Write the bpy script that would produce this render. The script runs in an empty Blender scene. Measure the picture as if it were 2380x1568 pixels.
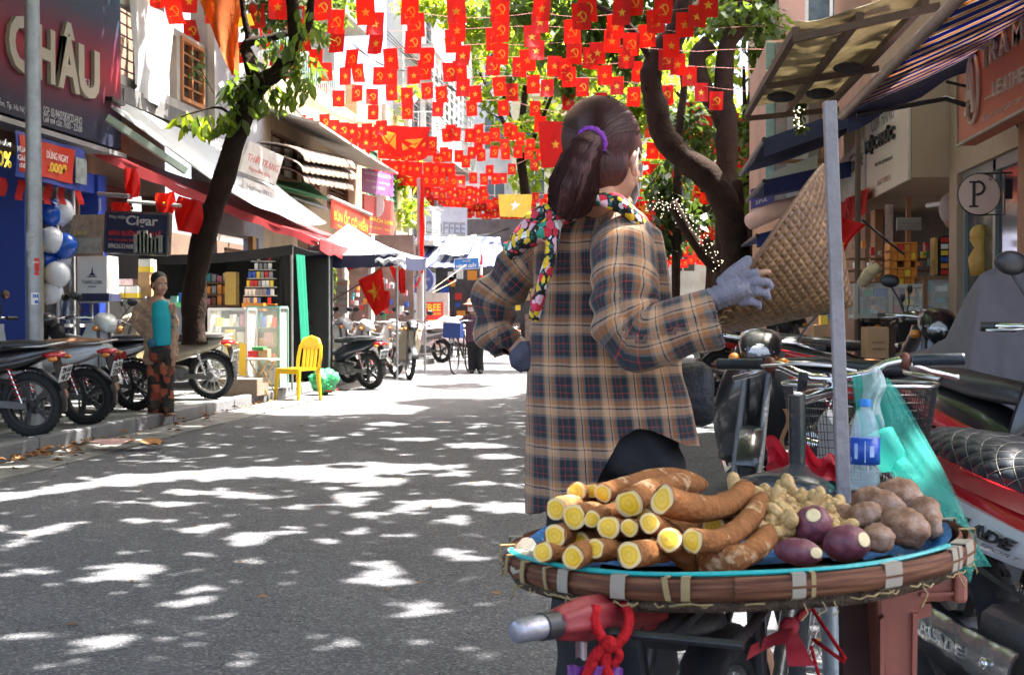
import bpy, bmesh, math, random
import numpy as np
from mathutils import Vector, Matrix, Euler
random.seed(7)
sin=math.sin; cos=math.cos; ru=random.uniform; V_=Vector
PI = math.pi; R = math.radians
SC = bpy.context.scene
COL = SC.collection
CAM_H = 1.15; FPX = 2900.0; CX = 1190.0; CY = 784.0      # photo measured on a 2380 x 1568 grid
YAW = math.atan2(310, FPX); PITCH = math.atan2(51, FPX)
cd = bpy.data.cameras.new('camera'); cam = bpy.data.objects.new('camera', cd); COL.objects.link(cam)
cam.location = (0, 0, CAM_H); cam.rotation_euler = (PI/2 - PITCH, 0, YAW)
cd.sensor_width = 36; cd.lens = FPX/2380*36; cd.clip_start = .05; cd.clip_end = 1500
cd.dof.use_dof = True; cd.dof.focus_distance = 4.4; cd.dof.aperture_fstop = 14
SC.camera = cam
SUN = V_((.30, .20, .93)).normalized()               # towards the sun
w = bpy.data.worlds.new('World'); SC.world = w; w.use_nodes = True
nt = w.node_tree; bg = nt.nodes['Background']
sky = nt.nodes.new('ShaderNodeTexSky'); sky.sky_type = 'NISHITA'; sky.sun_disc = False
sky.sun_elevation = math.asin(SUN.z); sky.sun_rotation = math.atan2(SUN.x, SUN.y)
sky.dust_density = 6; sky.air_density = .75; sky.ozone_density = .6
nt.links.new(sky.outputs[0], bg.inputs[0]); bg.inputs[1].default_value = .125
sl = bpy.data.lights.new('sun', 'SUN'); sl.energy = 4.3; sl.angle = R(.53); sl.color = (1, .96, .9)
so = bpy.data.objects.new('sun', sl); COL.objects.link(so)
so.rotation_euler = SUN.to_track_quat('Z', 'Y').to_euler()
SC.view_settings.view_transform = 'Standard'; SC.view_settings.look = 'None'
SC.view_settings.gamma = 1; SC.view_settings.use_curve_mapping = False
SC.view_settings.exposure = 3.02
SC.render.engine = 'CYCLES'
cy = SC.cycles
cy.max_bounces = 8; cy.diffuse_bounces = 4; cy.glossy_bounces = 3; cy.transmission_bounces = 4; cy.transparent_max_bounces = 12
cy.use_denoising = True; cy.sample_clamp_indirect = 6; cy.caustics_reflective = False; cy.caustics_refractive = False
try: cy.denoiser = 'OPENIMAGEDENOISE'
except Exception: pass
_RM = Euler((PI/2 - PITCH, 0, YAW)).to_matrix(); _C = V_((0, 0, CAM_H))
def ray(u, v): return _RM @ V_(((u-CX)/FPX, (CY-v)/FPX, -1))
def at(u, v, Y): d = ray(u, v); return _C + d*(Y/d.y)
def onX(u, v, X): d = ray(u, v); return _C + d*(X/d.x)
def onZ(u, v, z=0): d = ray(u, v); return _C + d*((z-CAM_H)/d.z)
def ppm(Y): return FPX/Y
MATS = {}
def mat(name, col=(.5,.5,.5), rough=.6, metal=0, var=.18, scale=6., bump=.15, bscale=60., trans=0., tcol=None, alpha=1., coat=0., spec=.5, dirt=0.):
 if name in MATS: return MATS[name]
 m = bpy.data.materials.new(name); m.use_nodes = True; t = m.node_tree; N = t.nodes; L = t.links
 b = N['Principled BSDF']; b.inputs['Roughness'].default_value = rough; b.inputs['Metallic'].default_value = metal
 b.inputs['Specular IOR Level'].default_value = spec; b.inputs['Coat Weight'].default_value = coat; b.inputs['Coat Roughness'].default_value = .08
 b.inputs['Alpha'].default_value = alpha
 tc = N.new('ShaderNodeTexCoord')
 n = N.new('ShaderNodeTexNoise'); n.inputs['Scale'].default_value = scale; n.inputs['Detail'].default_value = 5; n.inputs['Roughness'].default_value = .65
 L.new(tc.outputs['Object'], n.inputs['Vector'])
 mx = N.new('ShaderNodeMix'); mx.data_type = 'RGBA'
 lo = [c*(1-var*1.6) for c in col]; hi = [min(1, c*(1+var)) for c in col]
 mx.inputs[6].default_value = (*lo, 1); mx.inputs[7].default_value = (*hi, 1)
 L.new(n.outputs['Fac'], mx.inputs[0]); out = mx.outputs[2]
 if dirt:
  n2 = N.new('ShaderNodeTexNoise'); n2.inputs['Scale'].default_value = scale*.23+.7; n2.inputs['Detail'].default_value = 8; n2.inputs['Roughness'].default_value = .7
  L.new(tc.outputs['Object'], n2.inputs['Vector'])
  r = N.new('ShaderNodeValToRGB'); r.color_ramp.elements[0].position = .42; r.color_ramp.elements[1].position = .68
  r.color_ramp.elements[0].color = (0,0,0,1); r.color_ramp.elements[1].color = (dirt,)*3+(1,)
  L.new(n2.outputs['Fac'], r.inputs[0])
  m2 = N.new('ShaderNodeMix'); m2.data_type = 'RGBA'; m2.inputs[7].default_value = (col[0]*.35+.01, col[1]*.32+.01, col[2]*.28+.01, 1)
  L.new(r.outputs[0], m2.inputs[0]); L.new(out, m2.inputs[6]); out = m2.outputs[2]
 L.new(out, b.inputs['Base Color'])
 if bump:
  bn = N.new('ShaderNodeTexNoise'); bn.inputs['Scale'].default_value = bscale; bn.inputs['Detail'].default_value = 3
  L.new(tc.outputs['Object'], bn.inputs['Vector'])
  bp = N.new('ShaderNodeBump'); bp.inputs['Strength'].default_value = bump; bp.inputs['Distance'].default_value = .02
  L.new(bn.outputs['Fac'], bp.inputs['Height']); L.new(bp.outputs[0], b.inputs['Normal'])
 if trans:
  tr = N.new('ShaderNodeBsdfTranslucent'); (L.new(out, tr.inputs[0]) if tcol is None else setattr(tr.inputs[0],'default_value',(*tcol,1)))
  ms = N.new('ShaderNodeMixShader'); ms.inputs[0].default_value = trans
  L.new(b.outputs[0], ms.inputs[1]); L.new(tr.outputs[0], ms.inputs[2])
  L.new(ms.outputs[0], N['Material Output'].inputs[0])
 MATS[name] = m; return m
def nodes_of(m): return m.node_tree.nodes, m.node_tree.links, m.node_tree.nodes['Principled BSDF']
def ramp(N, stops, interp='CONSTANT'):
 r = N.new('ShaderNodeValToRGB'); cr = r.color_ramp; cr.interpolation = interp
 while len(cr.elements) < len(stops): cr.elements.new(.5)
 for e, (p, c) in zip(cr.elements, stops): e.position = p; e.color = (*c, 1)
 return r
def math_n(N, L, op, a, b=None):
 x = N.new('ShaderNodeMath'); x.operation = op
 for i, s in enumerate((a, b)):
  if s is None: continue
  if hasattr(s, 'is_linked'): L.new(s, x.inputs[i])
  else: x.inputs[i].default_value = s
 return x.outputs[0]
def wloc(o):
 p = V_((0,0,0))
 while o is not None: p = p + o.location; o = o.parent
 return p
class MB:
 def __init__(s): s.v = []; s.f = []; s.mi = []; s.attr = None; s.cur = 0
 def add(s, vs, fs):
  k = len(s.v); s.v.extend([tuple(x) for x in vs]); s.f.extend([tuple(i+k for i in q) for q in fs]); s.mi.extend([s.cur]*len(fs)); return s
 def quad(s, a, b, c, d): return s.add((a,b,c,d), ((0,1,2,3),))
 def poly(s, pts): return s.add(pts, (tuple(range(len(pts))),))
 def box(s, c, d, m=None):
  x, y, z = d[0]/2, d[1]/2, d[2]/2
  vs = [V_((sx*x, sy*y, sz*z)) for sz in (-1,1) for sy in (-1,1) for sx in (-1,1)]
  if m is not None: vs = [m @ q for q in vs]
  c = V_(c); vs = [q+c for q in vs]
  return s.add(vs, ((0,2,3,1),(4,5,7,6),(0,1,5,4),(2,6,7,3),(0,4,6,2),(1,3,7,5)))
 def box2(s, a, b):
  return s.box([(a[i]+b[i])/2 for i in range(3)], [abs(a[i]-b[i]) for i in range(3)])
 def beam(s, a, b, wd, ht=None, up=(0,0,1)):
  a = V_(a); b = V_(b); ht = ht or wd; d = (b-a); l = d.length; d.normalize(); up = V_(up)
  if abs(d.dot(up)) > .98: up = V_((0,1,0))
  x = d.cross(up).normalized(); z = x.cross(d)
  m = Matrix((x, d, z)).transposed()
  return s.box((a+b)/2, (wd, l, ht), m)
 def tube(s, pts, r, n=8, caps=True, ell=None, up=(0,0,1), tw=0.):
  """r: number or list; ell: list of (rx, ry) pairs instead"""
  pts = [V_(p) for p in pts]; k = len(pts); vs = []; fs = []
  ref = V_(up); prev = None
  for i, p in enumerate(pts):
   d = (pts[min(i+1,k-1)] - pts[max(i-1,0)]).normalized()
   if prev is None:
    if abs(d.dot(ref)) > .95: ref = V_((1,0,0)) if abs(d.x) < .9 else V_((0,1,0))
    x = d.cross(ref).normalized()
   else:
    x = (prev - d*prev.dot(d)).normalized()
   prev = x; y = d.cross(x)
   rx, ry = ell[i] if ell else ((r[i], r[i]) if hasattr(r, '__len__') else (r, r))
   for j in range(n):
    a = 2*PI*j/n + tw
    vs.append(p + x*cos(a)*rx + y*sin(a)*ry)
  for i in range(k-1):
   for j in range(n):
    fs.append((i*n+j, i*n+(j+1)%n, (i+1)*n+(j+1)%n, (i+1)*n+j))
  if caps: fs.append(tuple(reversed(range(n)))); fs.append(tuple((k-1)*n+j for j in range(n)))
  return s.add(vs, fs)
 def lathe(s, prof, n=16, m=None, close=False):
  """prof: (r, h) along z"""
  vs = []; fs = []; k = len(prof)
  for r, h in prof:
   for j in range(n):
    a = 2*PI*j/n; vs.append(V_((r*cos(a), r*sin(a), h)))
  if m is not None: vs = [m @ q for q in vs]
  for i in range(k-1 if not close else k):
   i2 = (i+1) % k
   for j in range(n): fs.append((i*n+j, i*n+(j+1)%n, i2*n+(j+1)%n, i2*n+j))
  if not close:
   if prof[0][0] > 1e-5: fs.append(tuple(reversed(range(n))))
   if prof[-1][0] > 1e-5: fs.append(tuple((k-1)*n+j for j in range(n)))
  return s.add(vs, fs)
 def sphere(s, c, r, n=12, m=None, k=8):
  if not hasattr(r, '__len__'): r = (r, r, r)
  prof = [(sin(PI*i/k), -cos(PI*i/k)) for i in range(k+1)]
  prof[0] = (1e-4, -1); prof[-1] = (1e-4, 1)
  M = Matrix.Translation(V_(c)) @ (m.to_4x4() if m is not None else Matrix()) @ Matrix.Diagonal((*r, 1))
  return s.lathe(prof, n, M)
 def loft(s, secs, n=14, caps=True, e=2.6):
  """secs: (x, yc, zc, hw, hh) superellipse sections across x"""
  vs = []; fs = []; k = len(secs)
  for (x, yc, zc, hw, hh) in secs:
   for j in range(n):
    a = 2*PI*j/n; ca, sa = cos(a), sin(a)
    vs.append(V_((x, yc + hw*math.copysign(abs(ca)**(2/e), ca), zc + hh*math.copysign(abs(sa)**(2/e), sa))))
  for i in range(k-1):
   for j in range(n): fs.append((i*n+j, i*n+(j+1)%n, (i+1)*n+(j+1)%n, (i+1)*n+j))
  if caps: fs.append(tuple(reversed(range(n)))); fs.append(tuple((k-1)*n+j for j in range(n)))
  return s.add(vs, fs)
 def grid(s, fn, nu, nv):
  vs = [fn(i/(nu-1), j/(nv-1)) for j in range(nv) for i in range(nu)]
  fs = [(j*nu+i, j*nu+i+1, (j+1)*nu+i+1, (j+1)*nu+i) for j in range(nv-1) for i in range(nu-1)]
  return s.add(vs, fs)
 def slab(s, fn, nu, nv, th):
  """grid with thickness th (Vector or number along -normal approx z)"""
  g = [[V_(fn(i/(nu-1), j/(nv-1))) for i in range(nu)] for j in range(nv)]
  t = th if isinstance(th, Vector) else V_((0,0,-th))
  vs = [p for row in g for p in row] + [p+t for row in g for p in row]; o = nu*nv
  fs = []
  for j in range(nv-1):
   for i in range(nu-1):
    a, b, c, d = j*nu+i, j*nu+i+1, (j+1)*nu+i+1, (j+1)*nu+i
    fs += [(a,b,c,d), (o+d,o+c,o+b,o+a)]
  for i in range(nu-1):
   fs += [(i+1, i, o+i, o+i+1), ((nv-1)*nu+i, (nv-1)*nu+i+1, o+(nv-1)*nu+i+1, o+(nv-1)*nu+i)]
  for j in range(nv-1):
   fs += [(j*nu, (j+1)*nu, o+(j+1)*nu, o+j*nu), ((j+1)*nu+nu-1, j*nu+nu-1, o+j*nu+nu-1, o+(j+1)*nu+nu-1)]
  return s.add(vs, fs)
 def prism(s, pts, off):
  """closed outline extruded by vector off"""
  off = V_(off); n = len(pts); a = [V_(p) for p in pts]; b = [p+off for p in a]
  fs = [tuple(range(n)), tuple(reversed(range(n, 2*n)))] + [(i, (i+1)%n, n+(i+1)%n, n+i)[::-1] for i in range(n)]
  return s.add(a+b, fs)
 def merge(s, o, m=None):
  return s.add([m @ V_(p) for p in o.v] if m is not None else o.v, o.f)
 def build(s, name, m, parent=None, smooth=0, label=None, cat=None, group=None, kind=None, loc=None, attr=None, bevel=0):
  me = bpy.data.meshes.new(name)
  off = wloc(parent) if parent is not None else V_(loc or (0,0,0))
  me.from_pydata([tuple(V_(p)-off) for p in s.v], [], s.f)
  for x in (m if isinstance(m, (list, tuple)) else [m]): me.materials.append(x)
  if isinstance(m, (list, tuple)): me.polygons.foreach_set('material_index', s.mi)
  if attr is not None:
   a = me.attributes.new('cloth', 'FLOAT_VECTOR', 'POINT'); a.data.foreach_set('vector', np.asarray(attr, dtype=np.float32).ravel())
  if smooth:
   me.shade_smooth()
   if smooth < 180: me.set_sharp_from_angle(angle=R(smooth))
  me.update()
  o = bpy.data.objects.new(name, me); COL.objects.link(o)
  if parent is not None: o.parent = parent
  else: o.location = off
  if bevel:
   bv = o.modifiers.new('bevel', 'BEVEL'); bv.width = bevel; bv.segments = 2; bv.limit_method = 'ANGLE'
  return tag(o, label, cat, group, kind)
def tag(o, label=None, cat=None, group=None, kind=None):
 if label: o['label'] = label
 if cat: o['category'] = cat
 if group: o['group'] = group
 if kind: o['kind'] = kind
 return o
def thing(name, label, cat, loc=(0,0,0), group=None):
 o = bpy.data.objects.new(name, None); COL.objects.link(o); o.location = V_(loc); o.empty_display_size = .1
 return tag(o, label, cat, group)
def dup(root, loc=None, rot=None, label=None, group=None, scale=None):
 r = root.copy(); COL.objects.link(r)
 if loc is not None: r.location = V_(loc)
 if rot is not None: r.rotation_euler = rot
 if scale is not None: r.scale = scale
 if label: r['label'] = label
 if group: r['group'] = group
 def rec(a, b):
  for ch in a.children:
   c = ch.copy(); COL.objects.link(c); c.parent = b
   rec(ch, c)
 rec(root, r)
 return r
def one(name, fn, m, label, cat, group=None, loc=None, smooth=0, bevel=0):
 b = MB(); fn(b)
 if loc is None:
  a = np.array(b.v); loc = ((a[:,0].min()+a[:,0].max())/2, (a[:,1].min()+a[:,1].max())/2, a[:,2].min())
 return b.build(name, m, None, smooth, label, cat, group, None, loc, bevel=bevel)
_tc = {}
def glyphs(body, bold=.0, ext=.0):
 k = (body, bold, ext)
 if k in _tc: return _tc[k]
 c = bpy.data.curves.new('t', 'FONT'); c.body = body; c.size = 1; c.offset = bold; c.extrude = ext; c.resolution_u = 3
 o = bpy.data.objects.new('t', c); COL.objects.link(o)
 me = bpy.data.meshes.new_from_object(o)
 v = [tuple(p.co) for p in me.vertices]; f = [tuple(p.vertices) for p in me.polygons]
 bpy.data.objects.remove(o); bpy.data.meshes.remove(me); bpy.data.curves.remove(c)
 _tc[k] = (v, f); return v, f
def lettering(body, bl, br, tl, m, parent=None, bold=.0, ext=.004, name='lettering', lift=.003, italic=0., **kw):
 """text fitted on the parallelogram bl-br-tl; it faces (br-bl) x (tl-bl)"""
 v, f = glyphs(body, bold, .01)
 a = np.array(v); x0, y0 = a[:,0].min(), a[:,1].min(); W = a[:,0].max()-x0; H = a[:,1].max()-y0; Z = .01
 bl = V_(bl); ex = V_(br)-bl; ey = V_(tl)-bl; n = ex.cross(ey).normalized()
 b = MB()
 b.add([bl + ex*((p[0]-x0)/W + italic*((p[1]-y0)/H-.5)) + ey*((p[1]-y0)/H) + n*(lift + (p[2]/Z+1)*.5*ext) for p in v], f)
 return b.build(name, m, parent, **kw)
def put_text(mb, body, bl, br, tl, bold=0., lift=.003, ext=.002):
 v, f = glyphs(body, bold, .01)
 a = np.array(v); x0, y0 = a[:,0].min(), a[:,1].min(); W = a[:,0].max()-x0; H = a[:,1].max()-y0
 bl = V_(bl); ex = V_(br)-bl; ey = V_(tl)-bl; n = ex.cross(ey).normalized()
 mb.add([bl + ex*((p[0]-x0)/W) + ey*((p[1]-y0)/H) + n*(lift + (p[2]/.01+1)*.5*ext) for p in v], f)
# ================================================================ materials used all over
def asphalt():
 m = bpy.data.materials.new('asphalt'); m.use_nodes = True; N, L, b = nodes_of(m)
 tc = N.new('ShaderNodeTexCoord')
 def noise(sc, det=2, rough=.5):
  n = N.new('ShaderNodeTexNoise'); n.inputs['Scale'].default_value = sc; n.inputs['Detail'].default_value = det; n.inputs['Roughness'].default_value = rough
  L.new(tc.outputs['Object'], n.inputs['Vector']); return n.outputs['Fac']
 v = N.new('ShaderNodeTexVoronoi'); v.inputs['Scale'].default_value = 105; L.new(tc.outputs['Object'], v.inputs['Vector'])
 v2 = N.new('ShaderNodeTexVoronoi'); v2.inputs['Scale'].default_value = 210; L.new(tc.outputs['Object'], v2.inputs['Vector'])
 r1 = ramp(N, [(0, (.075,.075,.081)), (.35, (.1,.1,.108)), (.62, (.12,.12,.127)), (.82, (.15,.15,.155)), (.95, (.22,.217,.214))])
 sx = N.new('ShaderNodeSeparateColor'); L.new(v.outputs['Color'], sx.inputs[0]); L.new(sx.outputs[0], r1.inputs[0])
 big = ramp(N, [(.32, (.7,.7,.72)), (.48, (.97,.97,.98)), (.56, (1,1,1)), (.7, (1.2,1.18,1.15))], 'LINEAR'); L.new(noise(.55, 9, .72), big.inputs[0])
 mx = N.new('ShaderNodeMix'); mx.data_type = 'RGBA'; mx.blend_type = 'MULTIPLY'; mx.inputs[0].default_value = 1
 L.new(r1.outputs[0], mx.inputs[6]); L.new(big.outputs[0], mx.inputs[7])
 n3 = noise(1.6, 6, .6); c = math_n(N, L, 'ABSOLUTE', math_n(N, L, 'SUBTRACT', n3, .5)); c = math_n(N, L, 'LESS_THAN', c, .0018)
 m2 = N.new('ShaderNodeMix'); m2.data_type = 'RGBA'; L.new(c, m2.inputs[0]); L.new(mx.outputs[2], m2.inputs[6]); m2.inputs[7].default_value = (.02,.02,.02,1)
 L.new(m2.outputs[2], b.inputs['Base Color']); b.inputs['Roughness'].default_value = .82; b.inputs['Specular IOR Level'].default_value = .35
 h = math_n(N, L, 'ADD', math_n(N, L, 'MULTIPLY', v.outputs['Distance'], 1.0), math_n(N, L, 'MULTIPLY', v2.outputs['Distance'], .4))
 bp = N.new('ShaderNodeBump'); bp.inputs['Strength'].default_value = .5; bp.inputs['Distance'].default_value = .012; L.new(h, bp.inputs['Height']); L.new(bp.outputs[0], b.inputs['Normal'])
 return m
M_asph = asphalt()
M_conc = mat('old_concrete', (.2,.195,.185), .85, var=.25, scale=3, dirt=.7, bump=.35, bscale=40)
M_kerb = mat('kerb_stone', (.2,.2,.21), .75, var=.2, scale=5, dirt=.5, bump=.3)
M_pave = mat('pavement_tile', (.17,.175,.17), .8, var=.25, scale=2.5, dirt=.6, bump=.3)
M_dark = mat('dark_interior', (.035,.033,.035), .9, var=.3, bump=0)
M_black = mat('black_plastic', (.018,.018,.02), .42, var=.2, bump=.05)
M_rubber = mat('tyre_rubber', (.022,.022,.023), .85, var=.2, bump=.2, bscale=120)
M_steel = mat('steel', (.55,.55,.56), .28, 1, var=.1, bump=.05)
M_chrome = mat('chrome', (.75,.75,.76), .1, 1, var=.05, bump=0)
M_galv = mat('galvanised', (.42,.43,.44), .5, .7, var=.25, scale=9, dirt=.35, bump=.15)
M_glass = mat('shop_glass', (.85,.92,.9), .05, 0, var=.02, bump=0, alpha=.22)
M_white = mat('white_paint', (.75,.75,.74), .5, var=.06, bump=.05)
M_offw = mat('off_white', (.5,.48,.43), .7, var=.15, dirt=.5)
M_red = mat('red_cloth', (.6,.012,.01), .7, var=.1, trans=.5, tcol=(.85,.10,.045), bump=.1)
M_gold = mat('gold_print', (.85,.5,.04), .6, var=.05, bump=0, trans=.3)
M_redp = mat('red_paint', (.5,.02,.02), .3, var=.1, coat=.6, bump=.02)
M_wood = mat('brown_wood', (.2,.1,.045), .65, var=.4, scale=14, bump=.2)
M_cream = mat('cream_wall', (.5,.39,.25), .85, var=.1, scale=1.5, dirt=.45, bump=.2)
M_ochre = mat('ochre_wall', (.55,.33,.13), .85, var=.12, scale=1.5, dirt=.4, bump=.2)
M_pink = mat('pinkish_wall', (.4,.24,.17), .85, var=.1, scale=1.2, dirt=.3, bump=.2)
M_greyw = mat('grey_wall', (.36,.36,.375), .85, var=.1, scale=1.2, dirt=.35, bump=.25)
M_whitew = mat('white_wall', (.5,.49,.46), .85, var=.1, scale=1.2, dirt=.45, bump=.15)
M_win = mat('window_pane', (.05,.06,.07), .08, 0, var=.2, bump=0, spec=.8)
M_shut = mat('shutter_paint', (.42,.2,.1), .6, var=.2, scale=8)
M_card = mat('cardboard', (.42,.26,.13), .8, var=.12, bump=.1)
M_blue = mat('blue_paint', (.02,.05,.3), .5, var=.12, bump=.03)
M_navy = mat('navy_cloth', (.02,.025,.07), .7, var=.2, bump=.1)
M_yel = mat('yellow_plastic', (.78,.5,.01), .35, var=.06, bump=.03)
M_orange = mat('orange_card', (.7,.25,.03), .6, var=.1, bump=.03)
M_green = mat('green_tarp', (.02,.28,.17), .5, var=.15, trans=.25, bump=.2, bscale=20)
# ================================================================ ground
g = MB(); g.quad((-60,-20,-.02), (60,-20,-.02), (60,400,-.02), (-60,400,-.02)); g.build('ground', M_conc, kind='structure')
KX = -5.06      # left kerb line
def kx(Y): return KX - .045*max(0, Y-17)
g = MB(); ys = [-6 + i*2.0 for i in range(45)]
for a, c in zip(ys[:-1], ys[1:]):
 g.quad((kx(a)+.62, a, 0), (1.45, a, 0), (1.45, c, 0), (kx(c)+.62, c, 0))
road = g.build('road', M_asph, kind='structure')
gut = MB(); gut.quad((KX+.02,-4,-.012), (KX+.64,-4,-.012), (KX+.64,17,-.012), (KX+.02,17,-.012)); gutter = gut.build('gutter', M_dark, kind='structure')
rr = random.Random(3)
for i in range(18):
 y = 4.2 + i*.72; b = MB(); h = rr.uniform(-.006, .008)
 b.slab(lambda u, v: V_((KX+.13+u*(.48+rr.uniform(-.006,.006)), y+v*(.69), .012+h+rr.uniform(-.003,.003))), 3, 3, .05)
 b.build('gutter_slab', M_conc, gutter)
pv = MB(); pv.box2((-9.6,-6,-.02), (KX-.12,70,.10)); pav = pv.build('pavement', M_pave, kind='structure')
for i in range(16):
 y = 5.0 + i*1.0
 b = MB(); b.box2((KX-.12, y, -.02), (KX+.0, y+.985, .125+rr.uniform(-.006,.006))); b.build('kerb_stone', M_kerb, pav, bevel=.015)
b = MB()
for i in range(40):
 y = 21+i*1.0; x = kx(y); b.add([V_((x-.14,y,.0)),V_((x,y,.0)),V_((x-.045,y+.98,.0)),V_((x-.185,y+.98,.0)),V_((x-.14,y,.12)),V_((x,y,.12)),V_((x-.045,y+.98,.12)),V_((x-.185,y+.98,.12))], ((4,5,6,7),(0,1,5,4),(1,2,6,5),(3,0,4,7)))
b.build('far_kerb', M_kerb, pav, kind='stuff')
tl = [MB() for _ in range(1)]
for i in range(11):
 for j in range(6):
  x = KX-.14-.4*j; y = 8.6+.4*i+.0
  b = MB(); b.box2((x-.388, y, .10), (x, y+.388, .108+rr.uniform(-.004,.004))); b.build('paving_tile', M_pave, pav)
pr = MB(); pr.box2((1.42,-4,-.02), (9,70,.12)); pav_r = pr.build('pavement', M_conc, kind='structure')
for i in range(22):
 y = 3.0 + i*1.0
 b = MB(); b.box2((1.3, y, -.02), (1.42, y+.985, .128+rr.uniform(-.006,.006))); b.build('kerb_stone', mat('red_kerb', (.33,.2,.18), .8, var=.25, scale=4, dirt=.5), pav_r, bevel=.015)
for i in range(20):
 for j in range(4):
  x = 1.43+.5*j; y = 9.0+.5*i
  b = MB(); b.box2((x, y, .12), (x+.488, y+.488, .129+rr.uniform(-.003,.003))); b.build('paving_tile', M_conc, pav_r)
M_leafdry = mat('dry_leaf', (.3,.13,.04), .8, var=.4, scale=10)
b = MB()
for i in range(170):
 x = KX + abs(rr.gauss(0,.22)) + .03; y = rr.uniform(7,16) if i > 70 else rr.gauss(9.7,.5); s = rr.uniform(.02,.06); a = rr.uniform(0,6.3)
 c_, s_ = cos(a)*s, sin(a)*s; z = .03
 b.add([(x-c_,y-s_,z),(x+s_*.5,y-c_*.5,z+s*.5),(x+c_,y+s_,z),(x-s_*.5,y+c_*.5,z+s*.15)], ((0,1,2,3),))
for i in range(260):
 x = rr.uniform(-4.4,1.3); y = rr.uniform(2.6,26); s = rr.uniform(.012,.03); a = rr.uniform(0,6.3); c_, s_ = cos(a)*s, sin(a)*s
 b.add([(x-c_,y-s_,.006),(x+s_*.5,y-c_*.5,.012),(x+c_,y+s_,.006),(x-s_*.5,y+c_*.5,.008)], ((0,1,2,3),))
b.build('leaf_litter', M_leafdry, kind='stuff', label='dry brown leaves and scraps along the left kerb')
p0 = onZ(255,1040,.03)
for k,(dx,dy,mm,lab) in enumerate(((0,0,'red','crumpled red and white wrapper in the gutter'),(.25,.12,'br','brown food scrap lying in the gutter beside the wrapper'))):
 b = MB(); r2 = random.Random(k)
 b.grid(lambda u,v: p0+V_((dx+(u-.5)*.3, dy+(v-.5)*.22, .02+.05*r2.random())), 5, 4)
 b.build('litter_scrap', mat('wrapper', (.55,.3,.28), .4, var=.9, scale=12) if k==0 else mat('rind', (.35,.14,.03), .6, var=.3), None, 0, lab, 'litter', loc=p0+V_((dx,dy,0)))
# ================================================================ generic builders for houses
def wall_panel(b, X, y0, y1, z0, z1, th=.25, holes=(), side=-1):
 """wall on plane X, thickness going to `side`; rectangular holes (ya,yb,za,zb)"""
 X2 = X + side*th
 ysl = sorted({y0, y1, *[h[0] for h in holes], *[h[1] for h in holes]}); zsl = sorted({z0, z1, *[h[2] for h in holes], *[h[3] for h in holes]})
 for ya, yb in zip(ysl[:-1], ysl[1:]):
  run = None
  for za, zb in zip(zsl[:-1], zsl[1:]):
   mid = ((ya+yb)/2, (za+zb)/2)
   if any(h[0] < mid[0] < h[1] and h[2] < mid[1] < h[3] for h in holes):
    if run: b.box2((min(X,X2), ya, run[0]), (max(X,X2), yb, run[1])); run = None
   else: run = (run[0], zb) if run else (za, zb)
  if run: b.box2((min(X,X2), ya, run[0]), (max(X,X2), yb, run[1]))
def window_x(par, X, y0, y1, z0, z1, frame, side=-1, bars=0, slats=0, pane=None, ac=False):
 s = side; f = MB(); t = .06
 f.box2((X+.02*-s, y0, z0), (X+s*.1, y0+t, z1)); f.box2((X+.02*-s, y1-t, z0), (X+s*.1, y1, z1))
 f.box2((X+.02*-s, y0+t, z0), (X+s*.1, y1-t, z0+t)); f.box2((X+.02*-s, y0+t, z1-t), (X+s*.1, y1-t, z1))
 f.box2((X, (y0+y1)/2-.025, z0+t), (X+s*.09, (y0+y1)/2+.025, z1-t))
 for k in range(bars):
  z = z0+t+(z1-z0-2*t)*(k+1)/(bars+1); f.box2((X, y0+t, z-.012), (X+s*.03, y1-t, z+.012))
 o = f.build('window', frame, par)
 p = MB(); p.box2((X+s*.07, y0+t, z0+t), (X+s*.085, y1-t, z1-t)); p.build('pane', pane or M_win, o)
 if slats:
  sl = MB()
  for k in range(slats):
   z = z0+t+(z1-z0-2*t)*(k+.5)/slats; h = (z1-z0-2*t)/slats*.75
   sl.add([(X, y0+t, z-h/2),(X, y1-t, z-h/2),(X+s*.05, y1-t, z+h/2),(X+s*.05, y0+t, z+h/2)], ((0,1,2,3),))
  sl.build('louvre', frame, o, kind='stuff')
 return o
def balcony(par, X, y0, y1, z, out, m_slab, m_rail, side=1, h=.95, n=None, name='balcony'):
 b = MB(); b.box2((X, y0, z-.14), (X+side*out, y1, z)); o = b.build(name, m_slab, par)
 r = MB(); xo = X+side*(out-.05); r.box2((xo-.02, y0, z+h-.04), (xo+.02, y1, z+h)); r.box2((xo-.015, y0, z+.08), (xo+.015, y1, z+.11))
 n = n or int((y1-y0)/.14)
 for k in range(n+1):
  y = y0 + (y1-y0)*k/n; r.box2((xo-.01, y-.01, z), (xo+.01, y+.01, z+h-.04))
 for yy in (y0, y1):
  r.box2((X, yy-.015, z+h-.04), (xo-.02, yy+.015, z+h))
  for k in range(4): r.box2((X+(xo-X)*k/4-.01, yy-.01, z), (X+(xo-X)*k/4+.01, yy+.01, z+h-.04))
 r.build('railing', m_rail, o); return o
def sheet_roof(name, label, P, m, cat='awning', th=.03, sag=.08, nu=14, nv=8, ripple=0., group=None, wav=.0, parts=None, loc=None, smooth=60):
 """sloped cloth or sheet: P = four corners wall-near, wall-far, out-far, out-near"""
 A, B_, C_, D_ = [V_(p) for p in P]
 def fn(u, v):
  p = (A*(1-u)+B_*u)*(1-v) + (D_*(1-u)+C_*u)*v
  p.z -= sag*sin(PI*u)*(.3+.7*v) + sag*.7*sin(PI*v) - ripple*sin(u*nu*PI*.5) - wav*sin(u*9+v*5)*.5
  return p
 b = MB(); b.slab(fn, nu, nv, th); base = loc or (A+B_+C_+D_)/4
 return b.build(name, m, None, smooth, label, cat, group, loc=base)
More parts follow.
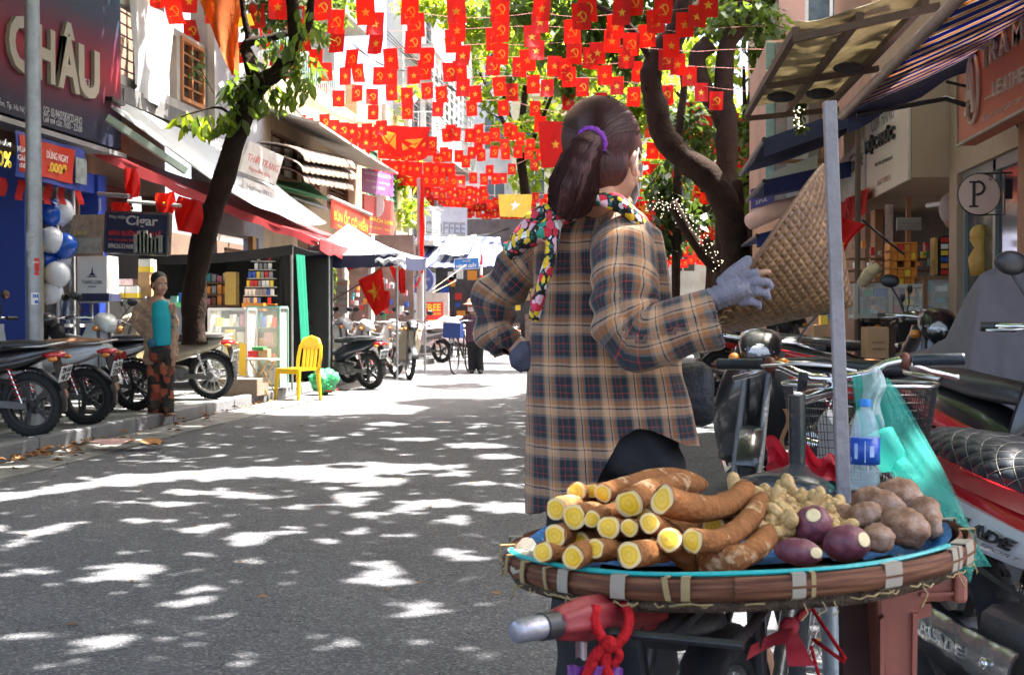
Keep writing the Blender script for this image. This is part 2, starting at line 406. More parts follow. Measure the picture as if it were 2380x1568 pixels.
# ================================================================ left side of the street
def panel(b, bl, br, tl, th=.03):
 bl, br, tl = V_(bl), V_(br), V_(tl); n = (br-bl).cross(tl-bl).normalized(); tr = br+tl-bl
 b.prism([bl, br, tr, tl], -n*th); return b
def sign(name, label, bl, br, tl, m, cat='sign', th=.03, frame=None, fw=.02, texts=(), group=None, extra=None):
 """texts: (body, x0, y0, x1, y1, material, bold) in fractions of the panel, y up"""
 bl, br, tl = V_(bl), V_(br), V_(tl)
 t = thing(name, label, cat, (bl+br)/2, group); b = MB(); panel(b, bl, br, tl, th); o = b.build('panel', m, t)
 ex, ey = br-bl, tl-bl; n = ex.cross(ey).normalized()
 if frame:
  f = MB(); e1, e2 = ex.normalized()*fw, ey.normalized()*fw
  for (p, q) in ((bl, br), (tl, tl+ex), (bl, tl), (br, br+ey)):
   f.beam(p - n*th*.5, q - n*th*.5, fw, th+.012, up=n)
  f.build('frame', frame, t)
 bym = {}
 for q in texts:
  body, x0, y0, x1, y1, mm = q[:6]; bold = q[6] if len(q) > 6 else 0
  bym.setdefault(mm.name, (mm, MB()))
  put_text(bym[mm.name][1], body, bl+ex*x0+ey*y0, bl+ex*x1+ey*y0, bl+ex*x0+ey*y1, bold)
 for mm, b in bym.values(): b.build('lettering', mm, t)
 return t
def M_(n, c, r=.5, **k): return mat(n, c, r, **k)
P_white = M_('print_white', (.8,.8,.78), .5, var=.04, bump=0); P_black = M_('print_black', (.02,.02,.02), .5, bump=0)
P_red = M_('print_red', (.6,.03,.03), .5, var=.05, bump=0); P_yel = M_('print_yellow', (.85,.6,.05), .5, var=.05, bump=0)
P_blue = M_('print_blue', (.03,.1,.45), .5, var=.05, bump=0); P_org = M_('print_orange', (.75,.28,.04), .5, var=.05, bump=0)
P_grn = M_('print_green', (.05,.3,.1), .5, var=.05, bump=0)
XF = -7.25
t = thing('shop_building', 'shop house at far left with blue pillars under a big gradient sign', 'building', (XF, 12, 0))
b = MB(); wall_panel(b, XF-.15, 6, 16.25, 0, 10, .3, holes=((6.6, 15.7, .1, 3.0),)); b.build('wall', M_pink, t)
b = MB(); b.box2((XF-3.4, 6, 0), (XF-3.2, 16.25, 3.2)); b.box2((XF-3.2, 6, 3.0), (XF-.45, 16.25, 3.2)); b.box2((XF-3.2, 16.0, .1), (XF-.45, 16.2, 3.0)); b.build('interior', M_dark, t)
b = MB(); b.box2((XF-.2, 13.75, .1), (XF+.12, 14.15, 3.0)); b.box2((XF-.2, 15.75, .1), (XF+.1, 16.0, 3.0)); b.box2((XF-.2,14.15,2.75),(XF+.05,15.75,3.0)); b.build('pillar', M_blue, t)
b = MB()
for y in (14.5, 14.95, 15.4): b.box2((XF-.1, y-.02, .1), (XF-.06, y+.02, 2.75))
b.box2((XF-.1,14.15,1.0),(XF-.06,15.75,1.04)); b.build('door_frame', M_white, t)
b = MB(); b.box2((XF-.09,14.52,.1),(XF-.08,14.93,2.75)); b.box2((XF-.09,14.97,.1),(XF-.08,15.38,2.75)); b.build('pane', M_win, t)
sign('shop_sign', 'narrow yellow menu strip beside the blue pillar at far left', (XF+.0,14.25,.9),(XF+.0,14.45,.9),(XF+.0,14.25,2.0), M_('menu_yellow',(.5,.33,.05)), th=.02, texts=[('MENU',.15,.82,.85,.92,P_blue),('TL',.15,.3,.85,.45,P_blue)])
mg = bpy.data.materials.new('gradient_panel'); mg.use_nodes = True; N, L, bb = nodes_of(mg)
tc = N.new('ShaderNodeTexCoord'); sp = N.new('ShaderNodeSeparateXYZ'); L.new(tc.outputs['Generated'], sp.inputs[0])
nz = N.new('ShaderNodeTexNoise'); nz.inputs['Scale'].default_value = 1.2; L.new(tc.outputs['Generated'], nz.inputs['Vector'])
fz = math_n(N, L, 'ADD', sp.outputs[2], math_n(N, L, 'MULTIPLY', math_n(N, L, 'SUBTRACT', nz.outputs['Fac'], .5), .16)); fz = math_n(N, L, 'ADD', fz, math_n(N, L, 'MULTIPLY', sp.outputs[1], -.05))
rp = ramp(N, [(0, (.018,.022,.045)), (.06, (.03,.018,.04)), (.14, (.12,.018,.035)), (.24, (.26,.018,.03)), (.36, (.12,.02,.045)), (.46, (.03,.045,.08)), (.6, (.022,.06,.095)), (1, (.018,.05,.08))], 'LINEAR')  # panel colour runs navy, red, then blue from bottom to top
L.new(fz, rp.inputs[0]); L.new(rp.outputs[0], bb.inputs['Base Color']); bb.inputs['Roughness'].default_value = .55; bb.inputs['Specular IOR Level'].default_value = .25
XS = XF+.22; y0, y1 = 9.5, 16.2; zb = onX(210,326,XS).z
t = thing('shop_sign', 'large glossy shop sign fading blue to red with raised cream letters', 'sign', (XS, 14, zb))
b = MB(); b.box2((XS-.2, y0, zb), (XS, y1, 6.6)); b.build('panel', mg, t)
M_let = M_('letter_cream', (.36,.34,.27), .4, var=.08)
def px_para(u0,vb0,u1,vb1,vt0,X): # bottom-left px, bottom-right px, top-left px on plane X
 return onX(u0,vb0,X), onX(u1,vb1,X), onX(u0,vt0,X)
for ch, u0, u1 in (('C', 10, 66), ('H', 76, 118), ('U', 173, 222)):
 a = onX(u0, 0, XS); c = onX(u1, 0, XS); zl = onX(14, 158, XS).z; zt = onX(14, 24, XS).z
 lettering(ch, (XS, a.y, zl), (XS, c.y, zl), (XS, a.y, zt), M_let, t, bold=.035, ext=.05, name='letter')
a = onX(125,0,XS); c = onX(176,0,XS); lettering('Â', (XS, a.y, zl), (XS, c.y, zl), (XS, a.y, zl+(zt-zl)*1.3), M_let, t, bold=.035, ext=.05, name='letter')
b = MB()
for s, u0, v0, u1, v1, h in (('553',188,198,208,203,17),('ếm, Tp. Hà Nội',-4,248,60,268,22),('SGP: 03-9442/SKHCD-HNO',100,266,190,292,20),('Giờ mở cửa: 7h00 - 22h00',100,283,190,309,19)):
 put_text(b, s, onX(u0,v0,XS), onX(u1,v1,XS), onX(u0,v0-h,XS), .0)
b.build('lettering', M_('soft_print',(.5,.5,.52)), t)
one('sign_bracket', lambda b: b.box2((XF-.0, 8, zb-.12), (XF+.3, 16.2, zb-.06)), M_galv, 'pale metal rail under the big gradient shop sign', 'rail')
XB = XF+.3
def px(u,v,X=XB): return onX(u,v,X)
zb0 = px(0,402).z; zb1 = px(0,292).z; ya, yb = 13.2, px(196,440).y
t = thing('promo_banner', 'red and blue promotional banner with price figures under the big sign', 'banner', (XB, (ya+yb)/2, zb0))
b = MB(); b.slab(lambda u,v: V_((XB+.012*sin(u*17)+.02*sin(u*5+v*3), ya+(yb-ya)*u, zb0+(zb1-zb0)*v)), 24, 6, V_((-.006,0,0))); b.build('cloth', M_('banner_blue',(.03,.07,.33),.45,bump=.2,bscale=8), t, smooth=60)
b = MB(); b.slab(lambda u,v: V_((XB+.016+.012*sin(u*14.5)+.02*sin(u*4.3+v*3), ya+.05+(px(165,0).y-ya-.05)*u, zb0+.06+(zb1-zb0-.1)*v)), 20, 6, V_((-.004,0,0))); b.build('print', M_('banner_red',(.6,.04,.02),.4,bump=.2,bscale=8), t, smooth=60)
b = MB(); b2 = MB(); X2 = XB+.05
for s,u0,v0,u1,v1,h in (('PHẨM',-6,335,24,342,16),('MUA CỔ',40,352,74,360,22),('Giảm',40,371,72,378,14),('đến',44,388,66,393,13),('DÙNG NGAY',108,367,158,380,22)):
 put_text(b, s, onX(u0,v0,X2), onX(u1,v1,X2), onX(u0,v0-h,X2), .01)
for s,u0,v0,u1,v1,h in (('0%',-6,385,26,392,38),('.000Đ',112,398,156,408,24)):
 put_text(b2, s, onX(u0,v0,X2), onX(u1,v1,X2), onX(u0,v0-h,X2), .02)
b.build('lettering', P_white, t); b2.build('lettering', P_yel, t)
pq = [(168,0),(194,0)]; yA, yB = px(168,0).y, px(193,0).y
b = MB(); b.box2((XB+.02, yA, zb0+.08), (XB+.035, yB, zb1-.12)); b.build('picture', M_('banner_photo',(.25,.3,.3),.4,var=1.0,scale=9), t)
for i,(u,h) in enumerate(((5,40),(47,45),(112,48),(145,45),(185,40))):
 p = onX(u, 412+u*.14, XF+.2); w_ = .085
 one('pennant', lambda b: b.slab(lambda a,c: p+V_((.02*sin(c*4+i), (a-.5)*w_*2, -c*h/200)), 3, 5, V_((-.003,0,0))), M_red, 'small plain red pennant hanging below the promotional banner', 'flag', 'pennants below the promotional banner')
M_bw = M_('balloon_white', (.72,.74,.8), .25, var=.03, coat=.4, bump=0); M_bb = M_('balloon_blue', (.01,.1,.55), .25, var=.03, coat=.4, bump=0)
bal = [(55,485,26,1,0),(112,492,33,1,1),(140,490,32,0,2),(48,520,32,0,0),(42,548,30,1,2),(118,557,32,0,0),(150,570,31,1,1),(50,598,31,0,0),(56,590,34,1,2),(108,603,30,1,1),(140,598,26,0,2),(50,640,31,0,0),(132,637,32,0,0),(120,678,28,0,0)]
for k,(u,v,r,blue,dz) in enumerate(bal):
 Y = 14.6+.12*dz; c = at(u, v, Y); rr_ = r*Y/FPX
 b = MB(); b.lathe([(.001,-1.22*rr_),(.12*rr_,-1.18*rr_),(.06*rr_,-1.1*rr_)]+[(rr_*sin(a)*(1 if a<PI/2 else 1), (-cos(a))*rr_*(1.1 if a<PI/2 else 1)) for a in [PI*i/12 for i in range(1,12)]]+[(.001,rr_)], 18, Matrix.Translation(c) @ Euler((ru(-.5,.5),ru(-.5,.5),0)).to_matrix().to_4x4())
 bc_ = globals().setdefault('bc_',[0,0]); bc_[blue] += 1; o_n = 'first second third fourth fifth sixth seventh eighth ninth tenth'.split()[bc_[blue]-1]
 b.build('balloon', M_bb if blue else M_bw, None, 180, o_n+(' blue' if blue else ' white')+' balloon from the top of the column by the lamp post', 'balloon', ('blue' if blue else 'white')+' balloons in the column', loc=c)
one('balloon_stand', lambda b: (b.tube([at(85,760,14.75), at(85,470,14.75)], .02, 6)), M_white, 'thin white pole carrying the balloon column', 'pole')
PX = at(82, 840, 11.0)
t = thing('lamp_post', 'galvanised round lamp post with peeling stickers beside parked motorbikes', 'lamp post', (PX.x, PX.y, .1))
b = MB(); b.tube([(PX.x,PX.y,.1),(PX.x-.005,PX.y,3.0),(PX.x-.03,PX.y,7.5)], [.078,.07,.06], 20); b.tube([(PX.x,PX.y,.1),(PX.x,PX.y,.14)], .16, 16); b.build('pole', M_galv, t, smooth=40)
def sticker(u0,u1,v0,v1,m,name='sticker',txt=None):
 z1, z0 = at(82,v0,11).z, at(82,v1,11).z; a0 = (u0-82)/20; a1 = (u1-82)/20; b = MB()
 b.grid(lambda a,c: V_((PX.x-.005+.0765*sin(a0+(a1-a0)*a), PX.y-.0765*cos(a0+(a1-a0)*a), z0+(z1-z0)*c)), 6, 2); b.build(name, m, t)
M_st = M_('sticker_paper',(.5,.5,.5),.7,var=.5,scale=40); sticker(70,92,540,585,M_st); sticker(92,104,600,640,P_red); sticker(90,104,608,612,P_white,'print'); sticker(92,104,630,634,P_white,'print'); sticker(84,104,680,708,P_white); sticker(88,100,684,692,P_blue,'print'); sticker(92,102,698,705,P_blue,'print'); sticker(74,84,600,620,M_st)
t = thing('balcony_house', 'old house with a weathered concrete balcony and grilled windows', 'building', (XF, 18.2, 0))
XW = XF-.75
b = MB(); wall_panel(b, XW, 16.25, 20.2, 0, 10, .25, holes=((16.7,19.8,.1,3.1),)); b.build('wall', M_pink, t)
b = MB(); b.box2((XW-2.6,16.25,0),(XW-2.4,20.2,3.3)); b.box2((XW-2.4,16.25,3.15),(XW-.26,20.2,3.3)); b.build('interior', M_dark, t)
b = MB(); b.box2((XW, 16.26, 4.12), (XF+.02, 20.2, 4.36)); b.box2((XW+.1,16.26,4.36),(XF-.08,16.36,4.6)); bo = b.build('balcony', M_conc, t)
b = MB(); b.box2((XF-.14, 16.28, 4.36), (XF-.04, 20.2, 4.52)); b.box2((XF-.14,16.28,5.5),(XF-.04,20.2,5.62))
for y in (17.55, 18.95, 20.12): b.box2((XF-.15, y-.07, 4.52), (XF-.03, y+.07, 5.5))
b.build('parapet', M_offw, bo)
bw = MB(); bw.box2((XF-.10,17.62,4.52),(XF-.08,18.88,5.5));
b = MB()
for k in range(6): b.tube([(XF-.09,16.3,4.62+.16*k),(XF-.09,17.48,4.62+.16*k)], .012, 6)
for k in range(5): b.tube([(XF-.09,16.42+.24*k,4.52),(XF-.09,16.42+.24*k,5.5)], .01, 6)
b.build('grille', M_galv, bo)
for k,(y,h,mm) in enumerate(((16.5,.6,'cl_teal'),(16.85,.75,'cl_grey'),(17.2,.55,'cl_white'))):
 one('hanging_laundry', lambda b: b.slab(lambda u,v: V_((XF-.3+.03*sin(u*9+k), y+(u-.5)*.3, 5.45-v*h)), 6, 5, V_((-.01,0,0))), M_(mm, ((.05,.35,.4),(.25,.27,.3),(.7,.72,.75))[k], .8), ('teal','grey','white')[k]+' cloth drying behind the balcony grille', 'laundry')
Xs = XF+.03
sheet_pts = [onX(300,-30,Xs), onX(305,195,Xs), onX(390,272,Xs), onX(412,60,Xs)]
A, B_, C_, D_ = sheet_pts
b = MB(); b.slab(lambda u,v: (A*(1-u)+D_*u)*(1-v)+(B_*(1-u)+C_*u)*v + V_((.05*sin(u*11+v*2)*(.3+v)+.03*sin(u*23), 0, -.03*sin(u*PI)*v)), 24, 12, V_((-.006,0,0)))
b.build('hanging_sheet', M_('sheet_cloth',(.5,.5,.49),.85,var=.08,dirt=.35,bump=.1), None, 60, 'large off-white cloth sheet hung over the balcony front', 'cloth', loc=(B_+C_)/2)
wd = window_x(t, XF-.02, 19.05, 20.05, 4.55, 5.55, M_('orange_wood',(.5,.2,.07),.6), 1*-1, bars=4)
b = MB()
for i in range(60):
 p = V_((XF+.05+ru(0,.08), ru(19.2,19.85), ru(4.9,5.4))); d = V_((ru(-.03,.03),ru(-.05,.05),ru(-.05,.02))); e = V_((.02,-d.z,d.y))
 b.add([p, p+d+e*.6, p+d*2, p+d-e*.6], ((0,1,2,3),))
M_leafb = M_('leaf_bright',(.11,.22,.025),.5,var=.4,scale=3,trans=.45,bump=0)
b.build('window_plant', M_leafb, None, 0, 'bright green creeper growing through the grilled balcony window', 'plant', loc=(XF+.08,19.5,4.9))
sign('shop_sign', 'faded orange shop board with pale lettering under the balcony', onX(212,352,XF+.05), onX(300,384,XF+.05), onX(212,252,XF+.05), M_('orange_board',(.5,.17,.08),.5,dirt=.3), texts=[('CIGAR',.45,.28,.95,.48,M_('faded_print',(.6,.35,.2)))])
one('floodlight', lambda b: (b.box2(onX(268,236,XF+.3)-V_((.05,.2,.03)), onX(268,236,XF+.3)+V_((.05,.2,.03))), b.tube([onX(270,236,XF+.25), onX(270,205,XF+.0)], .015,6), b.tube([onX(288,240,XF+.25), onX(288,205,XF+.0)], .015,6), b.tube([onX(270,205,XF+.0), onX(288,205,XF+.0)], .015,6)), M_black, 'black bracket lamp under the concrete balcony', 'lamp')
b = MB()
for k in range(16): b.box2((XF-.6, 16.35, 2.1+.06*k), (XF-.56+.015*(k%2), 18.4, 2.152+.06*k))
b.build('rolling_shutter', M_('shutter_red',(.3,.08,.06),.6), t, kind='stuff')
t = thing('grey_house', 'narrow house with a blank grey plaster side', 'building', (XF, 21.6, 0))
b = MB(); wall_panel(b, XF, 20.2, 23.2, 0, 10, .3, holes=((20.6,22.9,.1,2.6),)); b.build('wall', M_greyw, t)
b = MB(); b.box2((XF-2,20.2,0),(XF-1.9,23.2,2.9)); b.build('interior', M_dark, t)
b = MB(); b.box2((XF,20.18,2.9),(XF+.12,20.32,10)); b.build('corner_strip', M_whitew, t)
one('hanging_cable', lambda b: b.tube([onX(462,150,XF+.1)+(onX(560,300,XF+.1)-onX(462,150,XF+.1))*k/8-V_((0,0,.12*sin(PI*k/8))) for k in range(9)], .008, 5), M_black, 'thin black cable sagging across the grey wall', 'cable')
t = thing('beige_house', 'beige old house with wooden window frames and a pent roof', 'building', (XF, 27, 0))
b = MB(); wall_panel(b, XF, 23.2, 31, 0, 6.2, .3, holes=((23.6,30.6,.1,2.5),(23.7,25.5,3.9,4.75),(25.9,27.3,3.9,4.75),(28,30,3.6,4.6))); b.build('wall', M_cream, t)
b = MB(); b.box2((XF-2.2,23.2,0),(XF-2.1,31,2.8)); b.build('interior', M_('shop_back',(.2,.13,.09),.9,var=.4,scale=3), t)
window_x(t, XF, 23.7, 25.5, 3.9, 4.75, M_wood, pane=M_('pale_pane',(.45,.45,.38),.4))
window_x(t, XF, 25.9, 27.3, 3.9, 4.75, M_wood, bars=5, slats=7); window_x(t, XF, 28, 30, 3.6, 4.6, M_wood, slats=9)
P = [onX(600,262,XF+.05), onX(760,345,XF+.05), V_((-6.0,31.5,4.45)), V_((-6.0,23.6,4.75))]
sheet_roof('pent_roof', 'thin white edged pent roof over the beige house windows', (V_((XF,23.2,5.15)),V_((XF,31,5.0)),V_((-6.2,31,4.75)),V_((-6.2,23.4,4.85))), M_offw, 'roof', th=.05, sag=.02)
M_tin = M_('old_tin',(.24,.19,.15),.6,metal=.3,var=.3,scale=4,dirt=.6)
for k,(v,uu0,uu1) in enumerate(((352,665,790),(378,660,795),(402,665,785))):
 Yk = 24.5+.15*k; a = onX(uu0,v,-6.55); c = onX(uu1,v+22,-6.55)
 b = MB(); b.slab(lambda u,w_: V_((-6.2-.45*(1-cos(PI*w_*.5))*2, a.y+(c.y-a.y)*u, a.z+(c.z-a.z)*u-.16+.34*sin(PI*w_*.5)+.012*sin(u*70))), 60, 8, .02)
 b.build('tin_canopy', M_tin, None, 60, ('upper','middle','lower')[k]+' curved rusty tin canopy on the beige house', 'canopy', 'stacked tin canopies', loc=(a+c)/2)
sign('shop_sign', 'tilted faded white sign with reddish letters between the awnings', onX(556,398,-6.35), onX(640,430,-6.2), onX(580,328,-6.35), M_offw, texts=[('THỜI TRANG',.08,.4,.95,.72,M_('faded_red',(.45,.12,.1))),('Nguyễn Siêu',.2,.12,.8,.3,M_('faded_red',(.45,.12,.1)))], th=.05)
sign('shop_sign', 'small pale sign with dark print below the tilted white sign', onX(566,445,-6.1), onX(638,472,-6.1), onX(566,412,-6.1), M_whitew, texts=[('Hotline 0912',.1,.3,.9,.7,M_('grey_print',(.2,.2,.22)))])
b = MB()
for k in range(22): b.box2((XF+.02, 20.9, .9+.065*k), (XF+.05+.012*(k%2), 22.2, .957+.065*k))
b.build('rolling_shutter', M_('shutter_brown',(.45,.24,.14),.6), bpy.data.objects['grey_house'], kind='stuff')
b = MB(); b.box2((XF,22.25,.1),(XF+.1,22.45,2.6)); b.build('door_post', M_ochre, bpy.data.objects['grey_house'])
b = MB(); arc = [(22.5,.9),(23.1,.9)]; n_ = 10
pts = [V_((XF+.08, 22.55, 1.2)), V_((XF+.08, 23.15, 1.2))] + [V_((XF+.08, 22.85+.3*cos(PI*k/n_), 2.0+.35*sin(PI*k/n_))) for k in range(n_+1)]
b.prism(pts, (-.05,0,0)); b.build('arched_shutter', M_ochre, bpy.data.objects['grey_house'])
t = thing('ochre_house', 'ochre painted house front with white pilaster', 'building', (XF, 34, 0))
b = MB(); wall_panel(b, XF, 31, 37.5, 0, 7.0, .3, holes=((31.4,36.9,.1,2.5),(32,33.4,4.2,5.6),(34.6,36,4.2,5.6))); b.build('wall', M_('soft_yellow',(.5,.37,.19),.85,dirt=.3), t)
b = MB(); b.box2((XF,34.0,2.7),(XF+.12,34.4,7)); b.box2((XF,37.2,0),(XF+.15,37.6,7.2)); b.build('pilaster', M_whitew, t)
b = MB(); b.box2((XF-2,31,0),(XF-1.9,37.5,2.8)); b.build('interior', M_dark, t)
window_x(t, XF, 32, 33.4, 4.2, 5.6, M_green if 0 else M_('green_frame',(.1,.25,.15),.6), slats=8); window_x(t, XF, 34.6, 36, 4.2, 5.6, M_('green_frame',(.1,.25,.15),.6), slats=8)
t = thing('tall_white_house', 'tall white townhouse with barred balconies on every floor', 'building', (XF, 43, 0))
b = MB(); hs = [(38.2+3.2*j, 40.4+3.2*j, 3.6+3.0*i, 5.4+3.0*i) for i in range(4) for j in range(3)]
wall_panel(b, XF-.1, 37.5, 48, 0, 17, .3, holes=[(38,47.5,.1,2.7)]+hs); b.build('wall', M_whitew, t)
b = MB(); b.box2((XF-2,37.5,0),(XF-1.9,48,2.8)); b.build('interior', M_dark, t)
for h in hs: window_x(t, XF-.1, *h, M_greyw, bars=3)
for i in range(4):
 balcony(t, XF-.1, 37.8, 47.7, 3.45+3.0*i, .9, M_whitew, M_white, n=48)
 b = MB()
 for k in range(9): b.box2((XF+.70, 38.2+k*1.02, 3.5+3*i), (XF+.76, 38.26+k*1.02, 6.2+3*i)); b.box2((XF+.7, 38, 3.7+3*i+.28*k), (XF+.73, 47.6, 3.73+3*i+.28*k))
 if i in (1,2): b.build('cage_grille', M_white, t)
t = thing('pale_green_house', 'pale house behind with green balcony slats and awnings', 'building', (-9.8, 33, 0))
b = MB(); wall_panel(b, -9.6, 27, 38, 0, 15, .3, holes=[(28+3*j,30+3*j,7+3*i,8.8+3*i) for i in range(2) for j in range(3)]); b.build('wall', M_whitew, t)
for i in range(2):
 for j in range(3): window_x(t, -9.6, 28+3*j, 30+3*j, 7+3*i, 8.8+3*i, M_('green_frame',(.1,.25,.15),.6), slats=9)
 balcony(t, -9.6, 27.5, 37.5, 6.8+3*i, 1.2, M_whitew, M_('mint_rail',(.45,.6,.55),.5), n=50)
M_pale = M_('pale_yellow',(.55,.47,.32),.85,var=.06,dirt=.15)
def end_house(name, label, x0, x1, Y, h, m, win, rows, z0=3.2, dz=3.1, wm=None, side=None):
 t = thing(name, label, 'building', ((x0+x1)/2, Y, 0)); b = MB(); n = win
 holes = []; wdt = (x1-x0)/n
 for i in range(rows):
  for j in range(n): holes.append((x0+wdt*(j+.25), x0+wdt*(j+.75), z0+dz*i, z0+dz*i+1.7))
 bb_ = MB(); wall_panel(bb_, 0, x0, x1, 0, h, .3, holes, side=1)
 b.add([(p[1], Y+p[0], p[2]) for p in bb_.v], [tuple(reversed(f)) for f in bb_.f]); b.build('wall', m, t)
 for hh in holes:
  f = MB(); tt = .07; a,c,e,g_ = hh
  f.box2((a,Y,e),(a+tt,Y+.1,g_)); f.box2((c-tt,Y,e),(c,Y+.1,g_)); f.box2((a+tt,Y,e),(c-tt,Y+.1,e+tt)); f.box2((a+tt,Y,g_-tt),(c-tt,Y+.1,g_)); f.box2(((a+c)/2-.03,Y,e+tt),((a+c)/2+.03,Y+.09,g_-tt))
  o = f.build('window', wm or M_offw, t); p = MB(); p.box2((a+tt,Y+.06,e+tt),(c-tt,Y+.075,g_-tt)); p.build('pane', M_win, o)
 b = MB(); b.box2((x0-.1,Y-.18,h),(x1+.1,Y+8,h+.25)); b.box2((x0,Y+.3,0),(x0+.25,Y+8,h)); b.box2((x1-.25,Y+.3,0),(x1,Y+8,h)); b.build('roof', m, t)
 return t
end_house('end_house', 'cream house closing the far end of the street', -6.2, -2.0, 58, 11.3, M_pale, 2, 3)
end_house('end_house', 'taller white house beside the cream one at the street end', -1.9, 3.0, 60, 13.2, M_whitew, 2, 4)
end_house('end_house', 'grey white block far behind the flags', -13, -6.4, 62, 22, M_whitew, 3, 6)
end_house('end_house', 'ochre shophouse at the far right end of the street', 3.1, 9, 50, 7.5, M_ochre, 2, 2)
ORDW = 'topmost second third fourth fifth sixth lowest'.split()
M_tarpw = M_('white_tarp',(.55,.58,.57),.5,var=.08,dirt=.25,trans=.25,bump=.2,bscale=6)
M_redaw = M_('red_awning',(.4,.03,.035),.6,var=.12,dirt=.25,trans=.2,bump=.15,bscale=10)
a = onX(215,215,XF+.05)
sheet_roof('tarp_awning', 'long white tarpaulin awning sloping down to the street from the balcony house', (a, V_((XF+.05,21.6,a.z+.1)), V_((-5.55,21.4,2.75)), onX(590,468,-5.6)), M_tarpw, sag=.10, wav=.06)
one('awning_beam', lambda b: b.beam(onX(246,272,XF+.3), onX(432,398,-6.2), .07, .09), M_('beam_green',(.25,.3,.25),.5,metal=.4), 'greenish metal beam carrying the white tarpaulin', 'beam')
c1 = onX(210,338,XF+.05); c2 = at(742,556,18.6)
P = (c1, V_((XF+.05,22.0,c1.z)), V_((-4.95,22.6,c2.z+.02)), c2)
aw = sheet_roof('red_awning', 'faded red awning with a scalloped valance above the kiosk', P, M_redaw, sag=.07, wav=.05)
b = MB()
def val(u,v):
 p = (c1*(1-u)+c2*u); return p+V_((.02*sin(u*30), -.012, .0-v*(.10+.03*abs(sin(u*22)))-.05*sin(PI*u)))
b.slab(val, 40, 3, V_((0,.006,0)))
def val2(u,v):
 p = c2*(1-u)+P[2]*u; return p+V_((.012+.015*sin(u*20),0,-v*(.16+.05*abs(sin(u*13)))-.04*sin(PI*u)))
b.slab(val2, 40, 3, V_((-.006,0,0))); b.build('valance', M_redaw, aw, smooth=60)
for k,(u0,v0,u1,v1,X,lab,mm) in enumerate(((548,402,762,462,-6.0,'white awning edged in bright green behind the red one','green_edge'),(600,432,760,485,-5.7,'dull green awning strip below the bright green one','dull_green'))):
 p0, p1 = at(u0,v0,21.5+k), at(u1,v1,25+k)
 b = MB(); b.slab(lambda u,v: p0*(1-u)+p1*u+V_((-.9*v, 1.6*v, .55*v-.04*sin(PI*u))), 14, 4, .03)
 b.build('green_awning', M_(mm, ((.05,.38,.16),(.16,.24,.12))[k], .6, trans=.2), None, 60, lab, 'awning', loc=(p0+p1)/2)
 one('awning_tube', lambda b: b.tube([p0, p1], .03, 8), M_('tube_green',(.04,.3,.12),.4) if k==0 else M_galv, ('bright green roller tube','grey roller tube')[k]+' at the front of the '+('upper','lower')[k]+' green awning', 'tube')
K0 = 17.2
b = MB(); A = at(382,612,K0); A.x = -7.0; Bc = at(655,556,K0)
M_blackt = M_('black_tarp',(.018,.018,.02),.75,var=.3,bump=.25,bscale=12)
t = thing('kiosk_tent', 'black tarpaulin kiosk tent with a green side curtain', 'tent', (-6, 18, .1))
b.slab(lambda u,v: V_((-7.15+2.2*u, K0+2.2*v, 2.02+.13*u-.05*sin(PI*u)-.04*sin(PI*v))), 10, 8, .01); b.build('roof', M_blackt, t, smooth=60)
b = MB(); b.slab(lambda u,v: V_((-7.15+2.2*u, K0+2.2+.03*sin(u*20), .15+1.9*v)), 24, 4, V_((0,.01,0))); b.slab(lambda u,v: V_((-7.12+.03*sin(u*20), K0-.2+2.3*u, .15+1.9*v)), 20, 4, V_((-.01,0,0))); b.build('back_wall', M_blackt, t, smooth=60)
b = MB(); b.slab(lambda u,v: V_((-7.15+2.2*u, K0-.01, 2.02+.13*u-.05*sin(PI*u)-.14*v)), 20, 3, V_((0,.008,0))); b.build('valance', M_blackt, t)
b = MB(); b.slab(lambda u,v: V_((-4.93+.07*v+.02*sin(u*16), K0+.1+.42*u, 2.02-1.3*v)), 12, 6, V_((-.006,0,0))); b.build('side_curtain', M_green, t, smooth=60)
b = MB(); b.slab(lambda u,v: V_((-5.16+.20*u, K0+.06+.02*sin(u*12), 2.12-1.75*v)), 8, 6, V_((0,.006,0))); b.build('front_curtain', M_blackt, t, smooth=60)
for x,y in ((-4.97,K0+.02),(-7.05,K0+.02),(-4.97,K0+2.1)): b = MB(); b.tube([(x,y,.1),(x,y,2.14)], .018, 8); b.build('tent_pole', M_galv, t)
G0, GX0, GX1 = 20.0, -5.75, -4.02
t = thing('gazebo', 'pop-up gazebo with white top and navy valance behind the kiosk', 'gazebo', (-4.9, 21, .1))
zt, zv = 2.2, 2.66; pk = V_((-4.85-.3, G0+1.3, 2.75))
cs = [V_((GX0,G0,zt)),V_((GX1,G0,zt-.03)),V_((GX1,G0+2.6,zt)),V_((GX0,G0+2.6,zt))]
b = MB()
for i in range(4):
 p, q = cs[i], cs[(i+1)%4]
 b.grid(lambda u,v: (p*(1-u)+q*u)*(1-v)+pk*v+V_((0,0,-.10*sin(PI*v)-.05*sin(PI*u)*(1-v))), 9, 7)
b.build('top', M_('gazebo_white',(.6,.6,.62),.6,var=.05,dirt=.3,trans=.2), t, smooth=60)
b = MB()
for i in (0,1,3):
 p, q = cs[i], cs[(i+1)%4]
 b.slab(lambda u,v: p*(1-u)+q*u+V_((0,-.01,-.21*v-.05*sin(PI*u)+.01*sin(u*40)*v)), 30, 3, V_((.004,.004,0)))
b.build('valance', M_navy, t, smooth=60)
for c in cs: b = MB(); b.tube([V_((c.x,c.y,.1)), c], .02, 8); b.build('leg', M_galv, t)
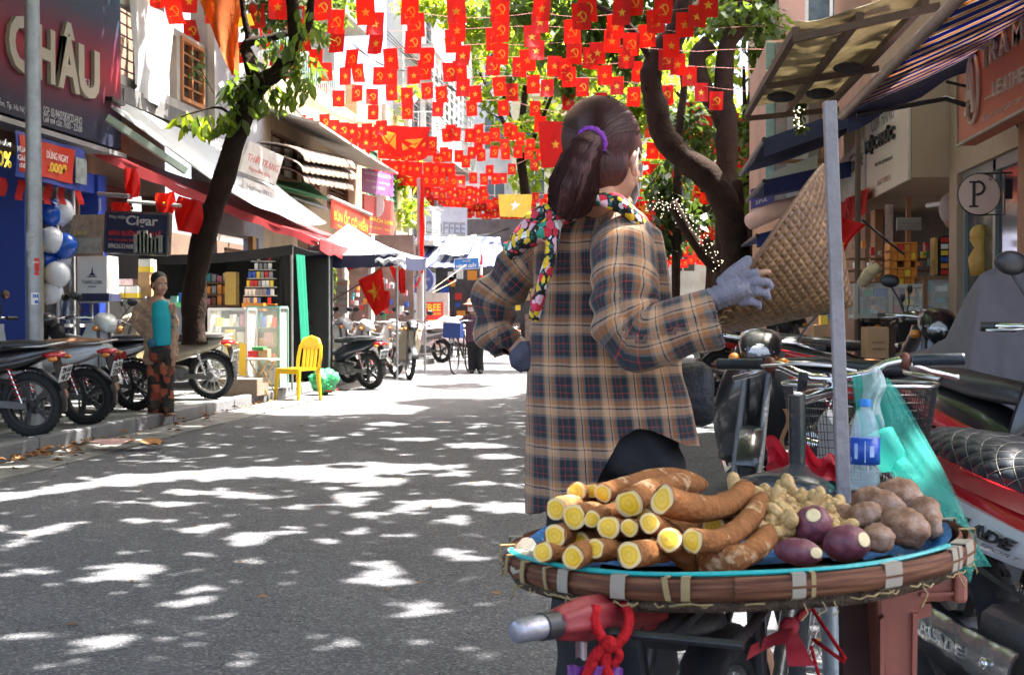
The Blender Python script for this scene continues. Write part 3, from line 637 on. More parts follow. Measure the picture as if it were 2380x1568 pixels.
one('plastic_cover', lambda b: b.grid(lambda u,v: V_((GX1-.35+.5*u, G0-.03-.05*sin(v*9+u*5), 2.2-.07*u-.2*v+.04*sin(u*17)*v)), 12, 6), M_('clear_film',(.8,.82,.85),.15,bump=.4,bscale=25,alpha=.7), 'crumpled clear plastic tied to the gazebo corner', 'plastic sheet', smooth=60)
def dropsign(name,label,u0,v0,u1,v1,u2,v2,Y0,Y1,m,texts,**k): # bl, br, tl
 bl, br = at(u0,v0,Y0), at(u1,v1,Y1); tl = at(u2,v2,Y0); return sign(name,label,bl,br,tl,m,texts=texts,**k)
M_banr = M_('banner_red2',(.5,.05,.03),.5,dirt=.15); M_ytext = M_('text_amber',(.75,.38,.05))
dropsign('shop_banner','red roller banner with amber lettering above the gazebo',770,528,858,560,770,462,21.5,23.5,M_banr,[('BÚN ỐC CÔ HIỀN',.06,.3,.95,.8,M_ytext,.02),('Đặc sản ốc - 0982',.15,.08,.85,.2,M_ytext)],cat='banner',th=.01)
one('banner_tube', lambda b: b.tube([at(764,456,21.4), at(862,500,23.6)], .035, 8), M_offw, 'pale roller tube along the top of the red banner', 'tube')
dropsign('shop_banner','purple banner with white lines of print high on the left',842,446,914,458,842,390,30,32,M_('banner_purple',(.36,.1,.32)),[('VĂN PHÒNG LUẬT SƯ',.05,.72,.95,.93,P_white),('TƯ VẤN - THỦ TỤC',.1,.45,.9,.6,P_white),('024 3828',.3,.22,.7,.34,P_white)],cat='banner',th=.02)
dropsign('shop_sign','red and yellow sign with a white oval badge below the purple banner',846,538,915,552,846,450,29,31,M_('sign_red3',(.5,.09,.08)),[('KHÁCH SẠN',.1,.3,.95,.46,P_yel,.02),('DU LỊCH - VISA',.1,.12,.9,.2,P_yel)],th=.05)
one('sign_badge', lambda b: b.lathe([(.001,.0),(.19,.0),(.19,.03),(.001,.03)], 20, Matrix.Translation(at(880,478,29.9)+V_((0,-.06,0))) @ Matrix.Rotation(PI/2,4,'X') @ Matrix.Diagonal((.8,1.5,1,1))), P_white, 'white oval emblem on the red and yellow sign', 'emblem')
dropsign('shop_sign','small square grey sign with blue print under the red and yellow sign',918,572,945,576,921,536,28,28.6,M_offw,[('QR',.2,.35,.8,.8,P_blue,.02)],th=.05)
dropsign('cafe_sign','large white cafe sign with grey block capitals',982,548,1086,552,982,478,39,39.8,M_('sign_pale',(.3,.33,.4)),[('COFFEE',.04,.08,.95,.5,M_('sign_grey',(.16,.17,.2)),.03)],th=.12)
one('sign_swirl', lambda b: b.tube([at(985+3*k, 490-6*sin(k/5), 38.9) for k in range(16)], [.02+.05*sin(PI*k/15) for k in range(16)], 6), M_('swirl_grey',(.4,.38,.4)), 'grey swirl emblem at the top left of the cafe sign', 'emblem')
ms = bpy.data.materials.new('striped_cloth'); ms.use_nodes = True; N, L, bb = nodes_of(ms); tc = N.new('ShaderNodeTexCoord'); sp = N.new('ShaderNodeSeparateXYZ'); L.new(tc.outputs['Generated'], sp.inputs[0])
fr = math_n(N, L, 'FRACT', math_n(N, L, 'MULTIPLY', sp.outputs[0], 12)); rp = ramp(N, [(0,(.02,.028,.12)),(.58,(.33,.35,.42))]); L.new(fr, rp.inputs[0]); L.new(rp.outputs[0], bb.inputs['Base Color']); bb.inputs['Roughness'].default_value = .8
S0 = [at(980,532,40), at(1105,562,41), at(1176,606,36), at(1010,612,36)]
sheet_roof('striped_awning','navy and white striped awning over the far corner cafe', (V_((S0[0].x,40,3.85)),V_((S0[0].x+2.5,40.5,3.7)),V_((S0[0].x+3.1,37,2.65)),V_((S0[0].x-.4,36.6,2.65))), ms, sag=.06)
one('awning_sheet', lambda b: b.slab(lambda u,v: V_((S0[0].x+1.0+.9*u, 39.2-1.9*v, 3.68-.70*v+.03*sin(u*8))), 10, 5, .01), M_tarpw, 'white plastic sheet thrown over the striped awning', 'plastic sheet', smooth=60)
LP = V_((-5.62, 31.0, .0))
t = thing('lamp_post', 'pale slim lamp post with a furled red flag and junction box', 'lamp post', LP)
b = MB(); b.tube([LP, LP+V_((-.02,0,4.6))], [.11,.075], 14); b.build('pole', M_('post_pale',(.5,.46,.45),.6,dirt=.3), t, smooth=40)
b = MB(); b.box2((LP.x-.42, LP.y-.15, 2.15), (LP.x-.1, LP.y+.1, 2.9)); b.build('junction_box', M_offw, t)
b = MB(); b.tube([LP+V_((.06,-.16,2.2+.07*k)) + V_((.008*sin(k*.5),0,0)) for k in range(36)], [.025+.035*sin(PI*k/35)**.7 for k in range(36)], 8)
b.build('furled_flag', M_red, None, 60, 'furled red flag tied along the slim lamp post', 'flag', loc=LP+V_((.06,-.16,2.2)))
b = MB(); b.tube([LP+V_((-.3+.04*k,-.2,2.1-.25*sin(PI*k/8))) for k in range(9)], .03, 6); b.build('cable_loop', P_red, t)
F0 = at(981, 825, 32.5); F1 = at(1039, 812, 32.5); zt = at(980,682,32.5).z
t = thing('notice_board', 'white standing board with red and yellow free notice by the lamp post', 'sign', ((F0.x+F1.x)/2, 32.5, .0))
b = MB(); b.box2((F0.x-.04,32.5,.02),(F1.x+.04,32.62,zt+.02)); b.build('board', M_offw, t)
b = MB(); z0 = at(0,790,32.5).z; z1 = at(0,700,32.5).z
zr = lambda v: at(1000,v,32.5).z
b.box2((F0.x+.02,32.485,zr(752)),(F1.x-.1,32.5,zr(702))); b.build('notice', P_red, t)
b = MB(); xa, xb = F0.x+.06, F1.x-.16
put_text(b,'FREE',(xa,32.48,zr(722)),(xb,32.48,zr(722)),(xa,32.48,zr(706)),.03); put_text(b,'TOUR INFORMATION',(xa,32.48,zr(732)),(xb,32.48,zr(732)),(xa,32.48,zr(726)),.01); b.box2((xa+.1,32.475,zr(745)),(xb-.1,32.483,zr(743)))
b.build('lettering', P_yel, t)
c = at(976, 650, 31.8)
t = thing('round_sign', 'round blue hanging shop sign behind the slim lamp post', 'sign', c)
b = MB(); b.lathe([(.001,-.03),(.36,-.03),(.36,.03),(.001,.03)], 28, Matrix.Translation(c) @ Matrix.Rotation(PI/2,4,'X')); b.build('panel', M_('round_blue',(.05,.07,.25)), t)
b = MB(); put_text(b,'CREW STORES',c+V_((-.27,-.035,-.02)),c+V_((.27,-.035,-.02)),c+V_((-.27,-.035,.05)),.01); b.box2(c+V_((.12,-.04,-.24)),c+V_((.2,-.033,-.14))); b.build('lettering', M_('pale_blue_print',(.35,.42,.6)), t)
c0, c1_ = at(1056,627,34), at(1113,624,34); tl = at(1056,602,34)
t = thing('street_sign', 'blue street name sign on a red and white striped pole', 'sign', (c1_.x+.05, 34.05, 0))
b = MB(); panel(b, c0, c1_, tl, .02); b.build('panel', M_('street_blue',(.03,.2,.6),.4), t)
b = MB(); ex, ey = c1_-c0, tl-c0
put_text(b,'PHỐ',c0+ex*.35+ey*.68,c0+ex*.65+ey*.68,c0+ex*.35+ey*.88,.01); put_text(b,'HÀNG GIẦY',c0+ex*.08+ey*.14,c0+ex*.92+ey*.14,c0+ex*.08+ey*.58,.03)
for p,q in ((c0,c0+ex),(c0+ey,c0+ex+ey),(c0,c0+ey),(c0+ex,c0+ex+ey)): b.beam(p,q,.012,.012)
b.build('lettering', P_white, t)
for k in range(11):
 b = MB(); b.tube([(c1_.x+.06,34.05,.02+.28*k),(c1_.x+.06,34.05,.3+.28*k)], .035, 10); b.build('pole_band', P_red if k%2 else P_white, t)
one('guy_rope', lambda b: (b.tube([at(1005,672,32), at(1120,588,35)], .008, 4), b.tube([at(1005,680,32), at(1060,652,35)], .008, 4)), M_('rope_tan',(.5,.33,.2)), 'tan guy ropes stretched beside the blue street sign', 'rope')
M_mix = M_('mixed_goods',(.22,.15,.12),.7,var=1.2,scale=6)
t = thing('corner_shop', 'shaded corner shop front under the striped awning', 'building', (-4.4, 42, 0))
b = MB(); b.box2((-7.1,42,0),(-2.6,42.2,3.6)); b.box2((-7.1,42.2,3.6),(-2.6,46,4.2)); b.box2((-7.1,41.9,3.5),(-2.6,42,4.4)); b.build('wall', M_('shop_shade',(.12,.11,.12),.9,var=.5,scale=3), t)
b = MB()
for k in range(6): b.box2((-6.9+.72*k, 41.7,.1),(-6.35+.72*k,41.95,.9+.3*(k%3)))
b.build('counter', M_mix, t)
for k in range(34):
 x = ru(-6.8,-3.0); z = ru(.9,2.4); s = ru(.06,.16)
 one('shop_item', lambda b: b.box2((x-s,41.62,z),(x+s,41.7,z+s*2)), random.choice([P_red,P_white,P_yel,P_blue,P_org,M_card]), 'small coloured ware displayed in the shaded corner shop', 'goods', 'wares in the far corner shop')
for k,(u0,v0,u1,v1,Y0,Y1,sg) in enumerate(((930,120,1330,330,36,54,.5),(960,170,1240,160,40,52,.7),(900,90,1180,230,33,50,.6),(1000,300,1300,250,38,55,.4),(760,60,1010,150,26,40,.5),(985,545,1290,470,36,46,.5),(610,180,880,330,22,34,.5))):
 p0, p1 = at(u0,v0,Y0), at(u1,v1,Y1)
 one('overhead_cable', lambda b: [b.tube([p0*(1-j/16)+p1*(j/16)-V_((0,0,(sg+.12*q)*sin(PI*j/16)-.1*q)) for j in range(17)], .012, 4) for q in range(3)], M_black, ORDW[k]+' bundle of black wires sagging between the left-hand houses, counted from the sky down', 'cable', 'overhead wires')
# ================================================================ emblems and flags
def star_pts(r, cx=0, cz=0, k=.40):
 return [(cx+(r if i%2==0 else r*k)*sin(PI*i/5), cz+(r if i%2==0 else r*k)*cos(PI*i/5)) for i in range(10)]
def star_mesh(b, r, c, ex, ez, n, lift):
 p = star_pts(r); q = [c+ex*x+ez*z+n*lift for x,z in p]; cc = c+n*lift
 k = len(b.v); b.add(q+[cc], [(i,(i+1)%10,10) for i in range(10)])
def hs_mesh(b, s, c, ex, ez, n, lift):
 P = lambda x,z: c+ex*(x*s)+ez*(z*s)+n*lift
 m_ = 12; o_, i_ = [], []
 for k in range(m_+1):
  a = R(-128 + 215*k/m_); t_ = k/m_
  ro = .46; o_.append(P(ro*cos(a)+.02, ro*sin(a)+.05)); w_ = .13*sin(PI*(.18+.82*(1-t_)))+.0
  ri = ro-max(.0,w_); i_.append(P(ri*cos(a)+.02+.03*t_, ri*sin(a)+.05))
 b.add(o_+i_, [(k,k+1,m_+2+k,m_+1+k) for k in range(m_)])
 b.add([P(-.2,-.36),P(-.1,-.28),P(-.36,-.5),P(-.44,-.4)], ((0,1,2,3),))
 d = .0
 def bar(x0,z0,x1,z1,w_):
  dx,dz = x1-x0,z1-z0; l = math.hypot(dx,dz); nx,nz = -dz/l*w_/2, dx/l*w_/2
  b.add([P(x0+nx,z0+nz),P(x1+nx,z1+nz),P(x1-nx,z1-nz),P(x0-nx,z0-nz)], ((0,1,2,3),))
 bar(.34,-.40,-.12,.24,.1); bar(-.3,.12,.06,.42,.17)
FW, FH = .24, .325
flag_protos = {}
for var in range(4):
 rv = random.Random(var+50)
 for ty in ('s','h'):
  b = MB(); ph = rv.uniform(0,6); am = rv.uniform(.01,.028); cu = rv.uniform(-.10,.10)
  sh = lambda x,z: V_((x, am*sin(x*26+ph+z*7)*(-z/FH) + cu*(z/FH)**2, z))
  b.slab(lambda u,v: sh((u-.5)*FW, -v*FH), 6, 5, V_((0,.0025,0)))
  o = b.build('paper_flag', M_red, None, 60, 'small red flag', 'flag', loc=(0,0,0))
  e = MB(); c = V_((.0,0,-.52*FH))
  (star_mesh if ty=='s' else hs_mesh)(e, .062 if ty=='s' else .15, c, V_((1,0,0)), V_((0,0,1)), V_((0,-1,0)), .0)
  e.v = [tuple(sh(p[0],p[2])+V_((0,-.004,0))) for p in e.v]
  em = e.build('emblem', M_gold, o); flag_protos[(var,ty)] = o
used_proto = set()
ZA = (400,0,.2104); ZB = (850,0,.2104); ZC = (1300,0,.2104); ZD = (1650,0,.2551); ZE = (850,280,.2104); ZF = (1000,0,.4464)
FL = [(ZA,"280,-20,210,h 500,-150,205,s 815,20,200,s 1050,-90,215,h 1350,60,205,h 1620,-80,215,s 1860,85,200,s 525,250,185,h 695,490,170,h 1010,305,185,s 960,700,165,h 1130,540,180,s 1475,345,180,h 1610,580,170,s 1940,370,185,h 2105,605,155,s 1805,775,165,h 2225,790,150,s 90,-190,210,h"),
(ZB,"40,-60,215,h 230,125,190,h 240,390,175,h 590,-10,205,s 725,160,185,s 735,415,175,s 1160,-10,205,h 1225,165,190,h 1205,400,180,h 1740,-20,215,s 1755,235,200,s 1705,380,190,s 430,620,165,h 490,795,155,h 335,865,155,s 905,620,170,s 910,840,165,s 770,855,155,h 1380,610,170,h 1345,770,160,h 1205,835,160,s 1840,580,175,s 1785,770,160,s 1660,805,160,h 680,1140,135,h 695,1335,125,s 920,1050,145,s 1115,1125,140,s 1125,1320,140,h 1375,1035,150,h 1550,1105,145,h 1515,1295,130,s 1835,1010,150,s 1985,1090,140,s 1935,1280,130,h 55,1060,120,h 490,1065,150,h 255,1155,145,s 280,1350,120,h"),
(ZC,"165,-40,215,h 170,240,205,h 75,350,190,h 175,545,185,h 80,710,170,h 700,-60,220,s 670,120,210,s 565,320,195,s 630,490,180,s 505,660,175,s 410,730,165,h 1260,-90,220,h 1185,80,210,h 1075,260,200,h 1100,520,185,h 980,730,155,h 855,690,170,s 1030,890,160,h 1205,990,150,h 1400,520,180,s 1315,630,170,h 1590,370,205,s 1630,190,205,s 1715,20,215,s 1860,-170,215,h 2240,-40,215,h 2130,110,190,h 2020,280,195,h 1830,440,175,h 1770,610,165,s 1485,835,150,s 1640,950,145,s 145,980,150,h 310,1055,140,h 585,940,155,s 760,1020,155,s 200,1265,130,s 610,1235,130,h 1030,1205,135,s 1450,1170,135,h 1860,1130,145,h 2270,1085,145,h 1930,775,140,s"),
(ZD,"940,-90,170,s 830,40,170,s 695,150,160,s 550,375,155,s 500,500,140,h 620,575,140,s 740,700,130,s 865,850,120,s 505,895,125,h 1025,975,130,h 1150,1080,115,h 1195,1180,110,h 1270,1275,110,s 915,1215,120,s 830,1120,110,h 735,1050,120,h"),
(ZE,"1675,235,115,h 1620,310,120,s 1745,290,125,s 1645,535,110,h 1780,580,110,s 2030,225,115,s 1920,310,110,s 2025,290,100,h 2120,280,90,h 2235,305,115,h 2025,480,100,s 1945,545,105,s 2060,600,110,h 2230,550,110,h 1870,700,100,h 2170,720,100,s 1690,840,95,s 1960,860,95,h 2095,880,80,h 2235,880,95,s 2340,890,90,s"),
(ZF,"800,725,55,h 825,760,60,s 870,765,45,s 775,825,50,h 780,900,50,s 855,885,50,s 930,820,50,s 920,895,50,h 820,970,45,h 955,965,45,h 990,720,60,h 985,880,42,s")]
flags = []
for (x0,y0,f), s in FL:
 for q in s.split():
  a,b_,c,ty = q.split(','); flags.append([(x0+float(a)*f)*.8712, (y0+float(b_)*f)*.8712, float(c)*f*.8712, ty])
BINS = [17.7, 18.9, 20.2, 21.6, 23.2, 25.0, 27.2, 29.8, 33.0, 37.0, 41.0]
for q in flags: q.append(FPX*FW/q[2])
def fit(qs):
 us = np.array([q[0] for q in qs])/1000; vs = np.array([q[1] for q in qs])
 return np.polyfit(us, vs, 2 if len(qs) > 6 else (1 if len(qs) > 2 else 0))
asg = [min(range(len(BINS)), key=lambda k: abs(BINS[k]-q[4])) for q in flags]
for it in range(8):
 cf = {}
 for k in range(len(BINS)):
  qs = [q for q,a in zip(flags,asg) if a == k]
  if qs: cf[k] = fit(qs)
 asg = [min(cf, key=lambda k: (abs(BINS[k]-q[4])/2.6)**2 + (abs(np.polyval(cf[k], q[0]/1000)-q[1])/26)**2) for q in flags]
ORD = 'first second third fourth fifth sixth seventh eighth ninth tenth eleventh twelfth thirteenth fourteenth fifteenth sixteenth seventeenth eighteenth nineteenth twentieth'.split()
M_cord = mat('cord', (.5,.2,.17), .8, bump=0)
n_flag = 0
def hang_flag(p, ty, label, group, rz=0, tilt=0):
 global n_flag
 k = (random.randrange(4), ty)
 if k in used_proto: o = dup(flag_protos[k])
 else: o = flag_protos[k]; used_proto.add(k)
 o.location = p; o.rotation_euler = (ru(-.10,.12), tilt+ru(-.05,.05), rz+ru(-.3,.3)); o.scale = (1.12,1.12,1.12); o['label'] = label; o['group'] = group; n_flag += 1
for k in cf:
 qs = sorted([q for q,a in zip(flags,asg) if a == k]); Y = BINS[k]
 nm = ORD[k]+' bunting string from the front'
 us = np.linspace(min(250 if k<6 else 560, qs[0][0]-40), max(qs[-1][0]+40, 1780 if k<6 else 1420), 30)
 qu = np.array([q[0] for q in qs]); qv = np.array([q[1] for q in qs]); base = np.polyval(cf[k], us/1000)
 res = qv-np.polyval(cf[k], qu/1000); rs = [float(np.sum(res*np.exp(-((qu-u)/60)**2))/(np.sum(np.exp(-((qu-u)/60)**2))+.25)) for u in us]
 pts = [at(u, b_+r_-1, Y) for u,b_,r_ in zip(us, base, rs)]
 one('bunting_string', lambda b: b.tube(pts, .0035, 4), M_cord, nm+', a thin cord slung across the street', 'string', 'bunting strings across the street')
 cnt = {'s':0,'h':0}
 for q in qs:
  v = np.interp(q[0], us, base+np.array(rs)); p = at(q[0], .35*v+.65*q[1], Y-.012)
  hang_flag(p, q[3], ORD[cnt[q[3]]]+(' gold star' if q[3]=='s' else ' hammer and sickle')+' flag from the left on the '+nm, 'flags on the '+nm); cnt[q[3]] += 1
far = [(30,540,1010,262,318,24),(33,560,1060,318,380,26),(36,610,1080,352,408,24),(34.5,560,1040,292,345,26),(26,560,900,232,285,10),(28,570,960,246,306,11),(32,580,1000,280,338,12),(39,700,1130,385,432,22),(42,720,1280,420,452,24),(46,940,1290,440,470,18),(50,960,1300,465,492,16),
  (28,1490,1760,330,300,7),(31,1490,1750,380,350,7),(35,1480,1740,430,420,8),(39,1480,1720,520,515,10),(44,1500,1700,560,552,10),(48,1500,1700,585,580,10),(33,1500,1760,300,280,8),(37,1490,1745,405,385,9),(41,1490,1730,470,465,10)]
fs_ = MB()
for i,(Y,u0,u1,v0,v1,n) in enumerate(far):
 nm = ORD[i if i<11 else i-11]+(' far string beyond the gazebo' if i<11 else ' far string behind big tree')
 f = lambda t: at(u0+(u1-u0)*t, v0+(v1-v0)*t+14*sin(PI*t), Y)
 one('bunting_string', lambda b: b.tube([f(k/20) for k in range(21)], .005, 4), M_cord, nm+', thin cord with small flags', 'string', 'bunting strings across the street')
 cnt = {'s':0,'h':0}; few = i < 3 or i == 11
 for j in range(n if few else int(n*1.8)):
  t_ = (j+ru(.25,.75))/(n if few else int(n*1.8)); ty = random.choice('sh'); p = f(t_)+V_((0,-.02,0 if few else ru(-.16,.12)))
  if few: hang_flag(p, ty, ORD[min(19,cnt[ty])]+(' gold star' if ty=='s' else ' hammer and sickle')+' flag from the left on the '+nm, 'flags on the '+nm); cnt[ty] += 1
  else:
   src = flag_protos[(random.randrange(4),ty)]; mx = Matrix.Translation(p) @ Matrix.Rotation(ru(-.2,.2),4,'Z')
   for q_,mi_ in ((src.data,0),(src.children[0].data,1)): fs_.cur = mi_; fs_.add([mx @ v.co for v in q_.vertices], [tuple(g.vertices) for g in q_.polygons])
fs_.build('distant_flags', [M_red, M_gold], None, 60, 'mass of small red flags on the farthest bunting strings', 'flags', kind='stuff', loc=at(1100,440,42))
for i,Y in enumerate((8.0,9.3)):
 nm = ('nearer','farther')[i]+' overhead bunting string throwing shadows on the road'
 f = lambda t: V_((-4.6+7.2*t, Y, 5.6-.5*sin(PI*t)))
 one('bunting_string', lambda b: b.tube([f(k/20) for k in range(21)], .006, 4), M_cord, nm, 'string', 'bunting strings across the street')
 for j in range(8):
  ty = random.choice('sh'); hang_flag(f((j+.5)/8), ty, ORD[j]+' flag from the left on the '+nm, 'flags on the '+nm)
def big_flag(name, label, P, emb=None, m=None, cat='flag', er=.3, ec=(.5,.5), sag=.06, em=None, ang=0, wave=.05):
 A, B_, C_, D_ = [V_(p) for p in P]      # tl, tr, br, bl
 n = (B_-A).cross(D_-A).normalized(); n = -n if n.y > 0 else n
 f = lambda u,v: (A*(1-u)+B_*u)*(1-v)+(D_*(1-u)+C_*u)*v + n*wave*sin(u*9+v*4)
 t = thing(name, label, cat, (C_+D_)/2)
 b = MB(); b.slab(f, 16, 12, n*-.004); b.build('cloth', m or M_red, t, smooth=60)
 if emb:
  W = (B_-A).length; H = (D_-A).length; e = MB()
  pts = star_pts(er*H/2) if emb == 's' else None
  if emb == 's':
   ca, sa = cos(ang), sin(ang); pts = [(x*ca-z*sa, x*sa+z*ca) for x,z in pts]
   q = [f(ec[0]+x/W, ec[1]-z/H)+n*.006 for x,z in pts]; e.add(q+[f(*ec)+n*.006], [(i,(i+1)%10,10) for i in range(10)])
  e.build('emblem', em or M_gold, t)
 return t
big_flag('hanging_flag', 'pale yellow banner with a white star hung over the street', [at(1158,514-62,40),at(1237,452,40),at(1232,506,40),at(1162,503,40)], 's', M_('yellow_cloth',(.75,.6,.12),.7,trans=.35), er=.55, em=M_('white_star',(.8,.8,.75)))
big_flag('hanging_flag', 'large plain red flag with a star hanging behind the seller\'s head', [at(1250,282,26),at(1345,282,26),at(1340,390,26),at(1258,390,26)], 's', None, er=.22, ec=(.42,.5))
big_flag('hanging_flag', 'red flag with yellow star half hidden behind the seller\'s shoulder', [at(1470,470,30),at(1560,462,30),at(1560,560,30),at(1475,560,30)], 's', None, er=.5, ec=(.25,.2), ang=.3)
A, B_, C_ = at(868,290,27), at(1002,296,27), at(930,366,27)
t = thing('street_banner', 'red triangular banner with yellow rays hung on a cord', 'banner', C_)
b = MB(); b.slab(lambda u,v: (A*(1-u)+B_*u)*(1-v)+(A*(1-u)*.5+B_*u*.5+(A+B_)*.25*0+C_*.5)*v*1.0 if False else ((A*(1-u)+B_*u)+(C_-(A+B_)/2)*v*sin(PI*min(1,max(0,u)))**.6+V_((0,.03*sin(u*12),0))), 18, 8, V_((0,.004,0))); b.build('cloth', M_red, t, smooth=60)
b = MB()
for (u0,v0,u1,v1,u2,v2) in ((880,300,918,310,905,330),(884,308,903,334,895,334),(905,334,920,312,920,348),(940,325,984,322,965,338),(950,340,978,328,966,345),(934,332,950,345,936,350)):
 b.add([at(u0,v0,26.93),at(u1,v1,26.93),at(u2,v2,26.93)], ((0,1,2),))
b.build('ray', M_gold, t)
A, B_, C_ = at(452,-20,16.2), at(560,-20,16.4), at(540,175,16.2)
t = thing('street_banner', 'long orange and red pennant draped beside the left tree fork', 'banner', C_)
b = MB(); b.slab(lambda u,v: (A*(1-u)+B_*u)*(1-v)+C_*v+(B_-A)*u*v*.12+V_((0,.05*sin(u*8+v*6),0)), 8, 12, V_((0,.004,0))); b.build('cloth', M_('orange_cloth',(.75,.2,.03),.7,var=.25,scale=4,trans=.45), t, smooth=60)
b = MB(); b.add([at(610-5,40,16.1),at(630,30,16.1),at(640,58,16.1),at(600,62,16.1)],((0,1,2,3),)); b.v = [tuple(V_(p)+V_((-.28,0,0))) for p in b.v]; b.build('emblem', M_gold, t)
# ================================================================ trees
def hsh(x, y):
 v = sin(x*12.9898+y*78.233)*43758.5453; return v-math.floor(v)
def vnoise(x, y):
 xi, yi = math.floor(x), math.floor(y); fx, fy = x-xi, y-yi; fx = fx*fx*(3-2*fx); fy = fy*fy*(3-2*fy)
 return (hsh(xi,yi)*(1-fx)+hsh(xi+1,yi)*fx)*(1-fy)+(hsh(xi,yi+1)*(1-fx)+hsh(xi+1,yi+1)*fx)*fy
M_bark = mat('bark', (.034,.02,.014), .95, spec=.12, var=.5, scale=7, dirt=.6, bump=.9, bscale=22)
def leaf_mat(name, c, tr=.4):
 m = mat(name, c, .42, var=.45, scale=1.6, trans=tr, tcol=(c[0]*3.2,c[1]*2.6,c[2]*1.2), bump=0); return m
M_leaf = leaf_mat('leaf_green', (.045,.085,.018), .5); M_leafy = leaf_mat('leaf_lime_sunlit', (.12,.19,.02), .5); M_leafd = leaf_mat('leaf_dark', (.028,.055,.016), .3)  # the lime one is a brighter copy standing for leaves in sun
def leaf_shape(b, p, d, up, L_, W_):
 d = d.normalized(); s = d.cross(up)
 if s.length < 1e-3: s = V_((1,0,0))
 s.normalize(); n = s.cross(d); q = [p, p+d*L_*.35+s*W_*.5+n*W_*.12, p+d*L_*.75+s*W_*.36+n*W_*.06, p+d*L_-n*L_*.1, p+d*L_*.75-s*W_*.36+n*W_*.06, p+d*L_*.35-s*W_*.5+n*W_*.12, p+d*L_*.55]
 b.add(q, ((0,1,6),(1,2,6),(2,3,6),(3,4,6),(4,5,6),(5,0,6)))
def leaf_quad(b, p, L_, W_, rng, droop=.3):
 a = rng.uniform(0,2*PI); e = rng.uniform(-.9,.35)-droop; d = V_((cos(a)*cos(e), sin(a)*cos(e), sin(e)))
 s = d.cross(V_((rng.uniform(-.5,.5),rng.uniform(-.5,.5),1))).normalized()
 b.add([p, p+d*L_*.45+s*W_*.5, p+d*L_, p+d*L_*.45-s*W_*.5], ((0,1,2,3),))
def clump(b, c, r, n, rng, L_=.2, W_=.1, droop=.3, keep=None):
 for _ in range(n):
  v = V_((rng.gauss(0,1),rng.gauss(0,1),rng.gauss(0,1))).normalized()*rng.random()**.45
  p = V_(c)+V_((v.x*r[0], v.y*r[1], v.z*r[2]))
  if keep and not keep(p): continue
  k = rng.uniform(.7,1.3); leaf_quad(b, p, L_*k, W_*k, rng, droop)
def limb(b, pts, r0, r1, n=10, rng=None, wob=.02):
 k = len(pts); P = []
 for i in range(k-1):
  for j in range(5):
   t = j/5; p0,p1,p2,p3 = [V_(pts[min(max(i+o,0),k-1)]) for o in (-1,0,1,2)]
   P.append(.5*((2*p1)+(p2-p0)*t+(2*p0-5*p1+4*p2-p3)*t*t+(3*p1-p0-3*p2+p3)*t**3))
 P.append(V_(pts[-1])); m = len(P)
 rs = [(r0+(r1-r0)*i/(m-1))*(1+.04*sin(i*.9+r0*50)+.035*sin(i*2.3)) for i in range(m)]
 k0 = len(b.v); b.tube(P, rs, n+4); m_ = n+4
 for i in range(k0, len(b.v)):
  q = P[min(m-1,(i-k0)//m_)]; v = V_(b.v[i]); f_ = .16*(vnoise(v.x*9+v.y*5, v.z*4.5+v.y*3)-.5)+.10*(vnoise(v.x*22+3, v.z*11+v.y*9)-.5); b.v[i] = tuple(q+(v-q)*(1+f_))
rng = random.Random(11)
Y = 15.0; L_ = lambda u,v,dy=0: at(u,v,Y+dy)
t = thing('street_tree', 'slim dark tree leaning over the pavement with a forked top', 'tree', L_(452,790))
b = MB(); limb(b, [L_(452,800),L_(450,740),L_(455,640),L_(478,540),L_(516,430),L_(552,310),L_(585,225),L_(612,185)], .155, .115, 12)
limb(b, [L_(600,205),L_(585,165),L_(577,130,.1),L_(566,112,.1)], .085, .07); limb(b, [L_(566,116,.1),L_(580,98,.1),L_(622,90,.2),L_(668,78,.3)], .065, .04); limb(b, [L_(573,108,.1),L_(576,80,.1),L_(566,30,.1),L_(560,-40,.1)], .045, .03)
limb(b, [L_(610,188),L_(640,172),L_(665,140),L_(685,105),L_(682,40),L_(676,-60)], .105, .075); limb(b, [L_(686,110,.1),L_(716,60,.2),L_(722,10,.2),L_(730,-60,.2)], .05, .045)
limb(b, [L_(556,300),L_(530,262,-.2),L_(500,250,-.4),L_(450,262,-.6),L_(420,272,-.7)], .022, .008, 6); limb(b, [L_(595,205),L_(560,200,-.2),L_(530,230,-.3)], .02, .008, 6)
b.build('trunk', M_bark, t, smooth=180)
cb = MB(); r0 = random.Random(5)
for (u,v,dy,rx,rz,n) in ((560,215,-.1,.22,.22,70),(590,180,0,.2,.2,60),(600,30,.2,.5,.35,140),(690,30,.2,.35,.3,120),(735,60,.3,.25,.3,90),(700,160,.1,.25,.2,80),(640,110,.1,.25,.2,60),(660,0,.2,.5,.3,150),(790,10,.4,.35,.25,90),(545,-20,.2,.5,.3,120),(640,225,.1,.22,.18,40)):
 clump(cb, at(u,v,(19 if v<100 else 15)+dy), (rx*1.2,.4,rz*1.1), int(n*.9), r0, .19, .095, .5)
crown = cb.build('crown', M_leaf, t, kind=None)
lb = MB(); leaf_shape(lb, wloc(crown), V_((0,0,-1)), V_((0,1,.2)), .21, .10); lp = lb.build('leaf', M_leafy, crown); lp_d = None
leafs_done = 0
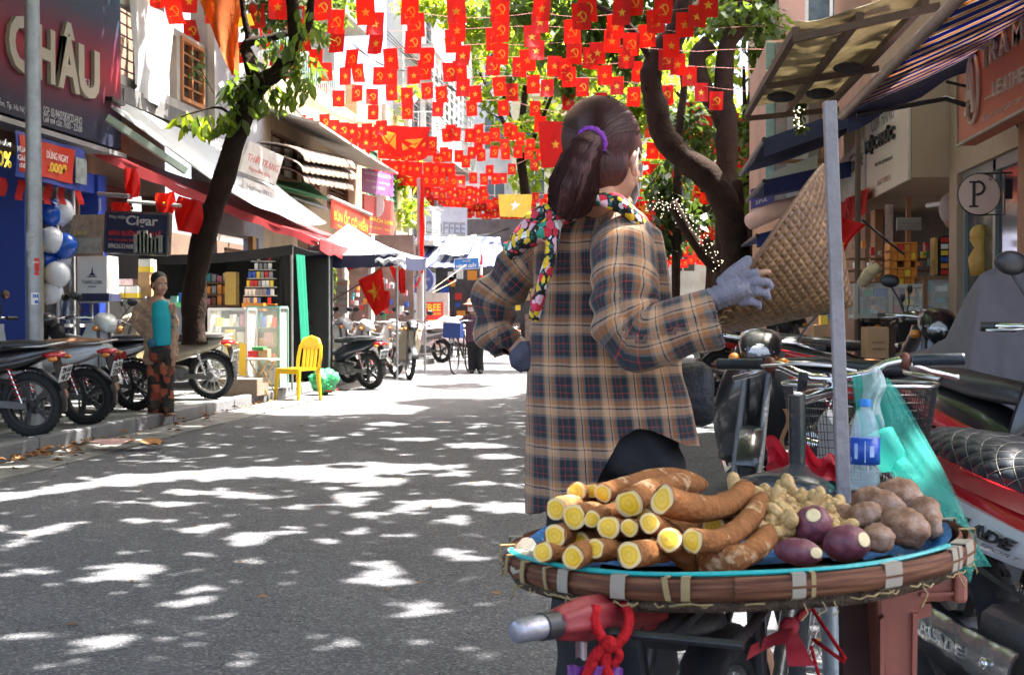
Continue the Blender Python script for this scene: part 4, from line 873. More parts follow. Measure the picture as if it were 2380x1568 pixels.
for (u0,v0,u1,v1,n,lime) in ((405,258,470,300,18,.75),(465,255,530,300,22,.75),(520,235,565,300,16,.3),(535,180,600,250,22,.1),(640,190,720,240,22,.3),(590,205,640,240,8,.2),(660,90,720,170,14,.1),(690,20,740,80,10,.3)):
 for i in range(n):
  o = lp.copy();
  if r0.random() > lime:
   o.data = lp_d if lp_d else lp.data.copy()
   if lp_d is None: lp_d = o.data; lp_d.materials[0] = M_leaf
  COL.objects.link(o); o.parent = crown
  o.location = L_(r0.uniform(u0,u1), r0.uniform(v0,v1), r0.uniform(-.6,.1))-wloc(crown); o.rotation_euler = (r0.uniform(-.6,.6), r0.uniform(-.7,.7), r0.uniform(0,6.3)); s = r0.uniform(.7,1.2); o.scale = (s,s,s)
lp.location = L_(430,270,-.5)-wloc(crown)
Y = 21.8
t = thing('street_tree', 'big dark tree with a thick trunk bending left over the street', 'tree', onZ(1712,780,.1) if 0 else (at(1712,760,Y).x, Y, .1))
b = MB(); limb(b, [V_((at(1715,0,Y).x,Y,.05)),L_(1712,640),L_(1708,570),L_(1690,480),L_(1640,405),L_(1580,360),L_(1540,310),L_(1525,250),L_(1512,190),L_(1520,140),L_(1545,95),L_(1575,50),L_(1600,-30),L_(1610,-120)], .28, .125, 14)
limb(b, [L_(1710,600),L_(1712,480,.1),L_(1712,420,.2)], .16, .1); limb(b, [L_(1545,100),L_(1562,130),L_(1600,60,.3),L_(1640,10,.3)], .08, .06)
limb(b, [L_(1525,150),L_(1500,210,-.1)], .09, .07); limb(b, [L_(1520,150),L_(1460,60,-.3),L_(1380,10,-.5)], .08, .04); limb(b, [L_(1575,50),L_(1700,-40,.5),L_(1800,-80,.8)], .1, .05)
limb(b, [L_(1600,360),L_(1560,320,.2)], .1, .1)
b.build('trunk', M_bark, t, smooth=180)
cb = MB(); r0 = random.Random(8)
for (u,v,dy,rx,ry,rz,n) in ((1250,10,-.4,.75,.7,.45,300),(1360,40,-.3,.6,.7,.5,300),(1300,120,0,.5,.6,.35,170),(1450,30,-.2,.7,.7,.5,320),(1420,110,0,.5,.5,.4,180),(1540,20,0,.6,.6,.5,220),(1180,20,0,.5,.6,.3,150),(1330,190,.2,.35,.4,.25,110),(1650,20,.4,.6,.6,.5,240),(1760,0,.5,.6,.6,.4,200),(1480,150,.2,.4,.4,.35,140),(1400,-60,0,2.6,1.2,.6,700),(1700,-60,.5,1.6,1,.6,400),(1180,170,.4,.3,.3,.2,50)):
 clump(cb, at(u,v,27+dy), (rx*1.25,ry,rz*1.25), int(n*1.25), r0, .27, .13, .45)
cr = cb.build('crown', M_leaf, t)
cb = MB()
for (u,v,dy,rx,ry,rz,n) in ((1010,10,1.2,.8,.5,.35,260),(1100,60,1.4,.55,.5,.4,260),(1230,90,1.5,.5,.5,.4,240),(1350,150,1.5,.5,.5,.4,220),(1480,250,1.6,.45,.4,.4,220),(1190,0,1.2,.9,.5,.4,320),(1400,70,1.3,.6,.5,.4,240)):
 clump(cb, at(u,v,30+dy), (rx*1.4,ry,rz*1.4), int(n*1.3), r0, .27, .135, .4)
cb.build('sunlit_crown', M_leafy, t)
Y = 26.0
t = thing('street_tree', 'straight mossy tree trunk behind the big leaning tree', 'tree', (at(1690,760,Y).x, Y, .1))
b = MB(); limb(b, [V_((at(1690,0,Y).x,Y,.05)),L_(1688,500),L_(1690,300),L_(1682,200),L_(1690,110),L_(1720,50),L_(1740,-60)], .24, .15, 12)
limb(b, [L_(1688,300),L_(1640,210),L_(1620,140),L_(1650,100)], .16, .2); b.build('trunk', M_bark, t, smooth=180)
cb = MB()
for (u,v,dy,rx,ry,rz,n) in ((1760,60,.3,.7,.6,.6,300),(1800,160,.6,.6,.6,.6,300),(1700,30,0,.8,.7,.5,280),(1790,250,1,.5,.6,.5,260),(1740,300,1,.4,.5,.4,160),(1620,330,.5,.5,.5,.4,200),(1580,280,.6,.45,.5,.35,120)):
 clump(cb, L_(u,v,dy), (rx,ry,rz), n, r0, .24, .12, .4)
cb.build('crown', M_leaf, t)
Y = 24.0
t = thing('street_tree', 'thin dark stem beside the big leaning tree', 'tree', (at(1590,760,Y).x, Y, .0))
b = MB(); limb(b, [V_((at(1570,0,Y).x,Y,.0)),L_(1575,420),L_(1580,290),L_(1590,200),L_(1580,120),L_(1570,20),L_(1565,-60)], .085, .06, 9); b.build('trunk', M_bark, t, smooth=180)
cb = MB(); clump(cb, L_(1550,420,.3), (.5,.5,.5), 200, r0, .26, .13, .6); clump(cb, L_(1580,500,.3), (.6,.5,.45), 240, r0, .26, .13, .6); clump(cb, L_(1530,560,.2), (.45,.5,.3), 150, r0, .26, .13, .7); clump(cb, L_(1600,260,.3), (.35,.3,.3), 80, r0, .24, .12, .4); cb.build('crown', M_leafd, t)
def far_tree(label, X, Y, zt, R_, n, m, seed, leaf=.32):
 t = thing('street_tree', label, 'tree', (X,Y,0)); r1 = random.Random(seed)
 b = MB(); limb(b, [(X,Y,0),(X+.2,Y,zt*.35),(X-.1,Y,zt*.6),(X+.2,Y,zt*.85)], .25, .1, 9)
 for k in range(4):
  a = k*1.6+seed; limb(b, [(X,Y,zt*.55),(X+R_*.35*cos(a),Y+R_*.35*sin(a),zt*.7),(X+R_*.7*cos(a),Y+R_*.7*sin(a),zt*.85)], .1, .04, 7)
 b.build('trunk', M_bark, t, smooth=180); cb = MB()
 for k in range(26):
  a = r1.uniform(0,6.3); q = r1.random()**.6*R_; z = zt*r1.uniform(.5,1.05)
  clump(cb, (X+q*cos(a), Y+q*sin(a), z), (R_*.3,R_*.3,R_*.24), n//26, r1, leaf, leaf*.5, .35)
 cb.build('crown', m, t)
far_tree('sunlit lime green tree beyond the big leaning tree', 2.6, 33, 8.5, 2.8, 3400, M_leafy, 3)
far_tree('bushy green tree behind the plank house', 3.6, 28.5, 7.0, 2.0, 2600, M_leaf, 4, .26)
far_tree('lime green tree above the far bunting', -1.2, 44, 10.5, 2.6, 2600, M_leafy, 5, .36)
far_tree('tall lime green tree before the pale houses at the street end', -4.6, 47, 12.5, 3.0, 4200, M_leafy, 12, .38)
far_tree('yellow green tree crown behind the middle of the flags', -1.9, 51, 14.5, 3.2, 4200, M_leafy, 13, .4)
far_tree('leafy tree behind the beige house roof', -7.9, 36, 7.6, 1.5, 1500, M_leafy, 6, .3)
far_tree('dusty green bush tree at the street corner', -3.2, 46, 3.2, 1.4, 1300, M_leaf, 7, .26)
far_tree('dark green tree filling the gap behind the right shops', 1.9, 40, 7.5, 2.6, 2600, M_leaf, 9, .34)
M_lamp = bpy.data.materials.new('fairy_light'); M_lamp.use_nodes = True; N, L, bb = nodes_of(M_lamp); bb.inputs['Emission Color'].default_value = (1,.85,.55,1); bb.inputs['Emission Strength'].default_value = .6
Y = 20.5; b = MB(); limb(b, [L_(1560,470),L_(1600,540),L_(1640,600),L_(1672,625)], .09, .08, 8)
t = thing('leaning_stake', 'dark leaning stake wound with tiny fairy lights', 'stake', L_(1640,600)); b.build('stake', M_bark, t, smooth=180)
b = MB()
for k in range(90):
 s = k/90; c = L_(1560+112*s,470+155*s-14*sin(PI*s)); a = s*60; b.sphere(c+V_((.1*cos(a),-.1*abs(sin(a)),.05*cos(a))), .0075, 5, k=4)
for k in range(50): b.sphere(L_(r0.gauss(1540,22),r0.gauss(480,14),r0.uniform(-.2,.2)), .006, 5, k=4)
b.build('fairy_light', M_lamp, t, kind='stuff')
GAPS = []
def gp(u, v, du, dv):     # a gap seen as a bright patch on the road at photo point (u,v)
 c = onZ(u,v); e = onZ(u+du,v); f = onZ(u,v+dv); GAPS.append((c.x, c.y, abs(e.x-c.x), abs(f.y-c.y)))
for q in ((290,1330,90,24),(255,1490,60,30),(390,1485,10,6),(440,1398,55,18),(890,1308,42,14),(1060,1290,70,18),(700,1325,40,11),(985,1410,60,14),(960,1465,60,14),(590,1250,70,22),(480,1225,55,16),(600,1530,50,14),(720,1535,40,14),(180,1400,35,10),(40,1330,50,14),(1180,1180,90,18),(1000,1170,90,14),(1060,1205,70,12),(860,1195,60,10),(820,1235,60,10),(700,1175,50,8),(760,1255,45,9),(1240,1330,50,16),(1560,1480,70,60),(1500,1530,60,40),(1600,1420,50,24),(560,1150,70,10),(330,1210,60,10),(120,1230,60,20),(30,1260,50,18),(1690,1120,60,30),(1660,1080,50,20),(1100,1035,80,8),(960,1020,60,6),(1150,1060,60,8),(760,960,60,6),(620,955,80,8),(900,985,60,5)): gp(*q)
BAND = [onZ(-40,1165), onZ(200,1122), onZ(480,1100), onZ(760,1088), onZ(980,1090)]
def lit(g):
 x, y = g
 for (cx_,cy_,rx,ry) in GAPS:
  if ((x-cx_)/rx)**2+((y-cy_)/ry)**2 < 1: return True
 if -6 < x < -1.2:
  xs = [p.x for p in BAND]; yb = np.interp(x, xs, [p.y for p in BAND]); wd = .42+.30*(vnoise(x*2.3,7)-.5)
  if abs(y-yb) < wd: return vnoise(x*3.1+9,y*4.3) < .86
  if yb-1.0 < y < yb and vnoise(x*2.2+3,y*3.0) > .62: return True
 return (y > 5.2 and vnoise(x*1.7+31, y*1.9+17) > .90) or vnoise(x*4.3+11, y*5.1+3) > (.84 if y > 6.5 else .88)
LITP = [(at(2170,1080,2.65),.15),(at(440,285,14.5),.45),(onX(355,120,XF),.75),(at(600,215,15),.3),(at(1390,640,2.78),.10),(at(1330,800,2.78),.07),(at(1250,700,2.9),.05),(at(1290,1175,2.0),.10),(at(1400,520,2.85),.10),(at(1320,560,2.9),.05),(at(1420,280,2.9),.05),(at(1690,650,2.6),.05),(at(2330,1010,3.2),.14),(at(2300,1180,3.0),.09),(at(2100,1170,2.1),.07),(at(1850,560,2.7),.06),(at(1980,60,5.5),.5),(at(1850,200,5.5),.35),(at(2050,150,5.5),.3),(at(1440,720,2.8),.05),(at(2150,850,3.0),.06)]
def keep(p):
 g = (p.x-SUN.x*p.z/SUN.z, p.y-SUN.y*p.z/SUN.z)
 if lit(g): return False
 for c,r_ in LITP:
  d = p-c;
  if d.z > 0 and (d-SUN*d.dot(SUN)).length < r_: return False
 return True
X, Yt = 2.4, .2
def roofray(p):      # leaves over the right-hand roofs hang thinner
 k = (p.z-3.2)/SUN.z; x, y = p.x-SUN.x*k, p.y-SUN.y*k
 return .9 < x < 3.0 and 4.5 < y < 13.5
t = thing('street_tree', 'leafy street tree behind the photographer on the right pavement', 'tree', (X,Yt,0)); r1 = random.Random(21)
b = MB(); limb(b, [(X,Yt,0),(X+.1,Yt,2.5),(X-.2,Yt+.6,5),(X-.6,Yt+2.4,7.2)], .26, .14, 10)
for q in range(7):
 a = -1.2+q*.55; limb(b, [(X-.2,Yt+.6,5),(X+2*sin(a),Yt+2.5*cos(a)+1,7.0),(X+4.5*sin(a),Yt+5.5*cos(a)+2,7.6)], .1, .03, 6)
b.build('trunk', M_bark, t, smooth=180); cb = MB(); cb2 = MB()
for _ in range(64000):
 p = V_((r1.uniform(-7.6,4.6), r1.uniform(-3,24), 0)); zl = max(6.5, 1.6+.275*p.y); p.z = zl+r1.uniform(0,1.1)
 g = (p.x-SUN.x*p.z/SUN.z, p.y-SUN.y*p.z/SUN.z)
 if g[1] > 13.8+.8*vnoise(g[0],3) and -6 < g[0] < -3.2-.09*(g[1]-14)+.7*vnoise(g[1]*1.3,8): continue
 if g[1] > 14.5 and vnoise(g[0]*.9+5, g[1]*.55) > .60: continue
 if g[1] > 21 or p.y > 23.5: continue
 if not keep(p): continue
 if roofray(p) and (vnoise(p.x*4.1,p.y*4.3) > .42): continue
 s = r1.uniform(.8,1.25); a = r1.uniform(0,6.28); d = V_((cos(a),sin(a),r1.uniform(-.45,.2))); sdir = d.cross(V_((r1.uniform(-.3,.3),r1.uniform(-.3,.3),1))).normalized()
 b_l = .27*s; (cb if p.y < 12 else cb2).add([p-d*b_l*.5, p+sdir*b_l*.27, p+d*b_l*.5, p-sdir*b_l*.27], ((0,1,2,3),))
cb.build('crown', M_leaf, t)
cb3 = MB()  # extra leaves above the view, added to dapple shade on the left facades
for _ in range(5200):
 p = V_((r1.uniform(-7.4,-5.0), r1.uniform(12.5,24), 0)); p.z = max(6.3, 1.6+.275*p.y)+r1.uniform(0,1.2)
 if vnoise(p.x*1.9+p.z, p.y*1.6) > .56 or (p-LITP[2][0]-SUN*(p-LITP[2][0]).dot(SUN)).length < .6: continue
 leaf_quad(cb3, p, .28, .15, r1, .2)
cb3.build('shade_crown', M_leaf, [o for o in bpy.data.objects if o.get('label','').startswith('slim dark tree')][0])
cb2.build('shade_crown', M_leaf, [o for o in bpy.data.objects if o.get('label','').startswith('big dark tree')][0])
# ================================================================ right side of the street
XR = 2.95
M_beige = mat('beige_panel', (.42,.31,.23), .7, var=.08, scale=1.5, dirt=.25, bump=.08)
M_brick = mat('sign_brick', (.5,.14,.07), .5, var=.06, bump=.03)
M_pole_o = mat('orange_pillar', (.45,.22,.12), .6, var=.12, scale=3, dirt=.3)
M_dgrey = mat('door_grey', (.2,.24,.25), .4, var=.1, bump=.03)
t = thing('leather_shop', 'right-hand shop front with an orange pillar and a grey glazed door', 'building', (XR, 9, 0))
b = MB(); wall_panel(b, XR, 4, 12.6, .1, 4.6, .25, holes=((4.6,9.6,.1,2.45),(10.2,12.3,.1,2.5)), side=1); b.build('wall', M_beige, t)
b = MB(); b.box2((XR-.06,9.62,.12),(XR+.0,10.05,2.6)); b.tube([(XR-.1,9.8,.12),(XR-.1,9.8,3.1)], .055, 12); b.build('pillar', M_pole_o, t)
b = MB(); b.box2((XR+2.2,4,.1),(XR+2.3,12.5,3)); b.box2((XR+.25,4,2.7),(XR+2.2,12.5,2.8)); b.box2((XR+.25,12.4,.1),(XR+2.2,12.5,2.7)); b.build('interior', mat('shop_int',(.25,.2,.17),.9,var=.3,scale=2), t)
b = MB();
for y in (10.22,11.2,12.24): b.box2((XR+.05,y-.04,.12),(XR+.12,y+.04,2.5))
b.box2((XR+.05,10.26,2.4),(XR+.12,12.2,2.5)); b.build('door_frame', M_dgrey, t)
b = MB(); b.box2((XR+.08,10.28,.15),(XR+.09,11.15,2.4)); b.box2((XR+.08,11.25,.15),(XR+.09,12.2,2.4)); b.build('pane', M_win, t)
XT = 2.5; z0 = onX(2232,336,XT).z; z1 = z0+.66; ya, yb = onX(2228,0,XT).y, 6.9
t = thing('shop_sign', 'brick red overhanging sign with raised white letters and an oval monogram', 'sign', (XT, (ya+yb)/2, z0))
b = MB(); b.box2((XT,yb,z0),(XT+.14,ya,z1)); b.build('panel', M_brick, t)
b = MB()
for p,q in (((XT-.008,yb,z0),(XT-.008,ya,z0)),((XT-.008,yb,z1),(XT-.008,ya,z1)),((XT-.008,ya,z0),(XT-.008,ya,z1))): b.beam(p,q,.02,.02)
b.build('frame', M_offw, t)
def rtext(b, s, u0, v0, u1, v1, h, X=XT, bold=.0, ext=.012): put_text(b, s, onX(u0,v0,X), onX(u1,v1,X), onX(u0,v0-h,X), bold, ext=ext)
M_iv = mat('letter_ivory',(.6,.52,.45),.4,bump=0)
for wd,u0,v0,u1,v1,h,wts in (('TRAMA',2284,165,2402,80,52,(1,1.05,1.15,1.35,1.1)),('LEATHER',2313,226,2402,180,34,(.85,.95,1.1,.95,1.1,.95,1))):
 tw_ = sum(wts); x_ = 0
 for ch,w_ in zip(wd,wts):
  a0 = (x_+.12)/tw_; a1 = (x_+w_-.10)/tw_; x_ += w_
  if wd == 'TRAMA' and x_ > 4.5: a0 += .07; a1 += .07
  b = MB(); rtext(b,ch,u0+(u1-u0)*a0,v0+(v1-v0)*a0,u0+(u1-u0)*a1,v0+(v1-v0)*a1,h,bold=.01,ext=.025); b.build('letter', M_iv, t)
b = MB(); rtext(b,'SỬA CHỮA: GIÀY DÉP - TÚI',2285,284,2402,222,15,ext=.003); b.beam(onX(2291,231,XT)+V_((-.006,0,0)), onX(2308,222,XT)+V_((-.006,0,0)), .012,.012); b.build('small_print', mat('letter_ivory',(.6,.52,.45)), t)
c = onX(2260,206,XT-.02)
b = MB(); ang = [2*PI*k/28 for k in range(29)]; b.tube([c+V_((0,.17*cos(a),.26*sin(a))) for a in ang], .016, 6, caps=False)
put_text(b,'A',c+V_((-.01,.12,-.2)),c+V_((-.01,-.15,-.2)),c+V_((-.01,.12,.2)),.03,ext=.02); b.build('monogram', mat('letter_ivory',(.6,.52,.45)), t)
c = at(2275,452,10.4); r_ = 45*10.4/FPX
t = thing('round_sign', 'round pale hanging sign with a black letter P on a bracket', 'sign', c)
b = MB(); b.lathe([(.001,-.02),(r_,-.02),(r_,.02),(.001,.02)], 32, Matrix.Translation(c) @ Matrix.Rotation(PI/2,4,'X')); b.build('panel', mat('p_sign',(.6,.47,.4),.5,var=.05), t)
b = MB(); b.tube([c+V_((r_*cos(a),-.0,r_*sin(a))) for a in ang], .011, 6, caps=False); b.tube([c+V_((-.02,0,r_+.005)), c+V_((.26,0,r_+.01))], .009, 6); b.tube([c+V_((.0,0,-r_-.004)), c+V_((.2,0,-r_)), c+V_((.2,0,r_))], .008, 6); b.box2(c+V_((.2,-.01,-.04)),c+V_((.26,.01,.12))); b.build('bracket', M_black, t)
b = MB(); q = c+V_((0,-.024,0)); b.box2(q+V_((-.055,-.004,-.10)),q+V_((-.033,.004,.10))); b.box2(q+V_((-.08,-.004,-.105)),q+V_((-.01,.004,-.09))); b.box2(q+V_((-.08,-.004,.09)),q+V_((-.0,.004,.105)))
b.tube([q+V_((-.02+.055*sin(a),0,.05-.052*cos(a)*-1)) for a in [PI*k/10 for k in range(11)]], .0105, 6); b.tube([q+V_((-.04,0,-.002)), q+V_((-.015,0,-.002))], .008, 6); b.build('lettering', M_black, t)
b = MB(); s_ = c+V_((.085,-.024,.105))
for a in (-.5,0,.5): b.tube([s_, s_+V_((.03*sin(a-.3),0,.035*cos(a-.3)))], .003, 4)
b.build('print', mat('print_grey',(.3,.25,.22)), t)
XC = 2.6; YC = 12.65; zb = onX(2096,424,XC).z
t = thing('jewellery_shop', 'shop with a cream boxed fascia over its open goods filled front', 'building', (3.4, 15, 0))
b = MB(); b.box2((XC,YC,zb),(4.6,16.9,3.55)); b.box2((XR,12.62,3.55),(4.6,16.9,4.6)); b.build('fascia', M_beige, t)
b = MB(); b.box2((4.9,12.6,.1),(5.0,17,3)); b.box2((3.0,16.8,.1),(4.9,16.9,2.6)); b.build('interior', mat('shop_int2',(.22,.19,.18),.9,var=.3,scale=2), t)
for q in (((2.92,16.4,.12),(3.02,16.7,2.6)),((2.95,14.6,.12),(3.0,14.66,2.5))): b = MB(); b.box2(*q); b.build('post', M_pole_o, t)
XQ = XC-.03; P = lambda u,v: onX(u,v,XQ)
t = thing('shop_sign', 'cream street side sign with thin and bold dark lettering beside the boxed fascia', 'sign', P(2055,440))
b = MB(); ya, yb = P(2012,0).y, YC; b.box2((XQ,yb+.01,zb-.02),(XQ+.025,ya,3.62)); b.build('panel', mat('cream_sign',(.62,.54,.47),.5,var=.05), t)
b = MB(); put_text(b,'CỬA HÀNG',P(2026,310),P(2078,274),P(2026,262),0); b.build('thin_letter', mat('print_grey2',(.2,.19,.18)), t)
b = MB(); put_text(b,'MỘC PHÚC',P(2016,366),P(2082,330),P(2016,322),.04,ext=.03); put_text(b,'SILVER JEWELRY',P(2034,390),P(2076,372),P(2034,380),.01); b.build('letter', P_black, t)
b = MB(); put_text(b,'0977893',P(2040,433),P(2070,418),P(2040,420),.0); b.build('phone_print', mat('print_pink',(.5,.25,.2)), t)
sign('shop_sign','white sign with dark print and red flags left of the cream sign',onX(1952,478,2.55),onX(2010,440,2.55),onX(1952,372,2.55),M_offw,texts=[('WOOD STORE',.3,.5,.95,.75,P_black,.02),('HÀNG NỘI',.4,.78,.9,.9,P_black)],th=.05)
b = MB()
for k in range(16):
 p = onX(1955+4*k, 470-2.2*k, 2.5)
 one('pennant', lambda b: b.slab(lambda u,v: p+V_((.02*sin(v*3+k), -.10+.2*u, -.28*v)), 3, 4, V_((-.003,0,0))), M_red, 'small red pennant strung under the white and cream signs', 'flag', 'pennants under the right-hand signs')
mw = bpy.data.materials.new('awning_stripes'); mw.use_nodes = True; N, L, bb = nodes_of(mw); tc = N.new('ShaderNodeTexCoord'); sp = N.new('ShaderNodeSeparateXYZ'); L.new(tc.outputs['Object'], sp.inputs[0])
fr = math_n(N, L, 'FRACT', math_n(N, L, 'MULTIPLY', sp.outputs[1], 3.1)); rp = ramp(N, [(0,(.03,.04,.28)),(.38,(.6,.58,.55)),(.5,(.62,.3,.03)),(.72,(.6,.58,.55)),(.84,(.03,.04,.28))]); L.new(fr, rp.inputs[0])
nn = N.new('ShaderNodeTexNoise'); nn.inputs['Scale'].default_value = 3; nn.inputs['Detail'].default_value = 6; L.new(tc.outputs['Object'], nn.inputs['Vector']); r2 = ramp(N, [(.3,(.65,.62,.6)),(.65,(1,1,1))], 'LINEAR'); L.new(nn.outputs['Fac'], r2.inputs[0])
mm = N.new('ShaderNodeMix'); mm.data_type = 'RGBA'; mm.blend_type = 'MULTIPLY'; mm.inputs[0].default_value = 1; L.new(rp.outputs[0], mm.inputs[6]); L.new(r2.outputs[0], mm.inputs[7])
L.new(mm.outputs[2], bb.inputs['Base Color']); bb.inputs['Roughness'].default_value = .8; tr = N.new('ShaderNodeBsdfTranslucent'); L.new(mm.outputs[2], tr.inputs[0]); ms2 = N.new('ShaderNodeMixShader'); ms2.inputs[0].default_value = .5; L.new(bb.outputs[0], ms2.inputs[1]); L.new(tr.outputs[0], ms2.inputs[2]); L.new(ms2.outputs[0], N['Material Output'].inputs[0])
aw = sheet_roof('striped_awning','blue yellow and white striped awning on a folding arm, seen from below',(V_((2.94,10.0,3.4)),V_((2.94,4.5,3.4)),V_((1.57,4.5,2.75)),V_((1.57,10.0,2.75))), mw, sag=.05, th=.006)
one('awning_bar', lambda b: (b.tube([(1.55,4.4,2.73),(1.55,10.15,2.73)], .035, 10)), mat('bar_worn',(.3,.22,.18),.5,metal=.3,var=.4,dirt=.6), 'worn tubular front bar of the striped awning', 'bar', smooth=60)
one('awning_valance', lambda b: b.slab(lambda u,v: V_((1.57+1.4*u, 10.03, 2.74+.66*u-.16*v*(1-.3*u)-.02*sin(u*20))), 16, 3, V_((0,.01,0))), M_navy, 'dark valance at the far end of the striped awning', 'valance')
one('folding_bracket', lambda b: (b.tube([(1.62,9.9,2.7),(2.3,9.95,2.82),(2.9,9.98,2.62)], .02, 8), b.tube([(2.3,9.95,2.95),(2.7,9.96,2.85),(2.9,9.97,2.5)], .012, 6)), M_black, 'black folding arm under the striped awning', 'bracket')
M_fib = mat('old_fibreglass', (.42,.37,.26), .7, var=.45, scale=5, dirt=.75, trans=.45, bump=.4, bscale=18)
t = thing('sheet_roof', 'weathered corrugated sheet roof in a rusty steel frame over the pavement', 'roof', (1.7, 11, 3.25))
A = at(1738,250,13.0); Bq = at(1950,228,13.0); Cq = at(2185,-25,8.6); Dq = at(1850,52,8.7)
def rf(u,v):
 p = (A*(1-u)+Bq*u)*(1-v)+(Dq*(1-u)+Cq*u)*v; return p+V_((0,.05*sin(u*14),.012*sin(v*95)+.025*sin(u*7+v*3)))
b = MB(); b.slab(rf, 12, 180, .008)
b.build('sheet', M_fib, t, smooth=180)
b = MB()
M_rust = mat('rusty_steel', (.12,.075,.05), .7, var=.4, scale=8, dirt=.4)
for (p,q) in ((A,Dq),(A*.55+Bq*.45, Dq*.55+Cq*.45),(A*.1+Bq*.9, Dq*.1+Cq*.9)):
 o = V_((0,0,-.06)); bb2 = MB(); bb2.beam(p+o,q+o,.05,.06); bb2.build('rafter', M_rust, t)
for s in (0,.5,1):
 p = A*(1-s)+Dq*s; q = Bq*(1-s)+Cq*s; bb2 = MB(); bb2.beam(p+V_((-.02,0,-.115)),q+V_((0,0,-.115)),.045,.05); bb2.build('purlin', M_rust, t)
b = MB()
for s,q in ((.35,.2),(.4,.55),(.62,.65)):
 p = rf(q,s)+V_((0,0,-.16)); b.sphere(p, (.13,.09,.05), 8, k=6)
b.build('leaf_debris', M_dark, t, kind='stuff')
for s in (0,1):
 p = A if s==0 else Bq;
one('roof_post', lambda b: b.tube([(Bq.x+.2,13.05,.12),(Bq.x+.2,13.05,3.2)], .03, 8), M_rust, 'thin rusty post carrying the sheet roof', 'post')
b = MB(); r3 = random.Random(4)
for i in range(70):
 c = at(1860+r3.gauss(0,7), r3.uniform(235,305), 12.9); leaf_quad(b, c, .07, .04, r3, .6)
b.build('hanging_creeper', M_leaf, None, 0, 'green creeper with tiny lights hanging from the sheet roof frame', 'plant', loc=at(1860,235,12.9))
b = MB()
for i in range(30): b.sphere(at(1857+r3.gauss(0,6), r3.uniform(232,300), 12.85), .006, 5, k=4)
b.build('light_string', M_lamp, None, 0, 'short string of warm fairy lights in the hanging creeper', 'fairy lights', loc=at(1857,235,12.85), kind='stuff')
def navy(Y0,Y1,x0,z0,x1,z1,lab,m,n):
 aw = sheet_roof('shop_awning',lab,(V_((x1,Y0,z1)),V_((x1,Y1,z1)),V_((x0,Y1,z0)),V_((x0,Y0,z0))),m,sag=.05,th=.01)
 b = MB(); b.tube([(x0-.02,Y0-.1,z0-.02),(x0-.02,Y1+.1,z0-.02)], .03, 8); b.tube([(x0,Y0,z0-.05),(x1,Y0,z1-.06)], .02, 6); b.build('bar', M_black, aw)
 b = MB(); b.slab(lambda u,v: V_((x0-.02+(x1-x0)*u, Y0-.02, z0+(z1-z0)*u-.2*v)), 10, 3, V_((0,.008,0))); b.build('valance', m, aw)
navy(14.2,17.5,1.33,3.12,2.6,3.55,'upper dark navy awning on the right beyond the sheet roof',M_navy,0)
navy(16.0,18.5,1.5,2.85,2.9,3.15,'middle folded navy awning below the upper one on the right',mat('navy_blue',(.02,.03,.13),.7,var=.2),1)
navy(18.8,22,1.66,2.35,3.2,2.75,'lowest blue awning on the right above the purple sign',mat('awning_blue',(.03,.06,.25),.7,var=.2),2)
sign('shop_sign','purple shop sign under the lowest blue awning',at(1745,487,19.5),at(1800,470,19.5),at(1745,440,19.5),mat('sign_purple',(.12,.1,.35),.5),texts=[('SALON',.1,.5,.9,.85,P_white),('SPA',.2,.15,.7,.35,P_white)])
sign('shop_sign','pale blank canopy sign behind the navy awnings',at(1795,440,18.6),at(1900,400,18.6),at(1795,400,18.6),M_offw)
one('rolled_canopy', lambda b: b.tube([at(1745,515,18),at(1800,490,17.6),at(1880,468,17)], .12, 10), mat('canvas_pink',(.55,.38,.32),.8,var=.1), 'rolled pale pink canvas hanging under the awnings on the right', 'canopy', smooth=180)
t = thing('plank_house', 'house clad in upright teal white and brown planks', 'building', (2.9, 20.5, 0))
b = MB(); b.box2((1.95,20.6,3.0),(4.5,24,5.6)); b.box2((2.9,17,0),(3.1,26,3.0)); b.box2((3.0,17.2,2.9),(4.5,20.5,6.5)); b.build('wall', M_pink, t)
cols = [(.35,.55,.52),(.4,.36,.34),(.55,.55,.55),(.62,.6,.58),(.3,.27,.25),(.5,.28,.12),(.5,.3,.15),(.42,.26,.14),(.36,.22,.12),(.45,.3,.18),(.4,.2,.1),(.46,.3,.18)]
x = 1.93
for k,cc in enumerate(cols):
 wd = .15+.03*((k*7)%3); b = MB(); b.box2((x,20.55-.012*(k%3),3.02),(x+wd-.012,20.59,5.55)); b.build('plank', mat('plank_%d'%k, cc, .75, var=.3, scale=5, dirt=.4), t); x += wd
b = MB(); b.box2((1.88,20.5,3.6),(4.4,20.54,3.66)); b.build('batten', M_wood, t)
end_house('pink_house','pinkish house rising behind the plank house',2.75,7,26.5,11,M_pink,2,2,z0=6.2)
c = at(1955,500,9.5)
t = big_flag('hanging_flag','red flag with a yellow star hanging behind the basket pole',[at(1930,500,9.5),at(2012,520,9.6),at(1955,602,9.7),at(1925,610,9.6)],'s',None,er=.5,ec=(.3,.62))
one('flag_staff', lambda b: b.tube([at(2005,512,9.6),at(2062,560,10.3),at(2100,590,10.8)], .01, 6), M_black, 'dark slanting staff of the red flag behind the pole', 'pole')
def box_item(name,label,cat,u0,u1,v0,v1,Y,dep,m,group=None,loc=None):
 a, c = at(u0,v1,Y), at(u1,v0,Y); return one(name, lambda b: b.box2((a.x,Y,a.z),(c.x,Y+dep,c.z)), m, label, cat, group)
